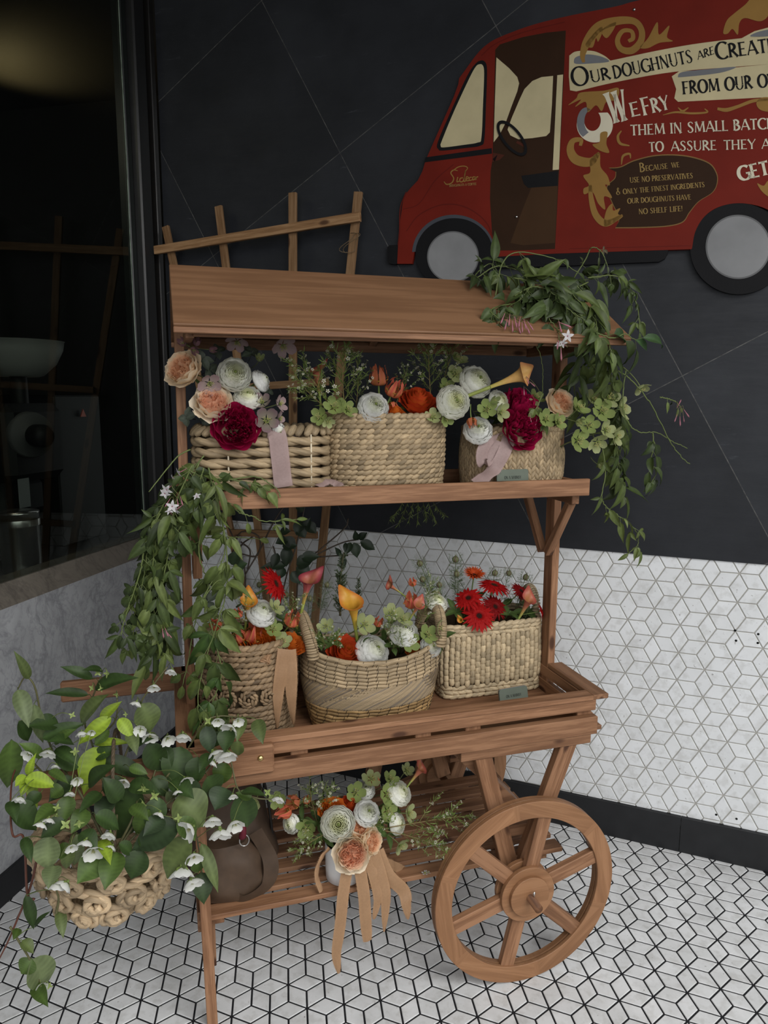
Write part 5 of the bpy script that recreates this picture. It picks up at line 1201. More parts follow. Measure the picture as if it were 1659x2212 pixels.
# ------------------------------------------------------------------ every bloom in its place
GU, GM, GR, GL, GC, GB, GV = 'flowers in the rope basket', 'flowers in the coiled oval basket', 'flowers in the plaited round basket', 'flowers in the dark rosette basket', 'flowers in the boat basket', 'flowers in the straw basket', 'flowers in the white vase'
TABLE = [
 # rope basket, shelf left
 ('garden_rose', 393, 795, 1.69, 78, (-.55, .75, .45), 'peach garden rose highest at the left post under the roof', 0, GU),
 ('garden_rose', 460, 869, 1.655, 82, (.05, .8, .62), 'peach garden rose just above the magenta peony in the rope basket', 1, GU),
 ('ranunculus', 506, 808, 1.675, 70, (.05, .95, .25), 'cream white ranunculus, largest in the rope basket, facing forward', 1, GU),
 ('ranunculus', 566, 821, 1.70, 47, (.75, .45, .45), 'small white ranunculus turned right at the right of the rope basket', 2, GU),
 ('ranunculus', 535, 858, 1.675, 58, (-.05, .75, .65), 'white ranunculus with green heart directly behind the magenta peony', 0, GU),
 ('ranunculus', 603, 931, 1.655, 30, (.3, .8, -.3), 'tiny white bloom beside the pink ribbon on the rope basket rim', 2, GU),
 ('peony', 509, 922, 1.640, 104, (-.05, .93, .20), 'magenta peony spilling over the front of the rope basket', 0, GU),
 ('hellebore_mauve', 576, 908, 1.640, 55, (.05, .98, .05), 'dusky mauve hellebore with green centre facing forward beside the peony', 0, GU),
 ('hellebore_mauve', 453, 829, 1.66, 48, (.15, .8, -.35), 'pale mauve hellebore with yellow stamens between the two peach roses', 1, GU),
 ('hellebore_mauve', 566, 868, 1.66, 44, (-.3, .65, .6), 'mauve hellebore behind the forward-facing dusky one', 0, GU),
 ('hellebore_mauve', 606, 872, 1.66, 38, (.65, .55, .2), 'pink-mauve hellebore at the right edge of the rope basket flowers', 1, GU),
 ('hellebore_mauve', 605, 905, 1.665, 34, (.8, .4, .1), 'pale pink hellebore half hidden right of the dusky mauve one', 1, GU),
 ('hellebore_mauve', 612, 748, 1.72, 52, (.2, .75, -.5), 'tall pink-mauve hellebore with green cup hanging under the roof edge', 1, GU),
 ('hellebore_mauve', 512, 740, 1.73, 46, (-.1, .6, -.7), 'nodding mauve hellebore under the roof above the large white ranunculus', 1, GU),
 ('hellebore_mauve', 424, 743, 1.69, 34, (.1, .5, .7), 'upper mauve hellebore bud above the topmost peach rose', 2, GU),
 ('hellebore_mauve', 417, 755, 1.685, 32, (.3, .6, -.3), 'lower plum hellebore bud touching the topmost peach rose', 2, GU),
 ('hellebore_mauve', 397, 742, 1.70, 34, (-.5, .6, .3), 'dark plum hellebore bud leftmost under the roof', 2, GU),
 ('hellebore_mauve', 455, 755, 1.70, 28, (.8, .5, .0), 'slim mauve hellebore bud pointing right under the roof', 2, GU),
 ('hellebore_green', 560, 776, 1.72, 32, (.1, .7, .4), 'faded green hellebore on a thin stem between white ranunculus and roof', 2, GU),
 ('leaf_grey', 437, 776, 1.70, 66, (.2, .8, .2), 'grey-green leaf sprig right of the topmost peach rose', 0, GU), ('leaf_grey', 455, 800, 1.71, 64, (.4, .7, .2), 'grey-green leaf sprig left of the largest cream ranunculus', 0, GU),
 ('leaf_grey', 403, 903, 1.70, 64, (-.5, .8, .1), 'grey-green leaf sprig against the left post', 0, GU), ('leaf_grey', 446, 905, 1.71, 60, (-.1, .8, .2), 'grey-green leaf sprig left of the magenta peony', 0, GU),
 ('leaf_grey', 578, 848, 1.72, 50, (.5, .7, .3), 'grey-green leaf sprig below the small side-turned ranunculus', 0, GU), ('leaf_grey', 525, 880, 1.66, 36, (.4, .8, .2), 'little dark leaf sprig over the white bloom behind the peony', 0, GU),
 ('leaf_grey', 545, 760, 1.76, 60, (.1, .6, .4), 'grey-green leaf sprig high under the roof in the rope basket', 0, GU), ('leaf_grey', 470, 760, 1.77, 60, (.1, .6, .4), 'grey leaf sprig under the roof behind the mauve buds', 0, GU),
 # coiled oval basket, shelf middle
 ('ranunculus', 808, 878, 1.655, 64, (.0, .92, .35), 'pure white ranunculus at the front rim of the coiled oval basket', 2, GM),
 ('rose', 904, 862, 1.70, 78, (.0, .55, .80), 'orange rose with yellow base at the rim of the coiled oval basket', 0, GM),
 ('rose', 854, 888, 1.69, 40, (.1, .5, .8), 'yellow-orange rose peeping over the rim of the coiled oval basket', 1, GM),
 ('ranunculus', 980, 868, 1.64, 70, (.0, .97, .22), 'cream ranunculus with tight rings at the right end of the oval basket', 0, GM),
 ('ranunculus', 1029, 823, 1.68, 70, (.15, .85, .45), 'white ranunculus behind the stem of the yellow calla', 1, GM),
 ('gloriosa', 818, 826, 1.69, 88, (-.1, .3, .9), 'coral flame lily standing tallest in the oval basket', 1, GM), ('gloriosa', 846, 852, 1.685, 80, (.3, .3, .8), 'pink and yellow flame lily right of the pure white ranunculus', 0, GM),
 ('gloriosa', 846, 872, 1.70, 44, (.2, .4, -.8), 'small flame lily petal cluster hanging by the oval rim', 0, GM),
 ('calla_pink', 690, 850, 1.70, 130, (-.15, .2, .95), 'russet calla lily at the left of the coiled oval basket', 0, GM),
 ('calla_peach', 1060, 836, 1.63, 186, (.84, .42, .36), 'long peach-yellow calla lily pointing right across the shelf flowers', 0, GM),
 ('hellebore_green', 722, 878, 1.66, 50, (-.1, .8, .5), 'green hellebore with open face at the left rim of the oval basket', 0, GM), ('hellebore_green', 690, 900, 1.665, 42, (-.5, .7, .2), 'green hellebore hanging left of the oval basket', 0, GM),
 ('hellebore_green', 709, 911, 1.65, 30, (.0, .8, -.4), 'small pale hellebore nodding below the left oval rim', 1, GM), ('hellebore_green', 752, 884, 1.665, 42, (.3, .8, .4), 'green hellebore between white ranunculus and the left rim', 0, GM),
 ('hellebore_green', 991, 776, 1.70, 46, (.2, .5, .8), 'pale green hellebore highest at the right of the oval basket', 1, GM), ('hellebore_green', 984, 808, 1.69, 42, (-.1, .8, .3), 'cream hellebore seen side-on above the ringed ranunculus', 1, GM),
 ('hellebore_green', 935, 900, 1.65, 40, (-.2, .7, .5), 'yellow-green hellebore right of the orange rose', 1, GM), ('hellebore_green', 965, 905, 1.645, 36, (.2, .8, -.2), 'green hellebore under the ringed cream ranunculus', 0, GM), ('hellebore_green', 966, 835, 1.70, 40, (.0, .7, .5), 'dull green hellebore behind the ringed cream ranunculus', 0, GM),
 ('leaf_green', 780, 893, 1.69, 60, (-.1, .5, .7), 'green leaf sprig behind the oval rim left of the white ranunculus', 0, GM),
 # plaited round basket, shelf right
 ('peony', 1118, 884, 1.68, 104, (.05, .62, .75), 'dark magenta peony, upper part of the pair in the plaited basket', 0, GR), ('peony', 1128, 926, 1.645, 96, (.1, .85, .2), 'magenta peony with broad lower petals over the plaited basket rim', 0, GR),
 ('ranunculus', 1033, 927, 1.645, 60, (-.25, .8, .45), 'white ranunculus over the left rim of the plaited basket', 2, GR), ('ranunculus', 1079, 866, 1.665, 48, (.3, .8, .4), 'small white ranunculus beside the dark magenta peony', 0, GR),
 ('garden_rose', 1212, 868, 1.655, 60, (.15, .85, .45), 'apricot garden rose alone at the right of the plaited basket', 0, GR),
 ('gloriosa', 1018, 906, 1.64, 46, (.0, .4, -.9), 'coral flame lily bud hanging between two white ranunculus on the shelf', 1, GR),
 ('hellebore_green', 1052, 883, 1.64, 46, (-.2, .8, .2), 'green hellebore left of the pair before the dark peony', 0, GR), ('hellebore_green', 1083, 890, 1.635, 44, (.35, .8, -.1), 'green hellebore right of the pair before the dark peony', 1, GR), ('hellebore_green', 1065, 868, 1.645, 34, (.1, .7, .3), 'half-open pale hellebore above the pair before the dark peony', 2, GR),
 ('hellebore_green', 1150, 880, 1.65, 38, (-.1, .7, .2), 'green hellebore between the peony and the apricot rose', 1, GR),
] + [('hellebore_green', x, y, b, d, f, lab, v, GR) for x, y, b, d, f, lab, v in (
 (1252, 880, 1.615, 48, (.3, .7, .6), 'green hellebore touching the right of the apricot rose', 0), (1283, 862, 1.625, 46, (.1, .7, .6), 'green hellebore uppermost left in the trailing cluster', 1), (1316, 858, 1.610, 52, (.1, .85, .3), 'pale green hellebore at the top of the trailing cluster', 1),
 (1301, 887, 1.600, 54, (-.1, .85, .3), 'green hellebore in the heart of the trailing cluster', 0), (1346, 882, 1.605, 52, (.55, .7, .2), 'green hellebore at the right tip of the trailing cluster', 1), (1272, 918, 1.600, 46, (-.2, .8, .3), 'green hellebore left of centre in the trailing cluster', 0),
 (1310, 928, 1.595, 46, (.2, .8, .3), 'green hellebore right of centre low in the cluster', 1), (1333, 942, 1.595, 46, (.5, .8, -.1), 'pale hellebore at the lower right of the trailing cluster', 1), (1291, 957, 1.595, 48, (-.1, .8, -.4), 'nodding hellebore lowest in the trailing cluster', 1),
 (1250, 951, 1.595, 52, (.1, .75, .1), 'cupped yellow-green hellebore over the basket handle hole', 0), (1249, 912, 1.595, 34, (.1, .8, -.1), 'small cream hellebore above the basket handle hole', 2), (1385, 839, 1.605, 42, (.2, .5, -.8), 'hellebore dangling alone far right on a long stem', 1),
 (1308, 812, 1.610, 34, (.2, .7, -.3), 'cream hellebore among the vine leaves below the roof corner', 1), (1180, 905, 1.605, 44, (.0, .75, .3), 'green hellebore below the apricot rose', 0), (1208, 912, 1.600, 40, (.3, .75, .3), 'green hellebore below right of the apricot rose', 0), (1295, 1005, 1.615, 26, (.1, .8, -.2), 'round hellebore bud hanging low below the cluster', 2), (1160, 858, 1.69, 40, (.2, .6, .6), 'dull green hellebore behind the apricot rose', 0), (1265, 850, 1.69, 44, (.2, .6, .6), 'green hellebore behind and right of the apricot rose', 0))] + [
 # dark rosette basket, tray left
 ('calla_yellow', 532, 1340, 1.70, 132, (.10, .35, .92), 'golden calla lily standing at the left of the tray baskets', 0, GL), ('calla_plum', 655, 1306, 1.72, 160, (.18, .25, .95), 'plum and yellow calla lily between the two left tray baskets', 0, GL),
 ('gerbera', 592, 1263, 1.73, 92, (.72, .42, .45), 'red gerbera daisy seen from the side above the dark basket', 0, GL), ('ranunculus', 566, 1321, 1.68, 62, (.25, .65, .7), 'white ranunculus between golden calla and red gerbera', 2, GL),
 ('gloriosa', 545, 1378, 1.70, 90, (.1, .45, .85), 'pink and gold flame lily above the orange rose in the dark basket', 0, GL), ('gloriosa', 518, 1380, 1.70, 70, (-.4, .4, .7), 'flame lily curling left of the orange rose in the dark basket', 0, GL), ('gloriosa', 470, 1352, 1.66, 52, (-.4, .6, .5), 'small pink flame lily at the left among the vine leaves', 0, GL), ('gloriosa', 628, 1345, 1.68, 70, (.2, .5, .7), 'flame lily left of the plum calla', 0, GL), ('gloriosa', 515, 1330, 1.68, 44, (-.2, .5, .8), 'tiny pink flame lily petals left of the golden calla base', 0, GL),
 ('rose', 556, 1390, 1.685, 78, (-.05, .75, .62), 'ruffled orange rose over the front rim of the dark basket', 1, GL), ('rose', 632, 1388, 1.68, 56, (.3, .5, .75), 'yellow-orange rose beside the tan ribbon on the dark basket', 1, GL),
 ('hellebore_green', 596, 1312, 1.68, 42, (.5, .5, .6), 'green hellebore right of the white ranunculus in the dark basket', 1, GL), ('hellebore_green', 590, 1358, 1.67, 44, (.2, .7, .5), 'green hellebore in the middle of the dark basket', 0, GL), ('hellebore_green', 611, 1384, 1.66, 40, (.0, .7, .6), 'pale hellebore above the tan ribbon', 1, GL), ('hellebore_green', 467, 1378, 1.66, 46, (-.3, .7, .4), 'cream-green hellebore at the left rim of the dark basket', 1, GL), ('hellebore_green', 455, 1340, 1.69, 44, (-.3, .6, .5), 'green hellebore behind the hanging vine in the dark basket', 0, GL),
 ('leaf_green', 500, 1345, 1.70, 80, (-.1, .5, .7), 'green leaf sprig behind the golden calla', 0, GL), ('leaf_green', 610, 1340, 1.72, 80, (.1, .5, .7), 'green leaf sprig behind the dark basket hellebores', 0, GL), ('leaf_grey', 450, 1300, 1.76, 76, (-.2, .6, .5), 'dark leaf sprig at the back left of the dark basket', 0, GL),
 # boat basket, tray middle
 ('calla_yellow', 768, 1358, 1.70, 178, (-.18, .30, .92), 'tall golden calla lily rising from the boat basket', 0, GC), ('calla_pink', 890, 1330, 1.68, 92, (.25, .5, .8), 'dusky pink calla lily before the second handle of the boat basket', 0, GC), ('calla_pink', 862, 1278, 1.72, 78, (-.75, .2, .6), 'small pink calla lily leaning left above the boat basket', 0, GC),
 ('rose', 749, 1408, 1.685, 80, (.1, .65, .72), 'orange rose with red edges at the left rim of the boat basket', 0, GC), ('rose', 900, 1404, 1.675, 46, (.1, .75, .6), 'small orange rose at the right rim of the boat basket', 1, GC),
 ('ranunculus', 808, 1405, 1.675, 74, (.3, .72, .6), 'white ranunculus right of the red-edged orange rose', 2, GC), ('ranunculus', 873, 1364, 1.68, 62, (.0, .6, .8), 'white ranunculus in the centre of the boat basket', 2, GC), ('ranunculus', 932, 1396, 1.66, 46, (.1, .8, .4), 'white ranunculus under the right handle of the boat basket', 2, GC), ('ranunculus', 943, 1300, 1.73, 48, (.2, .5, .85), 'white ranunculus behind the arched right handle', 0, GC),
 ('gloriosa', 888, 1305, 1.70, 66, (-.2, .5, .7), 'red flame lily behind the dusky pink calla', 0, GC), ('gloriosa', 815, 1348, 1.70, 44, (.2, .5, .7), 'small red flame lily bud right of the tall golden calla', 0, GC), ('gloriosa', 892, 1262, 1.74, 36, (-.3, .4, .8), 'tiny red flame lily bud above the boat basket handle', 0, GC),
 ('hellebore_green', 787, 1349, 1.68, 52, (.2, .75, .5), 'pale green hellebore beside the stem of the tall golden calla', 1, GC), ('hellebore_green', 846, 1325, 1.69, 50, (.0, .6, .8), 'green hellebore at the top centre of the boat basket', 1, GC), ('hellebore_green', 872, 1338, 1.685, 42, (.2, .6, .6), 'pale hellebore behind the centre white ranunculus', 1, GC), ('hellebore_green', 885, 1386, 1.66, 48, (.1, .85, .35), 'open green hellebore below the centre white ranunculus', 0, GC), ('hellebore_green', 925, 1371, 1.66, 46, (.1, .7, .5), 'green hellebore above the white bloom by the right handle', 0, GC), ('hellebore_green', 952, 1358, 1.655, 42, (.6, .7, .2), 'hellebore seen side-on inside the right handle', 1, GC), ('hellebore_green', 704, 1352, 1.70, 40, (-.2, .6, .6), 'green hellebore under the left handle of the boat basket', 1, GC),
 ('leaf_green', 780, 1390, 1.70, 80, (.0, .5, .7), 'green leaf sprig behind the orange rose of the boat basket', 0, GC), ('leaf_green', 850, 1395, 1.69, 70, (.0, .5, .7), 'green leaf sprig between the white blooms of the boat basket', 0, GC), ('leaf_green', 720, 1385, 1.70, 70, (-.2, .5, .7), 'green leaf sprig inside the left boat handle', 0, GC),
 # straw basket, tray right
 ('gerbera', 1034, 1332, 1.765, 80, (-.05, .72, .65), 'red gerbera daisy at the rim of the straw basket, face to viewer', 0, GB), ('gerbera', 1012, 1294, 1.79, 70, (-.35, .45, .8), 'red gerbera daisy at the left of the straw basket', 0, GB), ('gerbera', 1066, 1268, 1.82, 80, (.15, .25, .95), 'flat red gerbera daisy at the top of the straw basket', 0, GB), ('gerbera', 1068, 1312, 1.80, 66, (.2, .7, .6), 'dark red gerbera daisy behind the front one', 1, GB), ('gerbera', 1024, 1244, 1.84, 52, (.0, .35, .92), 'orange-red half-open gerbera daisy standing highest', 2, GB), ('gerbera', 1124, 1278, 1.82, 52, (.3, .5, .7), 'small dark red gerbera daisy left of the pink calla', 1, GB), ('gerbera', 1168, 1320, 1.77, 40, (.8, .4, .3), 'small red gerbera daisy beyond the right handle of the straw basket', 0, GB),
 ('calla_pink', 1124, 1330, 1.77, 116, (.25, .35, .9), 'salmon pink calla lily before the right handle of the straw basket', 0, GB), ('calla_yellow', 1000, 1342, 1.765, 46, (-.6, .6, .4), 'small golden calla bud at the left rim of the straw basket', 0, GB),
 ('leaf_green', 985, 1320, 1.80, 80, (-.2, .5, .7), 'green leaf sprig at the left of the red gerberas', 0, GB), ('leaf_green', 1100, 1325, 1.80, 80, (.2, .5, .7), 'green leaf sprig under the pink calla', 0, GB),
] + [('nigella', x, y, b, d, (dx, .1, .95), lab, 0, GB) for x, y, b, d, dx, lab in (
 (909, 1222, 1.83, 46, -.45, 'leftmost nigella pod leaning over the boat basket'), (984, 1214, 1.86, 48, -.05, 'tallest nigella pod against the white tiles'), (915, 1256, 1.81, 44, -.45, 'lower left nigella pod with feathery leaves'), (987, 1245, 1.85, 44, -.1, 'nigella pod just below the tallest one'), (1068, 1243, 1.86, 44, .1, 'nigella pod above the flat red gerbera'), (1098, 1243, 1.86, 40, .2, 'nigella pod second from the right handle'), (1134, 1252, 1.85, 44, .25, 'nigella pod nearest the right handle of the straw basket'), (950, 1268, 1.82, 42, -.25, 'nigella pod left of the red gerberas'), (1145, 1300, 1.80, 38, .2, 'nigella pod below the right handle'), (668, 1238 + 60, 1.80, 40, .1, 'nigella pod behind the plum calla'), (705, 1268, 1.84, 38, .2, 'nigella pod left of the conifer plume'), (560, 1268, 1.82, 40, .0, 'nigella pod left of the side-on red gerbera'), (618, 1290, 1.80, 42, .1, 'nigella pod right of the side-on red gerbera'))] + [
 ('plume', 735, 1330, 1.84, 280, (.05, .0, 1.), 'grey-green conifer plume standing behind the boat basket', 0, GC), ('plume', 765, 1335, 1.83, 180, (.12, .0, 1.), 'shorter conifer plume right of the tall one', 0, GC), ('plume', 455, 1300, 1.80, 110, (-.1, .0, 1.), 'conifer plume behind the left post and vine', 0, GL),
 # vase bouquet
 ('ranunculus', 730, 1780, 1.535, 70, (-.15, .85, .5), 'large white ranunculus at the left of the vase bouquet', 0, GV), ('ranunculus', 794, 1755, 1.545, 54, (.1, .7, .7), 'white ranunculus above the peach roses of the vase bouquet', 2, GV), ('ranunculus', 864, 1712, 1.60, 54, (.4, .5, .6), 'white ranunculus at the upper right of the vase bouquet', 1, GV), ('ranunculus', 860, 1780, 1.57, 42, (.5, .7, .3), 'small white ranunculus low at the right of the vase bouquet', 1, GV), ('ranunculus', 628, 1780, 1.60, 40, (-.6, .6, .2), 'pale bloom at the far left of the vase bouquet', 1, GV), ('ranunculus', 790, 1705, 1.63, 40, (.0, .5, .8), 'white bloom at the back of the vase bouquet', 2, GV),
 ('garden_rose', 761, 1845, 1.500, 76, (-.05, .92, .35), 'peach garden rose hanging over the front of the white vase', 1, GV), ('garden_rose', 803, 1819, 1.515, 54, (.45, .8, .3), 'peach garden rose at the right shoulder of the vase', 0, GV), ('garden_rose', 776, 1792, 1.535, 48, (.1, .6, .75), 'small peach rose tucked below the upper white ranunculus', 0, GV),
 ('rose', 716, 1745, 1.58, 54, (-.1, .4, .9), 'orange rose behind the large white ranunculus of the vase', 1, GV), ('rose', 757, 1738, 1.59, 44, (.1, .4, .9), 'deep orange rose at the centre back of the vase bouquet', 0, GV),
 ('calla_pink', 888, 1688, 1.60, 100, (.50, .2, .80), 'pink calla lily at the upper right of the vase bouquet', 0, GV), ('gloriosa', 636, 1735, 1.585, 66, (-.5, .5, .6), 'coral flame lily at the upper left of the vase bouquet', 1, GV), ('gloriosa', 622, 1752, 1.575, 62, (-.8, .5, .1), 'pink and yellow flame lily pointing left from the vase', 0, GV), ('gloriosa', 810, 1690, 1.63, 40, (.1, .4, .8), 'red flame lily bud at the back of the vase bouquet', 0, GV), ('gloriosa', 662, 1730, 1.58, 36, (.0, .5, .7), 'small coral flame lily bud left of the orange rose in the vase', 1, GV),
] + [('hellebore_green', x, y, b, d, f, lab, v, GV) for x, y, b, d, f, lab, v in (
 (768, 1712, 1.60, 46, (.0, .75, .5), 'green hellebore facing forward at the top of the vase bouquet', 0), (802, 1682, 1.62, 44, (.0, .5, .7), 'green hellebore directly under the tray slat', 1), (837, 1716, 1.59, 48, (.3, .75, .4), 'green hellebore left of the upper right ranunculus', 0), (838, 1752, 1.575, 46, (.3, .8, .3), 'green hellebore in the right half of the vase bouquet', 0), (884, 1757, 1.565, 42, (.6, .6, .2), 'pale hellebore at the right edge of the vase bouquet', 1), (866, 1827, 1.54, 42, (.4, .7, -.3), 'hellebore nodding low over the slats right of the vase', 1), (880, 1664, 1.62, 34, (.3, .5, .6), 'small hellebore beside the pink calla of the vase', 1), (845, 1682, 1.62, 38, (.2, .5, .7), 'green hellebore near the top of the vase bouquet', 0), (600, 1728, 1.575, 40, (-.3, .7, .3), 'hellebore at the far left of the vase bouquet', 0), (662, 1790, 1.57, 46, (-.4, .7, .2), 'dark green hellebore low at the left of the vase', 0), (548, 1735, 1.56, 34, (-.3, .8, .1), 'pale hellebore close to the handbag', 1))] + [
 ('leaf_green', 700, 1800, 1.57, 90, (-.4, .5, .5), 'green leaf sprig at the left of the vase bouquet', 0, GV), ('leaf_green', 840, 1800, 1.57, 90, (.4, .5, .5), 'green leaf sprig at the right of the vase bouquet', 0, GV), ('leaf_green', 760, 1740, 1.62, 100, (.0, .4, .8), 'green leaf sprig at the back of the vase bouquet', 0, GV), ('leaf_green', 655, 1770, 1.59, 80, (-.6, .4, .5), 'green leaf sprig under the flame lilies of the vase', 0, GV),
 # waxflower
 ('waxflower', 720, 890, 1.69, 250, (-.45, .3, .8), 'waxflower sprig fanning left out of the oval basket', 0, GM), ('waxflower', 745, 885, 1.70, 260, (-.15, .25, .95), 'waxflower sprig upright at the left of the oval basket', 1, GM), ('waxflower', 770, 880, 1.71, 200, (.1, .25, .95), 'waxflower sprig behind the pure white ranunculus', 0, GM), ('waxflower', 690, 870, 1.68, 170, (-.75, .3, .55), 'low waxflower sprig reaching towards the rope basket', 1, GM), ('waxflower', 930, 850, 1.71, 210, (-.15, .2, .95), 'waxflower sprig above the orange rose on the shelf', 1, GM), ('waxflower', 950, 850, 1.72, 220, (.15, .2, .95), 'waxflower sprig touching the roof right of the orange rose', 0, GM), ('waxflower', 860, 860, 1.70, 130, (.2, .3, .9), 'small waxflower sprig beside the flame lilies', 0, GM),
 ('waxflower', 540, 1350, 1.70, 120, (-.1, .4, .9), 'waxflower sprig under the golden calla in the dark basket', 1, GL), ('waxflower', 610, 1350, 1.70, 140, (.3, .3, .9), 'waxflower sprig at the right of the dark basket', 0, GL), ('waxflower', 500, 1370, 1.68, 120, (-.5, .4, .7), 'waxflower sprig at the left of the dark basket', 1, GL), ('waxflower', 480, 1400, 1.69, 80, (-.3, .7, .3), 'waxflower sprig at the front left rim of the dark basket', 0, GL),
 ('waxflower', 730, 1400, 1.68, 110, (-.1, .5, .8), 'waxflower sprig above the red-edged orange rose', 1, GC), ('waxflower', 705, 1395, 1.69, 100, (-.4, .5, .7), 'waxflower sprig inside the left boat handle', 0, GC), ('waxflower', 840, 1375, 1.68, 120, (-.2, .5, .8), 'waxflower sprig left of the centre white ranunculus', 1, GC), ('waxflower', 905, 1345, 1.69, 130, (.2, .4, .9), 'waxflower sprig beside the dusky pink calla', 0, GC), ('waxflower', 850, 1400, 1.68, 90, (.1, .6, .6), 'waxflower sprig near the front rim of the boat basket', 1, GC), ('waxflower', 925, 1310, 1.74, 120, (.1, .3, .9), 'waxflower sprig behind the boat basket handle', 0, GC),
 ('waxflower', 880, 1780, 1.54, 230, (.88, .35, .25), 'long waxflower sprig reaching right from the vase towards the wheel', 0, GV), ('waxflower', 862, 1800, 1.53, 190, (.82, .45, -.05), 'drooping waxflower sprig low at the right of the vase', 1, GV), ('waxflower', 705, 1800, 1.54, 150, (-.85, .45, .05), 'waxflower sprig low at the left of the vase', 1, GV), ('waxflower', 680, 1760, 1.59, 170, (-.25, .3, .9), 'upright waxflower sprig at the upper left of the vase', 0, GV), ('waxflower', 705, 1750, 1.60, 150, (.0, .3, .95), 'waxflower sprig beside the tray slat at the bouquet top', 1, GV), ('waxflower', 800, 1790, 1.55, 110, (.4, .6, .5), 'small waxflower sprig right of the upper peach rose', 0, GV),
]
CALLA_SPIN = {(690, 850): .6, (1062, 832): .2, (532, 1340): -.25, (655, 1306): .9, (768, 1358): .95, (890, 1330): -.8, (862, 1278): .1, (1124, 1330): -.7, (1000, 1342): .5, (888, 1688): -.7}
for t in TABLE: bloom(t[0], t[1], t[2], t[3], t[4], t[5], t[6], t[7], group=t[8], spin=CALLA_SPIN.get((t[1], t[2]), -1.3) if t[0].startswith('calla') else None)

FILL = (('green leaf sprig low among the stems of the dark basket', GL, ((480, 1395, 1.69), (520, 1365, 1.72), (575, 1375, 1.71), (640, 1365, 1.73), (600, 1385, 1.70))), ('green leaf sprig low among the stems of the boat basket', GC, ((690, 1385, 1.71), (760, 1395, 1.73), (830, 1385, 1.72), (900, 1380, 1.71), (950, 1380, 1.72), (800, 1370, 1.76), (870, 1350, 1.76))),
        ('green leaf sprig low among the stems of the straw basket', GB, ((1000, 1335, 1.80), (1050, 1325, 1.83), (1085, 1310, 1.86), (1140, 1320, 1.82), (1020, 1300, 1.87))), ('green leaf sprig low among the stems of the vase bouquet', GV, ((720, 1800, 1.58), (790, 1790, 1.58), (820, 1770, 1.60), (690, 1770, 1.60), (770, 1765, 1.60), (850, 1740, 1.62))),
        ('green leaf sprig low among the stems of the plaited basket', GR, ((1050, 905, 1.72), (1090, 900, 1.74), (1160, 905, 1.72), (1200, 905, 1.73))), ('green leaf sprig low among the stems of the oval basket', GM, ((740, 895, 1.72), (830, 885, 1.74), (880, 880, 1.73), (940, 890, 1.72))))
for lab, g_, L_ in FILL:
    for x, y, b in L_: bloom('leaf_green', x, y, b, RR.uniform(66, 96), (RR.uniform(-.4, .4), .5, .7), lab, 0, group=g_)
# ------------------------------------------------------------------ ribbons
def ribbon(name_lab, strips, colr, group=None, knot=None):
    P0 = strips[0][0][0]; r = thing('ribbon', P0, name_lab, 'ribbon', group); O = np.array(r.location)
    for pts, w, wd in strips:
        mb = MB(); n = 40; Q = spline(pts, n); T_ = np.gradient(Q, axis=0); V = []; C = []; G = []
        for k in range(n):
            ww = np.array(wd(k / (n - 1)) if callable(wd) else wd, float); y = nrm(ww - T_[k] * (ww @ T_[k]) / (T_[k] @ T_[k])); nz = np.cross(nrm(T_[k]), y); wk = (w(k / (n - 1)) if callable(w) else w)
            for u in (-1, -.5, 0, .5, 1): V.append(Q[k] + y * u * wk * .5 + nz * (.0016 * math.cos(u * 2.2) + .0008 * math.sin(k * .55 + u))); C.append(np.array(colr) * (1 + (.12 if abs(u) == 1 else 0))); G.append((k * .01, u * .01, 0))
        F = [(k * 5 + i, k * 5 + i + 1, (k + 1) * 5 + i + 1, (k + 1) * 5 + i) for k in range(n - 1) for i in range(4)]
        mb.add(V, F, np.array(C), G)
        for e in (0, 4):                                 # frayed edge
            for k in range(0, n - 1):
                for f in (.1, .4, .7):
                    p = lerp(V[k * 5 + e], V[(k + 1) * 5 + e], f); d = V[k * 5 + e] - V[k * 5 + 2]; needle(mb, p, nrm(d) + .4 * nrm(T_[k]) * RR.uniform(-1, 1), RR.uniform(.0015, .0035), .00025, np.array(colr) * 1.12)
        mb.build('tail', RIB, r, O)
    return r
PK, TN = (.33, .235, .22), (.34, .20, .108)
ribbon('dusty pink silk ribbon hanging down the front of the rope basket', [([A(580, 932, 1.665), A(592, 930, 1.652), A(600, 945, 1.647), A(605, 985, 1.645), A(610, 1030, 1.644), A(613, 1052, 1.643)], .042, E1), ([A(598, 943, 1.647), A(615, 930, 1.66), A(632, 932, 1.672), A(645, 946, 1.67)], .02, E2 * .5 + EZ), ([A(688, 1052, 1.645), A(705, 1040, 1.66), A(722, 1042, 1.66), A(736, 1052, 1.64)], .02, E2 + EZ * .6)], PK)
ribbon('dusty pink silk ribbon with a long tail on the plaited basket', [([A(1082, 940, 1.655), A(1060, 945, 1.645), A(1042, 975, 1.642), A(1044, 1000, 1.640), A(1058, 985, 1.645), A(1072, 950, 1.65)], .030, E1 + EZ * .2), ([A(1100, 945, 1.65), A(1090, 975, 1.640), A(1070, 1010, 1.635), A(1045, 1032, 1.625), A(1028, 1046, 1.62)], .034, E1 + EZ * .4)], PK)
ribbon('tan ribbon with two tails down the front of the dark basket', [([A(616, 1402, 1.63), A(610, 1440, 1.626), A(602, 1490, 1.625), A(600, 1530, 1.626), A(599, 1572, 1.635)], lambda t: .034 * (1 - .85 * t ** 2.2), E1), ([A(624, 1404, 1.63), A(628, 1450, 1.626), A(630, 1510, 1.628), A(634, 1566, 1.645)], lambda t: .034 * (1 - .9 * t ** 2.5), E1), ([A(585, 1424, 1.63), A(575, 1424, 1.624), A(572, 1432, 1.624)], .02, EZ)], TN)
def tl(*pts): return [A(x, y, b) for x, y, b in pts]
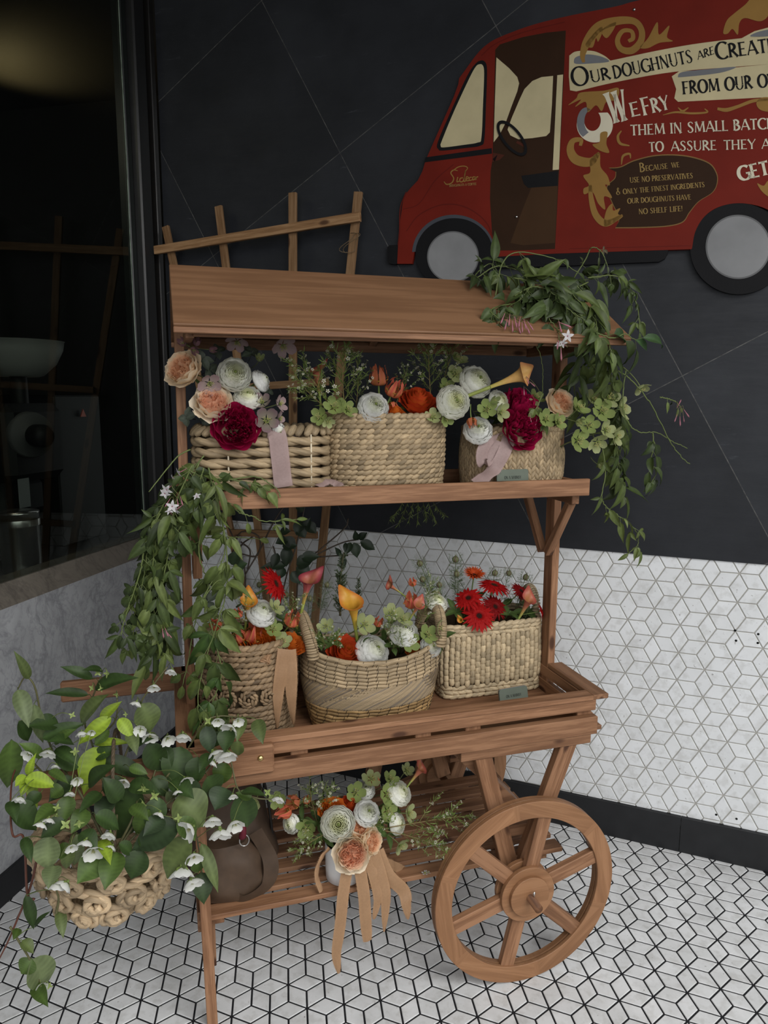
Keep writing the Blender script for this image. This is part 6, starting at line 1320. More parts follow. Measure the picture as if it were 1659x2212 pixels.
ribbon('bunch of tan ribbon tails trailing from the vase bouquet over the slats', [
 (tl((752, 1868, 1.508), (742, 1930, 1.495), (735, 2000, 1.490), (727, 2060, 1.490), (732, 2102, 1.490)), lambda t: .028 * (1 - .75 * t ** 5), E1), (tl((776, 1865, 1.505), (786, 1930, 1.495), (790, 1985, 1.490), (794, 2033, 1.490)), lambda t: .029 * (1 - .3 * t ** 6), E1), (tl((792, 1845, 1.51), (806, 1890, 1.50), (816, 1940, 1.49), (808, 1985, 1.488)), lambda t: .024 * (1 - .7 * t ** 4), E1),
 (tl((806, 1838, 1.512), (822, 1890, 1.500), (833, 1940, 1.490), (830, 2012, 1.486)), lambda t: .031 * (1 - .85 * t ** 4), E1), (tl((815, 1838, 1.515), (838, 1890, 1.505), (872, 1925, 1.50), (878, 1955, 1.49), (882, 1985, 1.488)), lambda t: .032 * (1 - .8 * t ** 4), E1 + EZ * .3), (tl((830, 1862, 1.53), (855, 1872, 1.55), (888, 1890, 1.56)), .022, EZ + E2 * .5), (tl((712, 1832, 1.535), (694, 1855, 1.527), (684, 1890, 1.524), (694, 1926, 1.52)), .012, E1 + E2 * .5)], TN)

# ------------------------------------------------------------------ mock orange in the hanging basket
def q4(x, y): return x / 2.7235, 1400 + y / 2.7235
def mock_petals():
    mb = MB()
    for k in range(4): ring_petal(mb, k * PI / 2, .84, (.08, -.12), (.66, -.02), (1.0, .62), (.66, .68, .58), (.78, .78, .76), nu=7, nv=6, tip=.22, ruf=.05, notch=.10, jit=.06)
    cx = MB()
    for k in range(4): strap_petal(cx, k * PI / 2 + PI / 4, [(.05, -.16), (.35, -.18), (.62, .12)], .18, (.20, .27, .07), (.22, .30, .08), nv=5)
    lathe(cx, [(.0, -.42), (.12, -.38), (.17, -.2), (.10, -.1)], (.18, .25, .07), 8)
    for k in range(16): a = RR.uniform(0, 6.28); r = RR.uniform(.05, .25); cx.tube([(0, 0, -.1), (r * math.cos(a), r * math.sin(a), .32)], .018, (.5, .5, .25), 3, cap=False)
    return [('petals', mesh_of(mb, 'petals', PETAL)), ('calyx', mesh_of(cx, 'calyx', LEAF))]
def star_calyx():
    mb = MB()
    for k in range(4): strap_petal(mb, k * PI / 2, [(.05, 0), (.5, .05), (1., .2)], .26, (.24, .31, .09), (.30, .37, .12), nv=6)
    lathe(mb, [(.0, -.5), (.2, -.4), (.26, -.15), (.1, .0)], (.2, .28, .08), 8); lathe(mb, [(.0, .32), (.05, .28), (.06, 0)], (.4, .42, .2), 6)
    return [('calyx', mesh_of(mb, 'calyx', LEAF))]
def jas_flower():
    mb = MB()
    for k in range(5): strap_petal(mb, k * 1.2566, [(.08, 0), (.5, .1), (1.0, .02)], .24, (.66, .62, .63), (.70, .69, .70), nv=6, fold=.1)
    tb = MB(); tb.tube([(0, 0, .05), (0, 0, -.7), (0, 0, -1.5)], [.10, .07, .05], (.42, .17, .22), 6); tb.tube([(0, 0, -1.5), (0, 0, -1.75)], [.09, .06], (.14, .2, .05), 6)
    return [('petals', mesh_of(mb, 'petals', PETAL)), ('tube', mesh_of(tb, 'tube', PETAL))]
def jas_bud():
    mb = MB(); mb.tube([(0, 0, -1.2), (0, 0, -.3), (0, 0, .3), (0, 0, .8), (0, 0, 1.2)], [.07, .085, .16, .17, .03], (.48, .20, .25), 6); mb.tube([(0, 0, -1.45), (0, 0, -1.15)], [.06, .1], (.15, .18, .05), 6)
    return [('bud', mesh_of(mb, 'bud', PETAL))]
MOF = [mock_petals(), mock_petals()]; MOS = star_calyx(); JF = jas_flower(); JB = jas_bud()
def put(parent, name, meshes, p, d, r, spin=None):
    """a flower that belongs to a branch: part of it, with petals and calyx as its own pieces"""
    B = basis(d) @ (lambda a: np.array([[math.cos(a), -math.sin(a), 0], [math.sin(a), math.cos(a), 0], [0, 0, 1]]))(RR.uniform(0, 6.28) if spin is None else spin)
    loc = np.array(p) - np.array(parent.location)
    M = Matrix([[*(B[i] * r), loc[i]] for i in range(3)] + [[0, 0, 0, 1]])
    if len(meshes) == 1:
        o = bpy.data.objects.new(name, meshes[0][1]); COL.objects.link(o); o.parent = parent; o.matrix_local = M; return o
    o = bpy.data.objects.new(name, None); COL.objects.link(o); o.parent = parent; o.matrix_local = M; o.empty_display_size = .01
    for pn, me in meshes: c = bpy.data.objects.new(pn, me); COL.objects.link(c); c.parent = o
    return o
DK, MD, PL, LM, OL, BL = (.030, .056, .014), (.065, .11, .022), (.125, .160, .070), (.235, .33, .030), (.090, .120, .038), (.036, .060, .026)
LEAVES = [ # base x, y, tip x, y, width, tone   (traced on an enlarged view)
 (105, 245, 165, 430, 80, PL), (200, 330, 250, 555, 62, PL), (170, 180, 125, 60, 48, OL), (545, 180, 385, 105, 52, DK), (600, 130, 520, 112, 40, DK), (560, 235, 745, 155, 82, DK), (520, 275, 295, 250, 48, DK), (480, 445, 560, 285, 105, OL), (345, 445, 190, 440, 92, DK), (250, 530, 460, 440, 72, DK),
 (590, 425, 692, 320, 52, LM), (655, 410, 470, 545, 75, LM), (700, 415, 775, 515, 62, LM), (555, 565, 735, 540, 42, LM), (590, 580, 490, 825, 125, LM), (835, 325, 890, 485, 128, OL), (70, 540, 50, 830, 108, MD), (110, 430, 180, 540, 72, DK), (150, 765, 312, 800, 78, LM), (160, 755, 95, 800, 60, LM), (175, 770, 210, 920, 50, LM), (165, 750, 180, 665, 40, LM), (160, 770, 130, 850, 50, LM), (290, 720, 385, 770, 46, MD), (310, 780, 420, 850, 44, PL),
 (75, 920, 215, 1050, 118, DK), (60, 900, 90, 990, 60, DK), (330, 590, 440, 660, 70, DK), (595, 650, 860, 745, 84, DK), (760, 700, 858, 730, 50, MD), (870, 560, 960, 725, 112, DK), (960, 570, 1000, 700, 70, DK), (1060, 580, 1020, 795, 145, DK), (1165, 640, 1140, 795, 95, DK), (1210, 460, 1240, 605, 78, BL), (1345, 470, 1320, 595, 84, DK), (1300, 490, 1262, 575, 60, DK), (1405, 545, 1395, 632, 66, OL), (1330, 675, 1290, 795, 95, MD), (1220, 755, 1270, 865, 128, DK), (1330, 825, 1270, 930, 120, BL), (1420, 850, 1545, 845, 58, DK), (1400, 865, 1470, 1062, 132, DK), (1430, 405, 1395, 525, 62, OL), (1510, 420, 1540, 535, 68, OL),
 (815, 820, 660, 1125, 180, DK), (940, 880, 880, 1065, 105, DK), (880, 950, 785, 1105, 85, MD), (1040, 875, 1195, 1025, 190, OL), (1050, 1055, 795, 1155, 158, BL), (1120, 1115, 965, 1345, 138, OL), (840, 1190, 770, 1345, 118, DK), (690, 1200, 620, 1382, 118, MD), (615, 1210, 470, 1352, 135, MD), (590, 1130, 645, 1232, 64, LM), (450, 1095, 460, 1305, 68, PL), (285, 1105, 275, 1295, 125, PL), (405, 1155, 390, 1310, 62, OL), (320, 1280, 285, 1385, 85, PL), (400, 870, 375, 1010, 85, MD), (510, 950, 430, 1065, 85, MD), (370, 820, 300, 870, 80, MD), (650, 880, 575, 985, 92, BL), (590, 850, 490, 925, 66, DK), (1185, 1150, 1280, 1405, 62, OL), (1180, 1320, 1200, 1485, 95, DK), (1150, 1240, 1170, 1325, 60, MD), (700, 1150, 785, 1205, 62, DK), (140, 1115, 180, 1232, 52, DK), (150, 1455, 205, 1645, 55, DK), (205, 1640, 248, 1560, 30, DK), (350, 1535, 370, 1680, 52, OL), (110, 1650, 85, 1700, 40, MD), (130, 1720, 192, 1782, 56, OL), (190, 1830, 285, 1995, 140, PL), (190, 1830, 130, 1910, 92, MD), (200, 1985, 265, 2072, 64, MD), (980, 845, 1025, 912, 46, PL), (1480, 880, 1400, 850, 50, MD),
 (470, 690, 330, 640, 90, DK), (620, 760, 720, 880, 95, DK), (520, 800, 600, 700, 85, DK), (700, 900, 640, 780, 95, DK), (430, 760, 300, 880, 90, DK), (760, 800, 900, 830, 80, DK), (900, 760, 980, 860, 80, DK), (560, 980, 700, 1050, 90, DK), (380, 1010, 250, 1100, 85, DK), (820, 1100, 900, 1180, 85, DK), (1010, 780, 1120, 850, 90, DK), (330, 930, 220, 1000, 80, MD), (480, 1080, 560, 1160, 80, DK), (1080, 780, 1180, 900, 85, DK), (560, 640, 660, 590, 75, DK), (430, 560, 330, 520, 70, DK), (760, 600, 850, 520, 70, DK), (640, 480, 560, 560, 60, MD), (1050, 1000, 1150, 1120, 90, MD), (960, 1000, 860, 1080, 85, BL), (250, 640, 150, 560, 60, MD), (240, 850, 150, 930, 70, DK), (1240, 620, 1180, 700, 60, DK), (770, 930, 860, 990, 70, MD), (420, 1180, 320, 1210, 70, MD), (760, 480, 800, 600, 60, OL), (320, 560, 400, 480, 55, MD), (500, 1200, 560, 1290, 62, MD)]
BRANCH = [ # stem points, label
 ([(650, 1200), (470, 850), (330, 650), (250, 430), (205, 230), (150, 170), (105, 240)], 'mock orange branch curling over at the far left above the marble'),
 ([(660, 1190), (620, 850), (540, 560), (500, 430), (560, 250), (600, 150)], 'mock orange branch with pale star calyces before the rear handle'),
 ([(670, 1190), (720, 700), (800, 480), (830, 320), (900, 220), (985, 110)], 'mock orange branch rising highest with three hanging white bells'),
 ([(690, 1190), (950, 800), (1100, 600), (1200, 440), (1290, 400), (1420, 410)], 'mock orange branch reaching to the front of the dark basket'),
 ([(700, 1200), (1000, 900), (1200, 740), (1330, 600), (1400, 830), (1500, 880), (1600, 890)], 'mock orange branch stretching right across the handle to the bouquet'),
 ([(720, 1200), (950, 1060), (1130, 1080), (1170, 1180), (1190, 1330)], 'mock orange branch drooping beside the front leg'),
 ([(640, 1200), (400, 900), (200, 680), (120, 620), (60, 560)], 'mock orange branch with lime young leaves at the far left'),
 ([(640, 1210), (420, 1080), (280, 1100), (300, 1300), (330, 1370)], 'mock orange branch hanging over the left rim of the hanging basket'),
 ([(660, 1210), (640, 1000), (620, 800), (590, 560), (680, 420), (690, 300)], 'mock orange branch with the large lime leaf in the middle'),
 ([(670, 1210), (780, 1000), (830, 820), (900, 760), (960, 560), (1060, 520)], 'mock orange branch with the broad dark leaves in the middle'),
 ([(235, 1150), (180, 1400), (100, 1600), (50, 1720), (-10, 1840)], 'bare reddish branch slanting down to the floor at the far left'),
 ([(60, 1640), (120, 1740), (180, 1840), (230, 1960), (250, 2020)], 'leafy tip hanging low at the bottom left above the floor tiles'),
 ([(330, 1560), (345, 1480), (330, 1420)], 'single serrated leaf shoot hanging under the straw basket'),
 ([(205, 1480), (160, 1440), (140, 1120), (75, 1100), (62, 900), (80, 740), (140, 640)], 'reddish stem arching at the left edge of the mock orange')]
MOFL = [(1010, 130, 22, 2), (905, 222, 24, 2), (803, 318, 22, 2), (480, 495, 22, 7), (540, 490, 15, 7), (825, 480, 24, 8), (882, 512, 30, 9), (985, 530, 28, 9), (1075, 512, 32, 9), (1280, 422, 24, 3), (1362, 468, 34, 3), (1400, 425, 22, 3), (1258, 615, 34, 4), (1335, 620, 38, 4), (1255, 668, 22, 4), (172, 620, 26, 6), (288, 605, 30, 6), (730, 780, 26, 8), (1122, 1060, 42, 9), (1250, 1005, 34, 5), (1295, 1078, 42, 5), (1380, 1030, 34, 4), (505, 1135, 30, 8), (545, 1185, 40, 8), (418, 1165, 24, 7), (645, 1090, 28, 8), (245, 1030, 26, 7), (287, 1005, 24, 7), (1068, 1300, 46, 5), (1142, 1220, 34, 5), (1130, 1368, 38, 5), (330, 1385, 34, 7), (388, 1385, 34, 7), (452, 772, 22, 0), (1640, 880, 24, 4), (1370, 865, 18, 4), (1090, 770, 28, 9), (240, 1985, 22, 11), (940, 970, 22, 9), (660, 1165, 20, 8), (1045, 840, 18, 9), (330, 690, 16, 6), (120, 880, 26, 6), (410, 850, 20, 0)]
MOST = [(630, 150, 22, 1), (575, 145, 20, 1), (540, 235, 18, 1), (595, 240, 16, 1), (685, 275, 18, 8), (740, 390, 14, 8), (845, 830, 30, 9), (910, 870, 26, 9), (840, 920, 24, 9), (385, 1040, 28, 7), (465, 1030, 26, 7), (1225, 430, 22, 3), (1050, 1000, 22, 5), (440, 610, 22, 0), (1575, 850, 22, 4), (335, 940, 20, 7), (330, 985, 22, 7), (425, 395, 18, 0), (290, 1985, 18, 11)]
def mdepth(y, x=600):
    b = 1.475 - .15 * min(1, max(0, (y - 640) / 380.))
    return b if x < 1150 else min(b, 1.455) if x > 1200 or y < 1000 else 1.38
roots = []
for pts, lab in BRANCH:
    W3 = []
    for i, (x, y) in enumerate(pts):
        u, v = q4(x, y); W3.append(A(u, v, mdepth(y, x) + .03 if y < 1250 or x > 300 else 1.40))
    Q = spline(W3, 40); r = thing('mock_orange_branch', Q[0], lab, 'branch', 'mock orange in the hanging basket'); mb = MB()
    red = lab.startswith('bare') or lab.startswith('reddish')
    mb.tube(Q, np.linspace(.0026, .0014, 40), (.10, .035, .022) if red else (.10, .095, .04), 6); roots.append((r, Q, mb, MB(), np.array([C_ for C_ in spline([q4(*p) for p in pts], 40)])))
def nearest(u, v, only=None):
    best = None
    for i, (r, Q, sm, lm, P2) in enumerate(roots):
        if i in (10, 13) and only is None: continue
        if only is not None and i != only: continue
        d = np.hypot(P2[:, 0] - u, P2[:, 1] - v); k = int(d.argmin())
        if best is None or d[k] < best[0]: best = (d[k], i, k)
    return best
for bx, by, tx, ty, w, tone in LEAVES:
    u, v = q4(bx, by); b0 = mdepth(by, bx) + RR.uniform(-.022, .012); dark_fill = tone == DK and RR.random() < .35
    if by > 1400: b0 = 1.40
    p = A(u, v, b0); _, i, k = nearest(u, v); r, Q, sm, lm, _2 = roots[i]
    t = A(*q4(tx, ty), b0 + RR.uniform(-.05, .01)); L = np.linalg.norm(t - p); W_ = w / 2.7235 * ((p - C0) @ FW) / FPX
    view = nrm(C0 - p); up = nrm(view * .8 + EZ * .55 + np.array([RR.gauss(0, .15), RR.gauss(0, .15), 0]))
    sm.tube(spline([Q[k], lerp(Q[k], p, .5) + EZ * .004, p], 6), .0009, (.12, .16, .05), 4, cap=False)
    leaf(lm, p, t - p + up * L * .18, up, L * 1.16, W_ * 1.18, tone, .13, .42, 19, RR.uniform(-.2, .2), .03, None, .72)
    # secondary veins as fine raised ribs belong to the blade's relief
for i, (r, Q, sm, lm, _2) in enumerate(roots):
    O = np.array(r.location); 
for lst, kind in ((MOFL, 0), (MOST, 1)):
    for x, y, rad, bi in lst:
        u, v = q4(x, y); r, Q, sm, lm, P2 = roots[bi]; b0 = mdepth(y, x) - .028
        if y > 1400: b0 = 1.39
        p = A(u, v, b0); d, i, k = nearest(u, v, bi); S_ = rad / 2.7235 * ((p - C0) @ FW) / FPX * (1.7 if kind == 0 else 1.25)
        face = nrm(np.array([RR.gauss(.1, .35), -.75, -.55 + RR.gauss(0, .25)])) if kind == 0 else nrm(np.array([RR.gauss(0, .35), -.8, RR.gauss(.25, .3)]))
        sm.tube(spline([Q[k], lerp(Q[k], p, .6) + EZ * .012, p - face * S_ * .35], 8), .0008, (.15, .19, .06), 4, cap=False)
        put(r, 'flower' if kind == 0 else 'star_calyx', MOF[RR.randint(0, 1)] if kind == 0 else MOS, p, face, S_)
for r, Q, sm, lm, _2 in roots:
    sm.build('stem', STEM, r, np.array(r.location))
    if lm.n: lm.build('foliage', LEAF, r, np.array(r.location))

# ------------------------------------------------------------------ jasmine vines
VG = [(.050, .074, .021), (.076, .104, .027), (.034, .051, .016), (.110, .142, .040)]
def vine(lab, pts, b0, b1, dens=1.0, L=.052, w=.0165, tones=VG, r=.0016, bare=0.0, group='jasmine vines on the cart', flowers=(), buds=(), comp=True, seedv=0, out=.3):
    """jasmine: a winding stem through photo points, leaves in pairs of small leaflets hanging from it"""
    n = max(14, len(pts) * 9); P = [A(x, y, lerp(b0, b1, i / max(1, len(pts) - 1))) for i, (x, y) in enumerate(pts)]; Q = spline(P, n)
    Q = Q + np.array([[RR.gauss(0, .0006)] * 3 for _ in range(n)])
    t_ = thing('jasmine_vine', Q[0], lab, 'vine', group); O = np.array(t_.location); sm, lm = MB(), MB()
    sm.tube(Q, np.linspace(r * 1.15, r * .7, n), (.105, .135, .04), 5)
    Ls = np.r_[0, np.cumsum(np.linalg.norm(np.diff(Q, axis=0), axis=1))]; step = .034 / max(dens, .01); s_ = step * .5; side = 1
    while s_ < Ls[-1] and dens > 0:
        if s_ / Ls[-1] < bare: s_ += step; continue
        i = min(int(np.searchsorted(Ls, s_)), n - 1); p = Q[i]; T_ = nrm(Q[min(i + 1, n - 1)] - Q[max(i - 1, 0)])
        for sd in (1, -1) if RR.random() < .8 else (side,):
            sv = nrm(np.cross(T_, E2 + np.array([RR.gauss(0, .4), 0, RR.gauss(0, .3)]))) * sd
            d = nrm(sv * RR.uniform(.4, 1.) + T_ * .4 - E2 * RR.uniform(-.2, .7) * out * 2 - EZ * RR.uniform(.2, .9)); tone = np.array(RR.choice(tones))
            pe = p + d * RR.uniform(.008, .022); sm.tube([p, pe], .0007, (.11, .14, .045), 3, cap=False)
            upv = nrm(-E2 * .8 + EZ * .5 + np.array([RR.gauss(0, .45), RR.gauss(0, .3), RR.gauss(0, .3)])); LL = L * RR.uniform(.62, 1.45)
            leaf(lm, pe, d - EZ * .25, upv, LL * 1.1, w * RR.uniform(.75, 1.35), tone, .22, RR.uniform(.2, .9), 9, RR.uniform(-.6, .6), .04, None, .60)
            if comp and RR.random() < .62:
                for s2 in (1, -1): leaf(lm, pe, nrm(d * .35 + np.cross(d, upv) * s2 * .9 - EZ * .2), upv, LL * RR.uniform(.42, .62), w * RR.uniform(.5, .8), tone, .2, .5, 6, RR.uniform(-.4, .4), .03, None, .75)
        side = -side; s_ += step * RR.uniform(.7, 1.35)
    if dens > 0: leaf(lm, Q[-1], Q[-1] - Q[-3], -E2 + EZ * .3, L * .8, w * .8, tones[-1], .2, .4, 7)
    for x, y, rad, b in flowers:
        p = A(x, y, b); k = int(np.linalg.norm(Q - p, axis=1).argmin()); S_ = rad * ((p - C0) @ FW) / FPX; f = nrm(np.array([RR.gauss(-.1, .5), -.8, RR.gauss(.1, .4)])); sm.tube(spline([Q[k], lerp(Q[k], p, .5) + EZ * .01, p - f * S_ * 1.6], 8), .0007, (.13, .15, .05), 4, cap=False); put(t_, 'flower', JF, p, f, S_)
    for x, y, rad, b, dx, dz in buds:
        p = A(x, y, b); k = int(np.linalg.norm(Q - p, axis=1).argmin()); S_ = rad * ((p - C0) @ FW) / FPX; f = nrm(E1 * dx + EZ * dz - E2 * .15); sm.tube(spline([Q[k], lerp(Q[k], p - f * S_, .5) + EZ * .008, p - f * S_ * 1.3], 8), .0006, (.13, .11, .05), 4, cap=False); put(t_, 'flower_bud', JB, p, f, S_)
    sm.build('stem', STEM, t_, O)
    if lm.n: lm.build('foliage', LEAF, t_, O)
    return t_
# left curtain falling from the shelf end
vine('leftmost jasmine strand of the left curtain, falling to the marble dado', [(440, 985), (400, 1035), (350, 1095), (322, 1170), (310, 1250), (292, 1320), (285, 1395)], 1.60, 1.60, 1.3)
vine('dense jasmine strand second from the left, ending in long hanging leaves', [(430, 1000), (390, 1090), (342, 1150), (330, 1240), (334, 1320), (330, 1390), (318, 1440)], 1.585, 1.60, 1.5, .058, .019)
vine('jasmine strand of the left curtain ending beside the rear handle', [(440, 1010), (415, 1095), (372, 1170), (352, 1255), (345, 1330), (362, 1400)], 1.575, 1.59, 1.35, .055, .018, buds=((352, 1368, 9, 1.56, .1, -.9), (360, 1366, 9, 1.56, .3, -.9), (366, 1372, 7, 1.56, .5, -.7)))
vine('jasmine strand trailing down inside the left post into the dark basket', [(450, 1010), (468, 1080), (486, 1160), (492, 1260), (470, 1345), (445, 1420), (428, 1500), (432, 1565)], 1.575, 1.545, .62, .060, .020, tones=[VG[1], VG[3], VG[1]])
vine('jasmine strand wound down along the left post', [(460, 1030), (440, 1110), (430, 1200), (450, 1265), (420, 1350), (408, 1420), (395, 1480)], 1.585, 1.60, .55, .058, .019, tones=[VG[1], VG[0], VG[3]])
vine('jasmine spray lying on the left end of the upper shelf', [(400, 1010), (440, 1030), (490, 1035), (535, 1042), (566, 1050)], 1.585, 1.585, 1.6, .045, .0165, flowers=((387, 1021, 13, 1.57), (374, 1032, 10, 1.57), (425, 1072, 11, 1.565)))
vine('short jasmine spray with star flowers below the left shelf end', [(415, 1005), (395, 1050), (378, 1090), (372, 1140)], 1.57, 1.57, 1.2, .048, .016, flowers=((360, 1058, 15, 1.555), (356, 1066, 13, 1.56), (372, 1094, 15, 1.55), (381, 1101, 13, 1.55), (366, 1104, 11, 1.555)), buds=((362, 1086, 9, 1.555, -.4, -.6), (392, 1082, 9, 1.555, .2, -.8), (384, 1086, 8, 1.555, .1, -.9)))
vine('light green jasmine tip hanging before the trellis under the shelf', [(470, 1062), (515, 1105), (545, 1115), (572, 1126), (640, 1122)], 1.585, 1.60, .55, .040, .011, tones=[VG[3], VG[1]])
vine('bare jasmine tendril curving left from the shelf end', [(410, 972), (385, 985), (355, 1020), (322, 1062)], 1.60, 1.56, 0)
vine('dark broad-leaved strand hanging over the left of the dark basket', [(450, 1330), (468, 1395), (478, 1460), (455, 1530), (462, 1560)], 1.575, 1.555, .6, .074, .024, tones=[VG[2], VG[0], (.045, .085, .02)])
vine('jasmine strand at the outer left with curled small leaves', [(345, 1110), (315, 1180), (300, 1245), (278, 1310), (266, 1350), (262, 1372)], 1.59, 1.575, .9, .046, .015, tones=[VG[0], VG[2]])
vine('thick jasmine strand filling the left curtain in front of the window frame', [(420, 1020), (365, 1110), (335, 1180), (320, 1260), (318, 1330), (305, 1370)], 1.615, 1.62, 1.5, .050, .018, tones=[VG[0], VG[2], VG[0]])
vine('jasmine strand behind the left curtain beside the corner', [(425, 1040), (385, 1140), (365, 1220), (350, 1300), (342, 1360)], 1.63, 1.635, 1.2, .052, .018, tones=[VG[2], VG[0]])
vine('light jasmine loop crossing in front of the left post', [(462, 1040), (478, 1120), (484, 1200), (440, 1290), (470, 1255), (500, 1260)], 1.57, 1.565, .55, .056, .018, tones=[VG[3], VG[1]])
vine('loose bare vine stem curving across the dark slate behind the post', [(385, 1060), (400, 1140), (430, 1160), (500, 1160), (560, 1165)], 1.60, 1.72, .12)
vine('thin jasmine tendril with two leaves across the pink ribbon of the rope basket', [(470, 1040), (545, 1030), (580, 1042), (600, 1060), (605, 1075)], 1.60, 1.575, 0)
# right mass on the roof, falling past the right end
R2 = 'jasmine vines on the right of the roof'
vine('jasmine strand along the roof ridge before the red van', [(1030, 600), (1075, 575), (1130, 585), (1190, 590), (1260, 605), (1330, 590)], 1.70, 1.66, 1.5, .056, .020, tones=[VG[2], VG[0], VG[0]], group=R2)
vine('jasmine strand on the roof slope ending in pink buds near the eave', [(1160, 600), (1120, 650), (1080, 660), (1060, 672), (1080, 690)], 1.61, 1.55, 1.35, .052, .019, tones=[VG[2], VG[0]], group=R2, buds=[(1086 + 7 * k, 688 + (k * 13) % 22, 11, 1.515, .15 * (k - 3), -.9) for k in range(6)] + [(1122 + 6 * k, 696 + (k * 11) % 18, 10, 1.51, .2 * (k - 1), -.9) for k in range(5)])
vine('jasmine strand over the middle of the roof slope with white flowers at the eave', [(1270, 610), (1210, 640), (1180, 670), (1195, 700), (1205, 715)], 1.60, 1.53, 1.35, .056, .020, tones=[VG[2], VG[0]], group=R2, flowers=((1226, 726, 15, 1.495), (1216, 742, 12, 1.495), (1206, 745, 9, 1.495)), buds=((1222, 702, 12, 1.50, .8, -.3), (1210, 706, 11, 1.50, .2, -.9), (1212, 765, 12, 1.49, 0, -1), (1205, 745, 9, 1.49, -.2, -1)))
vine('jasmine strand thick with dark leaves crossing the right half of the roof', [(1110, 600), (1160, 610), (1210, 620), (1250, 650), (1285, 690), (1290, 725)], 1.63, 1.50, 1.7, .060, .022, tones=[VG[2], VG[0], VG[1]], group=R2)
vine('long jasmine strand falling from the roof corner to below the shelf', [(1285, 680), (1310, 760), (1322, 840), (1332, 910), (1335, 990), (1345, 1040)], 1.53, 1.74, 1.1, .062, .020, tones=[VG[1], VG[0], VG[1]], group=R2)
vine('lowest jasmine strand with pale leaves swinging before the tiled wall', [(1300, 960), (1308, 1020), (1300, 1070), (1310, 1095), (1345, 1120), (1372, 1145), (1378, 1175), (1358, 1195)], 1.60, 1.61, .50, .044, .014, tones=[VG[1], VG[3]], group=R2)
vine('jasmine strand with long leaves hanging inside the right post', [(1275, 700), (1262, 750), (1250, 795), (1240, 840), (1250, 870)], 1.56, 1.70, .9, .074, .019, tones=[VG[1], VG[0], VG[1]], group=R2)
vine('jasmine tip with three broad dark leaves beyond the roof corner', [(1290, 720), (1325, 730), (1350, 722), (1372, 735)], 1.50, 1.50, .7, .080, .026, tones=[VG[2], (.04, .08, .028)], comp=False, group=R2)
vine('jasmine strand behind the green hellebores right of the shelf', [(1290, 740), (1300, 820), (1330, 880), (1345, 950), (1330, 1010), (1340, 1060)], 1.66, 1.76, 1.1, .062, .021, tones=[VG[0], VG[2], VG[1]], group=R2)
vine('long bare jasmine shoot arching far right before the slate', [(1335, 800), (1372, 830), (1410, 880), (1445, 950), (1470, 985), (1490, 1003)], 1.55, 1.56, 0, group=R2)
vine('looping jasmine shoot with a curled leaf bunch far right', [(1352, 800), (1346, 850), (1350, 900), (1378, 932), (1420, 935), (1455, 955), (1485, 968)], 1.57, 1.57, 0, group=R2)
vine('curled jasmine leaf bunch dangling right of the shelf', [(1410, 935), (1412, 965), (1405, 1000), (1418, 1020), (1408, 1040)], 1.57, 1.57, 1.0, .046, .015, tones=[VG[2], VG[0]], group=R2)
vine('thin bud-tipped jasmine tendril at the far right before the slate', [(1425, 858), (1445, 862), (1462, 870), (1470, 880)], 1.57, 1.57, .7, .022, .009, comp=False, group=R2, buds=((1467, 872, 8, 1.56, .3, .8), (1483, 893, 9, 1.56, .6, -.8), (1460, 903, 8, 1.56, -.4, -.8), (1469, 910, 9, 1.56, 0, -1), (1477, 905, 6, 1.56, .1, -1)))
vine('slim jasmine tendril dropping from the eave to the peony', [(1110, 715), (1145, 735), (1165, 760), (1172, 800), (1172, 850)], 1.515, 1.62, 0, r=.001, group=R2)
vine('upright jasmine loop above the roof before the van door', [(1070, 640), (1085, 570), (1120, 545), (1200, 560), (1250, 590)], 1.64, 1.62, .35, .036, .012, tones=[VG[1], VG[0]], group=R2)
vine('wiry dry jasmine tip standing above the roof against the van sill', [(1240, 600), (1265, 560), (1278, 535), (1300, 545), (1312, 575)], 1.66, 1.62, .5, .026, .007, tones=[(.10, .08, .05), (.08, .10, .04)], group=R2)
vine('jasmine shoot with spiky small leaves right of the roof top', [(1270, 600), (1320, 595), (1350, 605), (1362, 625), (1378, 670), (1382, 718)], 1.63, 1.60, .85, .034, .011, tones=[VG[1], VG[0]], group=R2)
vine('jasmine strand with pink buds over the dark peony on the shelf', [(1172, 850), (1160, 880), (1150, 900), (1165, 915)], 1.635, 1.625, .5, .04, .013, group=R2, buds=((1140, 822, 7, 1.60, .3, -.8), (1150, 830, 7, 1.60, .6, -.5), (1132, 845, 8, 1.60, 0, -1), (1146, 905, 7, 1.61, .2, -.9), (1158, 912, 7, 1.61, -.3, -.9)))
vine('jasmine leaves round the lower left of the van sill behind the roof', [(1020, 605), (1035, 585), (1062, 570), (1080, 600)], 1.72, 1.70, 1.2, .040, .015, tones=[VG[2]], group=R2)
vine('dense dark jasmine knot on the roof right of centre', [(1110, 640), (1150, 620), (1190, 630), (1225, 665), (1260, 690)], 1.60, 1.53, 1.7, .058, .022, tones=[VG[2], VG[2], VG[0]], group=R2)
vine('jasmine clump spilling over the right roof edge', [(1230, 600), (1265, 640), (1290, 680), (1310, 720), (1320, 760)], 1.60, 1.51, 1.4, .062, .022, tones=[VG[0], VG[2], VG[1]], group=R2)

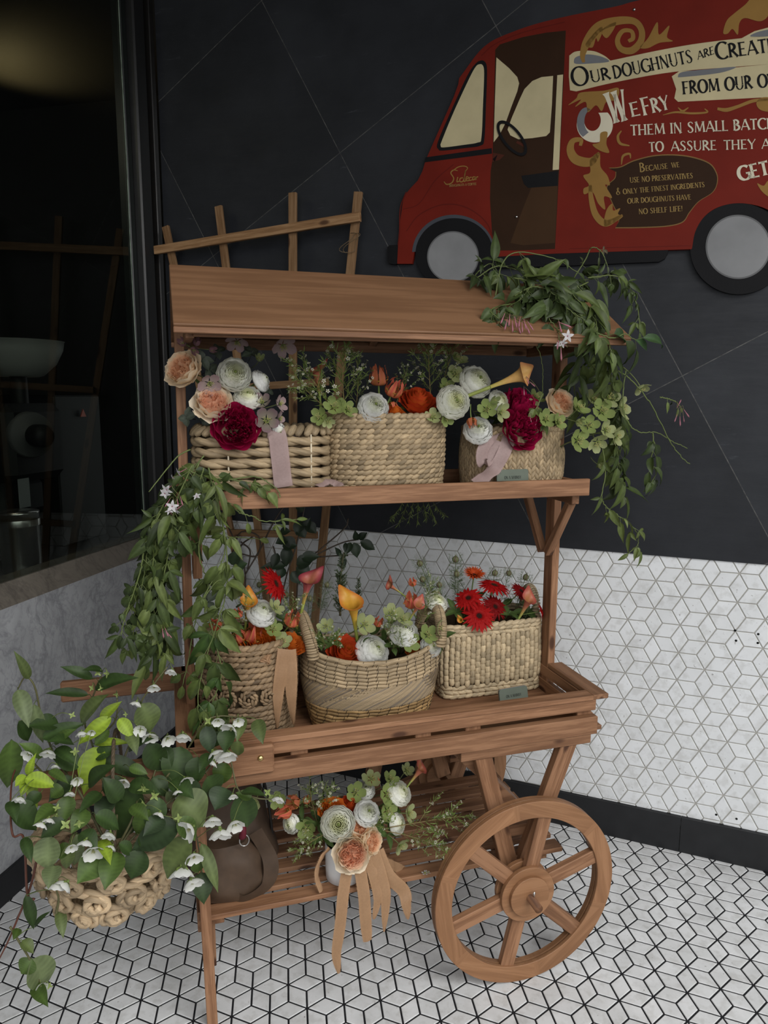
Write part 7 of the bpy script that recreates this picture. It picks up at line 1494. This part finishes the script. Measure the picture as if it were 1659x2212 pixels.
# ------------------------------------------------------------------ dark glossy shrub branch behind the tray
def shrub(lab, stems, leaves_, b, tone):
    r = thing('shrub_branch', A(*stems[0][0], b), lab, 'branch', 'dark branches behind the tray'); O = np.array(r.location); sm, lm = MB(), MB()
    for st in stems: sm.tube(spline([A(x, y, b + RR.uniform(-.01, .01)) for x, y in st], 20), .0022, (.045, .032, .022), 5)
    for x, y, x2, y2, w in leaves_:
        p, t = A(x, y, b - .01), A(x2, y2, b - .03); L = np.linalg.norm(t - p); leaf(lm, p, t - p, nrm(C0 - p) + EZ * .4, L, w * ((p - C0) @ FW) / FPX, tone, .15, .35, 8, 0, .02)
    sm.build('stem', STEM, r, O)
    if lm.n: lm.build('foliage', LEAF, r, O)
DG = (.016, .028, .014)
shrub('dark glossy-leaved branch reaching right before the white tiles', [[(640, 1300), (650, 1220), (690, 1195), (740, 1172), (775, 1165)], [(690, 1203), (735, 1200), (752, 1200)], [(650, 1220), (700, 1180), (745, 1140), (752, 1120)]],
      [(770, 1167, 768, 1150, 14), (775, 1165, 790, 1150, 16), (778, 1170, 813, 1185, 22), (765, 1172, 772, 1205, 22), (758, 1172, 748, 1195, 16), (747, 1172, 745, 1192, 10), (735, 1200, 728, 1185, 12), (738, 1202, 746, 1224, 14)], 1.98, DG)
shrub('dark glossy leaf clump in front of the trellis foot', [[(600, 1330), (620, 1240), (640, 1180), (655, 1110), (660, 1080)], [(620, 1240), (600, 1210), (590, 1180)]],
      [(620, 1220, 565, 1220, 20), (600, 1195, 588, 1225, 20), (610, 1180, 640, 1175, 24), (620, 1165, 598, 1170, 22), (615, 1160, 640, 1185, 24), (620, 1180, 618, 1225, 26), (640, 1220, 675, 1205, 30), (650, 1205, 690, 1198, 24), (640, 1225, 672, 1238, 34), (612, 1225, 600, 1250, 22), (630, 1235, 650, 1260, 26), (655, 1150, 668, 1120, 18), (648, 1125, 640, 1155, 22), (660, 1130, 685, 1150, 24), (655, 1105, 640, 1085, 18), (645, 1140, 660, 1160, 24), (605, 1150, 625, 1145, 18)], 1.95, DG)
shrub('tangle of bare dark twigs behind the left post', [[(525, 1310), (530, 1240), (512, 1180), (490, 1130), (480, 1090)], [(530, 1240), (560, 1190), (590, 1130), (612, 1095)], [(500, 1200), (520, 1150), (560, 1160), (555, 1200), (515, 1195)], [(515, 1290), (505, 1230), (520, 1180), (545, 1160)], [(535, 1230), (540, 1190), (520, 1170)], [(440, 1270), (425, 1240), (418, 1215)], [(400, 1300), (385, 1285), (372, 1250)]], [(500, 1220, 512, 1190, 26), (505, 1228, 530, 1215, 26)], 1.93, (.04, .07, .03))
# conifer-like tips hanging under the shelf
t_ = thing('conifer_tip', A(910, 1092, 1.72), 'yellow-green needle tips hanging below the middle of the shelf', 'sprig'); mb = MB(); O = np.array(t_.location)
for k in range(7):
    p = A(870 + k * 11, 1085, 1.72); q = spline([p, p - EZ * .02 + E1 * .004 * (k - 3), p - EZ * RR.uniform(.03, .06) + E1 * .012 * (k - 3)], 6); mb.tube(q, .0008, (.10, .11, .03), 3)
    for j in range(26): needle(mb, lerp(q[0], q[-1], RR.random()), -EZ + E1 * RR.gauss(.1, .6) + E2 * RR.gauss(0, .5), RR.uniform(.010, .02), .0008, np.array((.10, .14, .03)) * RR.uniform(.6, 1.3))
mb.build('foliage', LEAF, t_, O)
# fallen petals and blossom
for k, (x, y, z) in enumerate(((918, 1888, .2825), (921, 2020, .002))):
    p = floor_p = hit(x, y, EZ, z); r = thing('fallen_petal', p, ('small white waxflower blossom fallen on the lower slats', 'white petal fallen on the floor tiles behind the front wheel')[k], 'petal'); mb = MB()
    if k == 0: mini_flower(mb, p + EZ * .002, EZ, .010, (.62, .6, .55)); mini_flower(mb, p + EZ * .003 + E1 * .007, EZ + E1 * .4, .008, (.62, .6, .55))
    else: ring_petal(s_ := MB(), 0, .6, (.0, 0), (.4, .25), (.8, .5), (.6, .6, .58), (.66, .66, .64)); mb.add(np.concatenate(s_.V) * .016 + p, s_.F, np.concatenate(s_.C))
    mb.build('blossom' if k == 0 else 'petal', PETAL, r, p)

# ------------------------------------------------------------------ coffee grinder and jug behind the pane
gr = thing('coffee_grinder', lw(-.335, .84, .38), 'black coffee grinder with a cloudy white hopper behind the dark window', 'coffee grinder'); O = np.array(gr.location)
GBLK = m_flat('grinder_black', (.005, .005, .005), .5, .15)
HOP = m_flat('cloudy_plastic', (.20, .20, .19), .5, .3)
mb = MB(); lathe(mb, [(.072, 1.515), (.085, 1.518), (.13, 1.560), (.155, 1.61), (.160, 1.640), (.163, 1.641), (.157, 1.641), (.150, 1.61), (.125, 1.565), (.08, 1.525)], (.2,) * 3, 40, lw(-.365, 0, .40)); mb.build('hopper', HOP, gr, O)
mb = MB(); lathe(mb, [(.03, 1.515), (.03, 1.42), (.045, 1.40)], (.02,) * 3, 24, lw(-.365, 0, .40)); mb.build('neck', GBLK, gr, O)
mb = MB(); lwbox(mb, -.50, -.20, 1.14, 1.42, .34, .60, (.02,) * 3, c=.03); mb.build('motor_housing', GBLK, gr, O, smooth=False)
mb = MB(); B7 = basis(-NL * .9 - DL * .45); lathe(mb, [(.0, .05), (.03, .05), (.035, .0), (.075, -.0), (.082, -.02), (.082, -.06)], (.05,) * 3, 40, lw(-.43, 1.31, .30), B7); mb.build('dial', m_flat('dial_grey', (.06, .06, .06), .5, .3), gr, O)
mb = MB(); lathe(mb, [(.0, .07), (.03, .07), (.04, .05), (.04, .0)], (.01,) * 3, 30, lw(-.45, 1.31, .27), B7); mb.build('knob', GBLK, gr, O)
mb = MB(); lwbox(mb, -.42, -.31, 1.02, 1.15, .36, .46, (.012,) * 3, c=.02); mb.build('spout', GBLK, gr, O, smooth=False)
mb = MB(); lwbox(mb, -.62, -.28, .84, 1.14, .50, .64, (.05,) * 3, c=.006); mb.build('base_box', m_flat('grinder_base_grey', (.05, .052, .048), .6), gr, O, smooth=False)
mb = MB(); lwbox(mb, -.46, -.405, 1.05, 1.155, .352, .355, (.2,) * 3, c=.0005); mb.build('notice', m_flat('notice_paper', (.16, .17, .17), .6), gr, O, smooth=False)
mb = MB(); p = lw(-.07, 1.375, .36); lathe(mb, [(.0, .004), (.020, .004), (.020, 0)], (.2,) * 3, 3, p, basis(-NL, EZ)); mb.build('warning_sticker', m_flat('red_sticker', (.30, .05, .025), .5), gr, O, smooth=False)
mb = MB(); lwbox(mb, -.22, .06, .86, 1.45, .37, .62, (.01,) * 3, c=.006); mb.build('body', GBLK, gr, O, smooth=False)
ja = thing('steel_canister', lw(-.53, .84, .30), 'brushed steel canister on the counter behind the window pane', 'canister'); O = np.array(ja.location)
mb = MB(); lathe(mb, [(.0, .0), (.062, 0), (.064, .01), (.064, .205), (.066, .208), (.066, .214), (.0, .216)], (.5,) * 3, 36, O); mb.build('body', METAL, ja, O)
mb = MB(); lathe(mb, [(.067, .165), (.0675, .168), (.0675, .185), (.067, .188)], (.5,) * 3, 36, O); mb.build('band', METAL, ja, O)
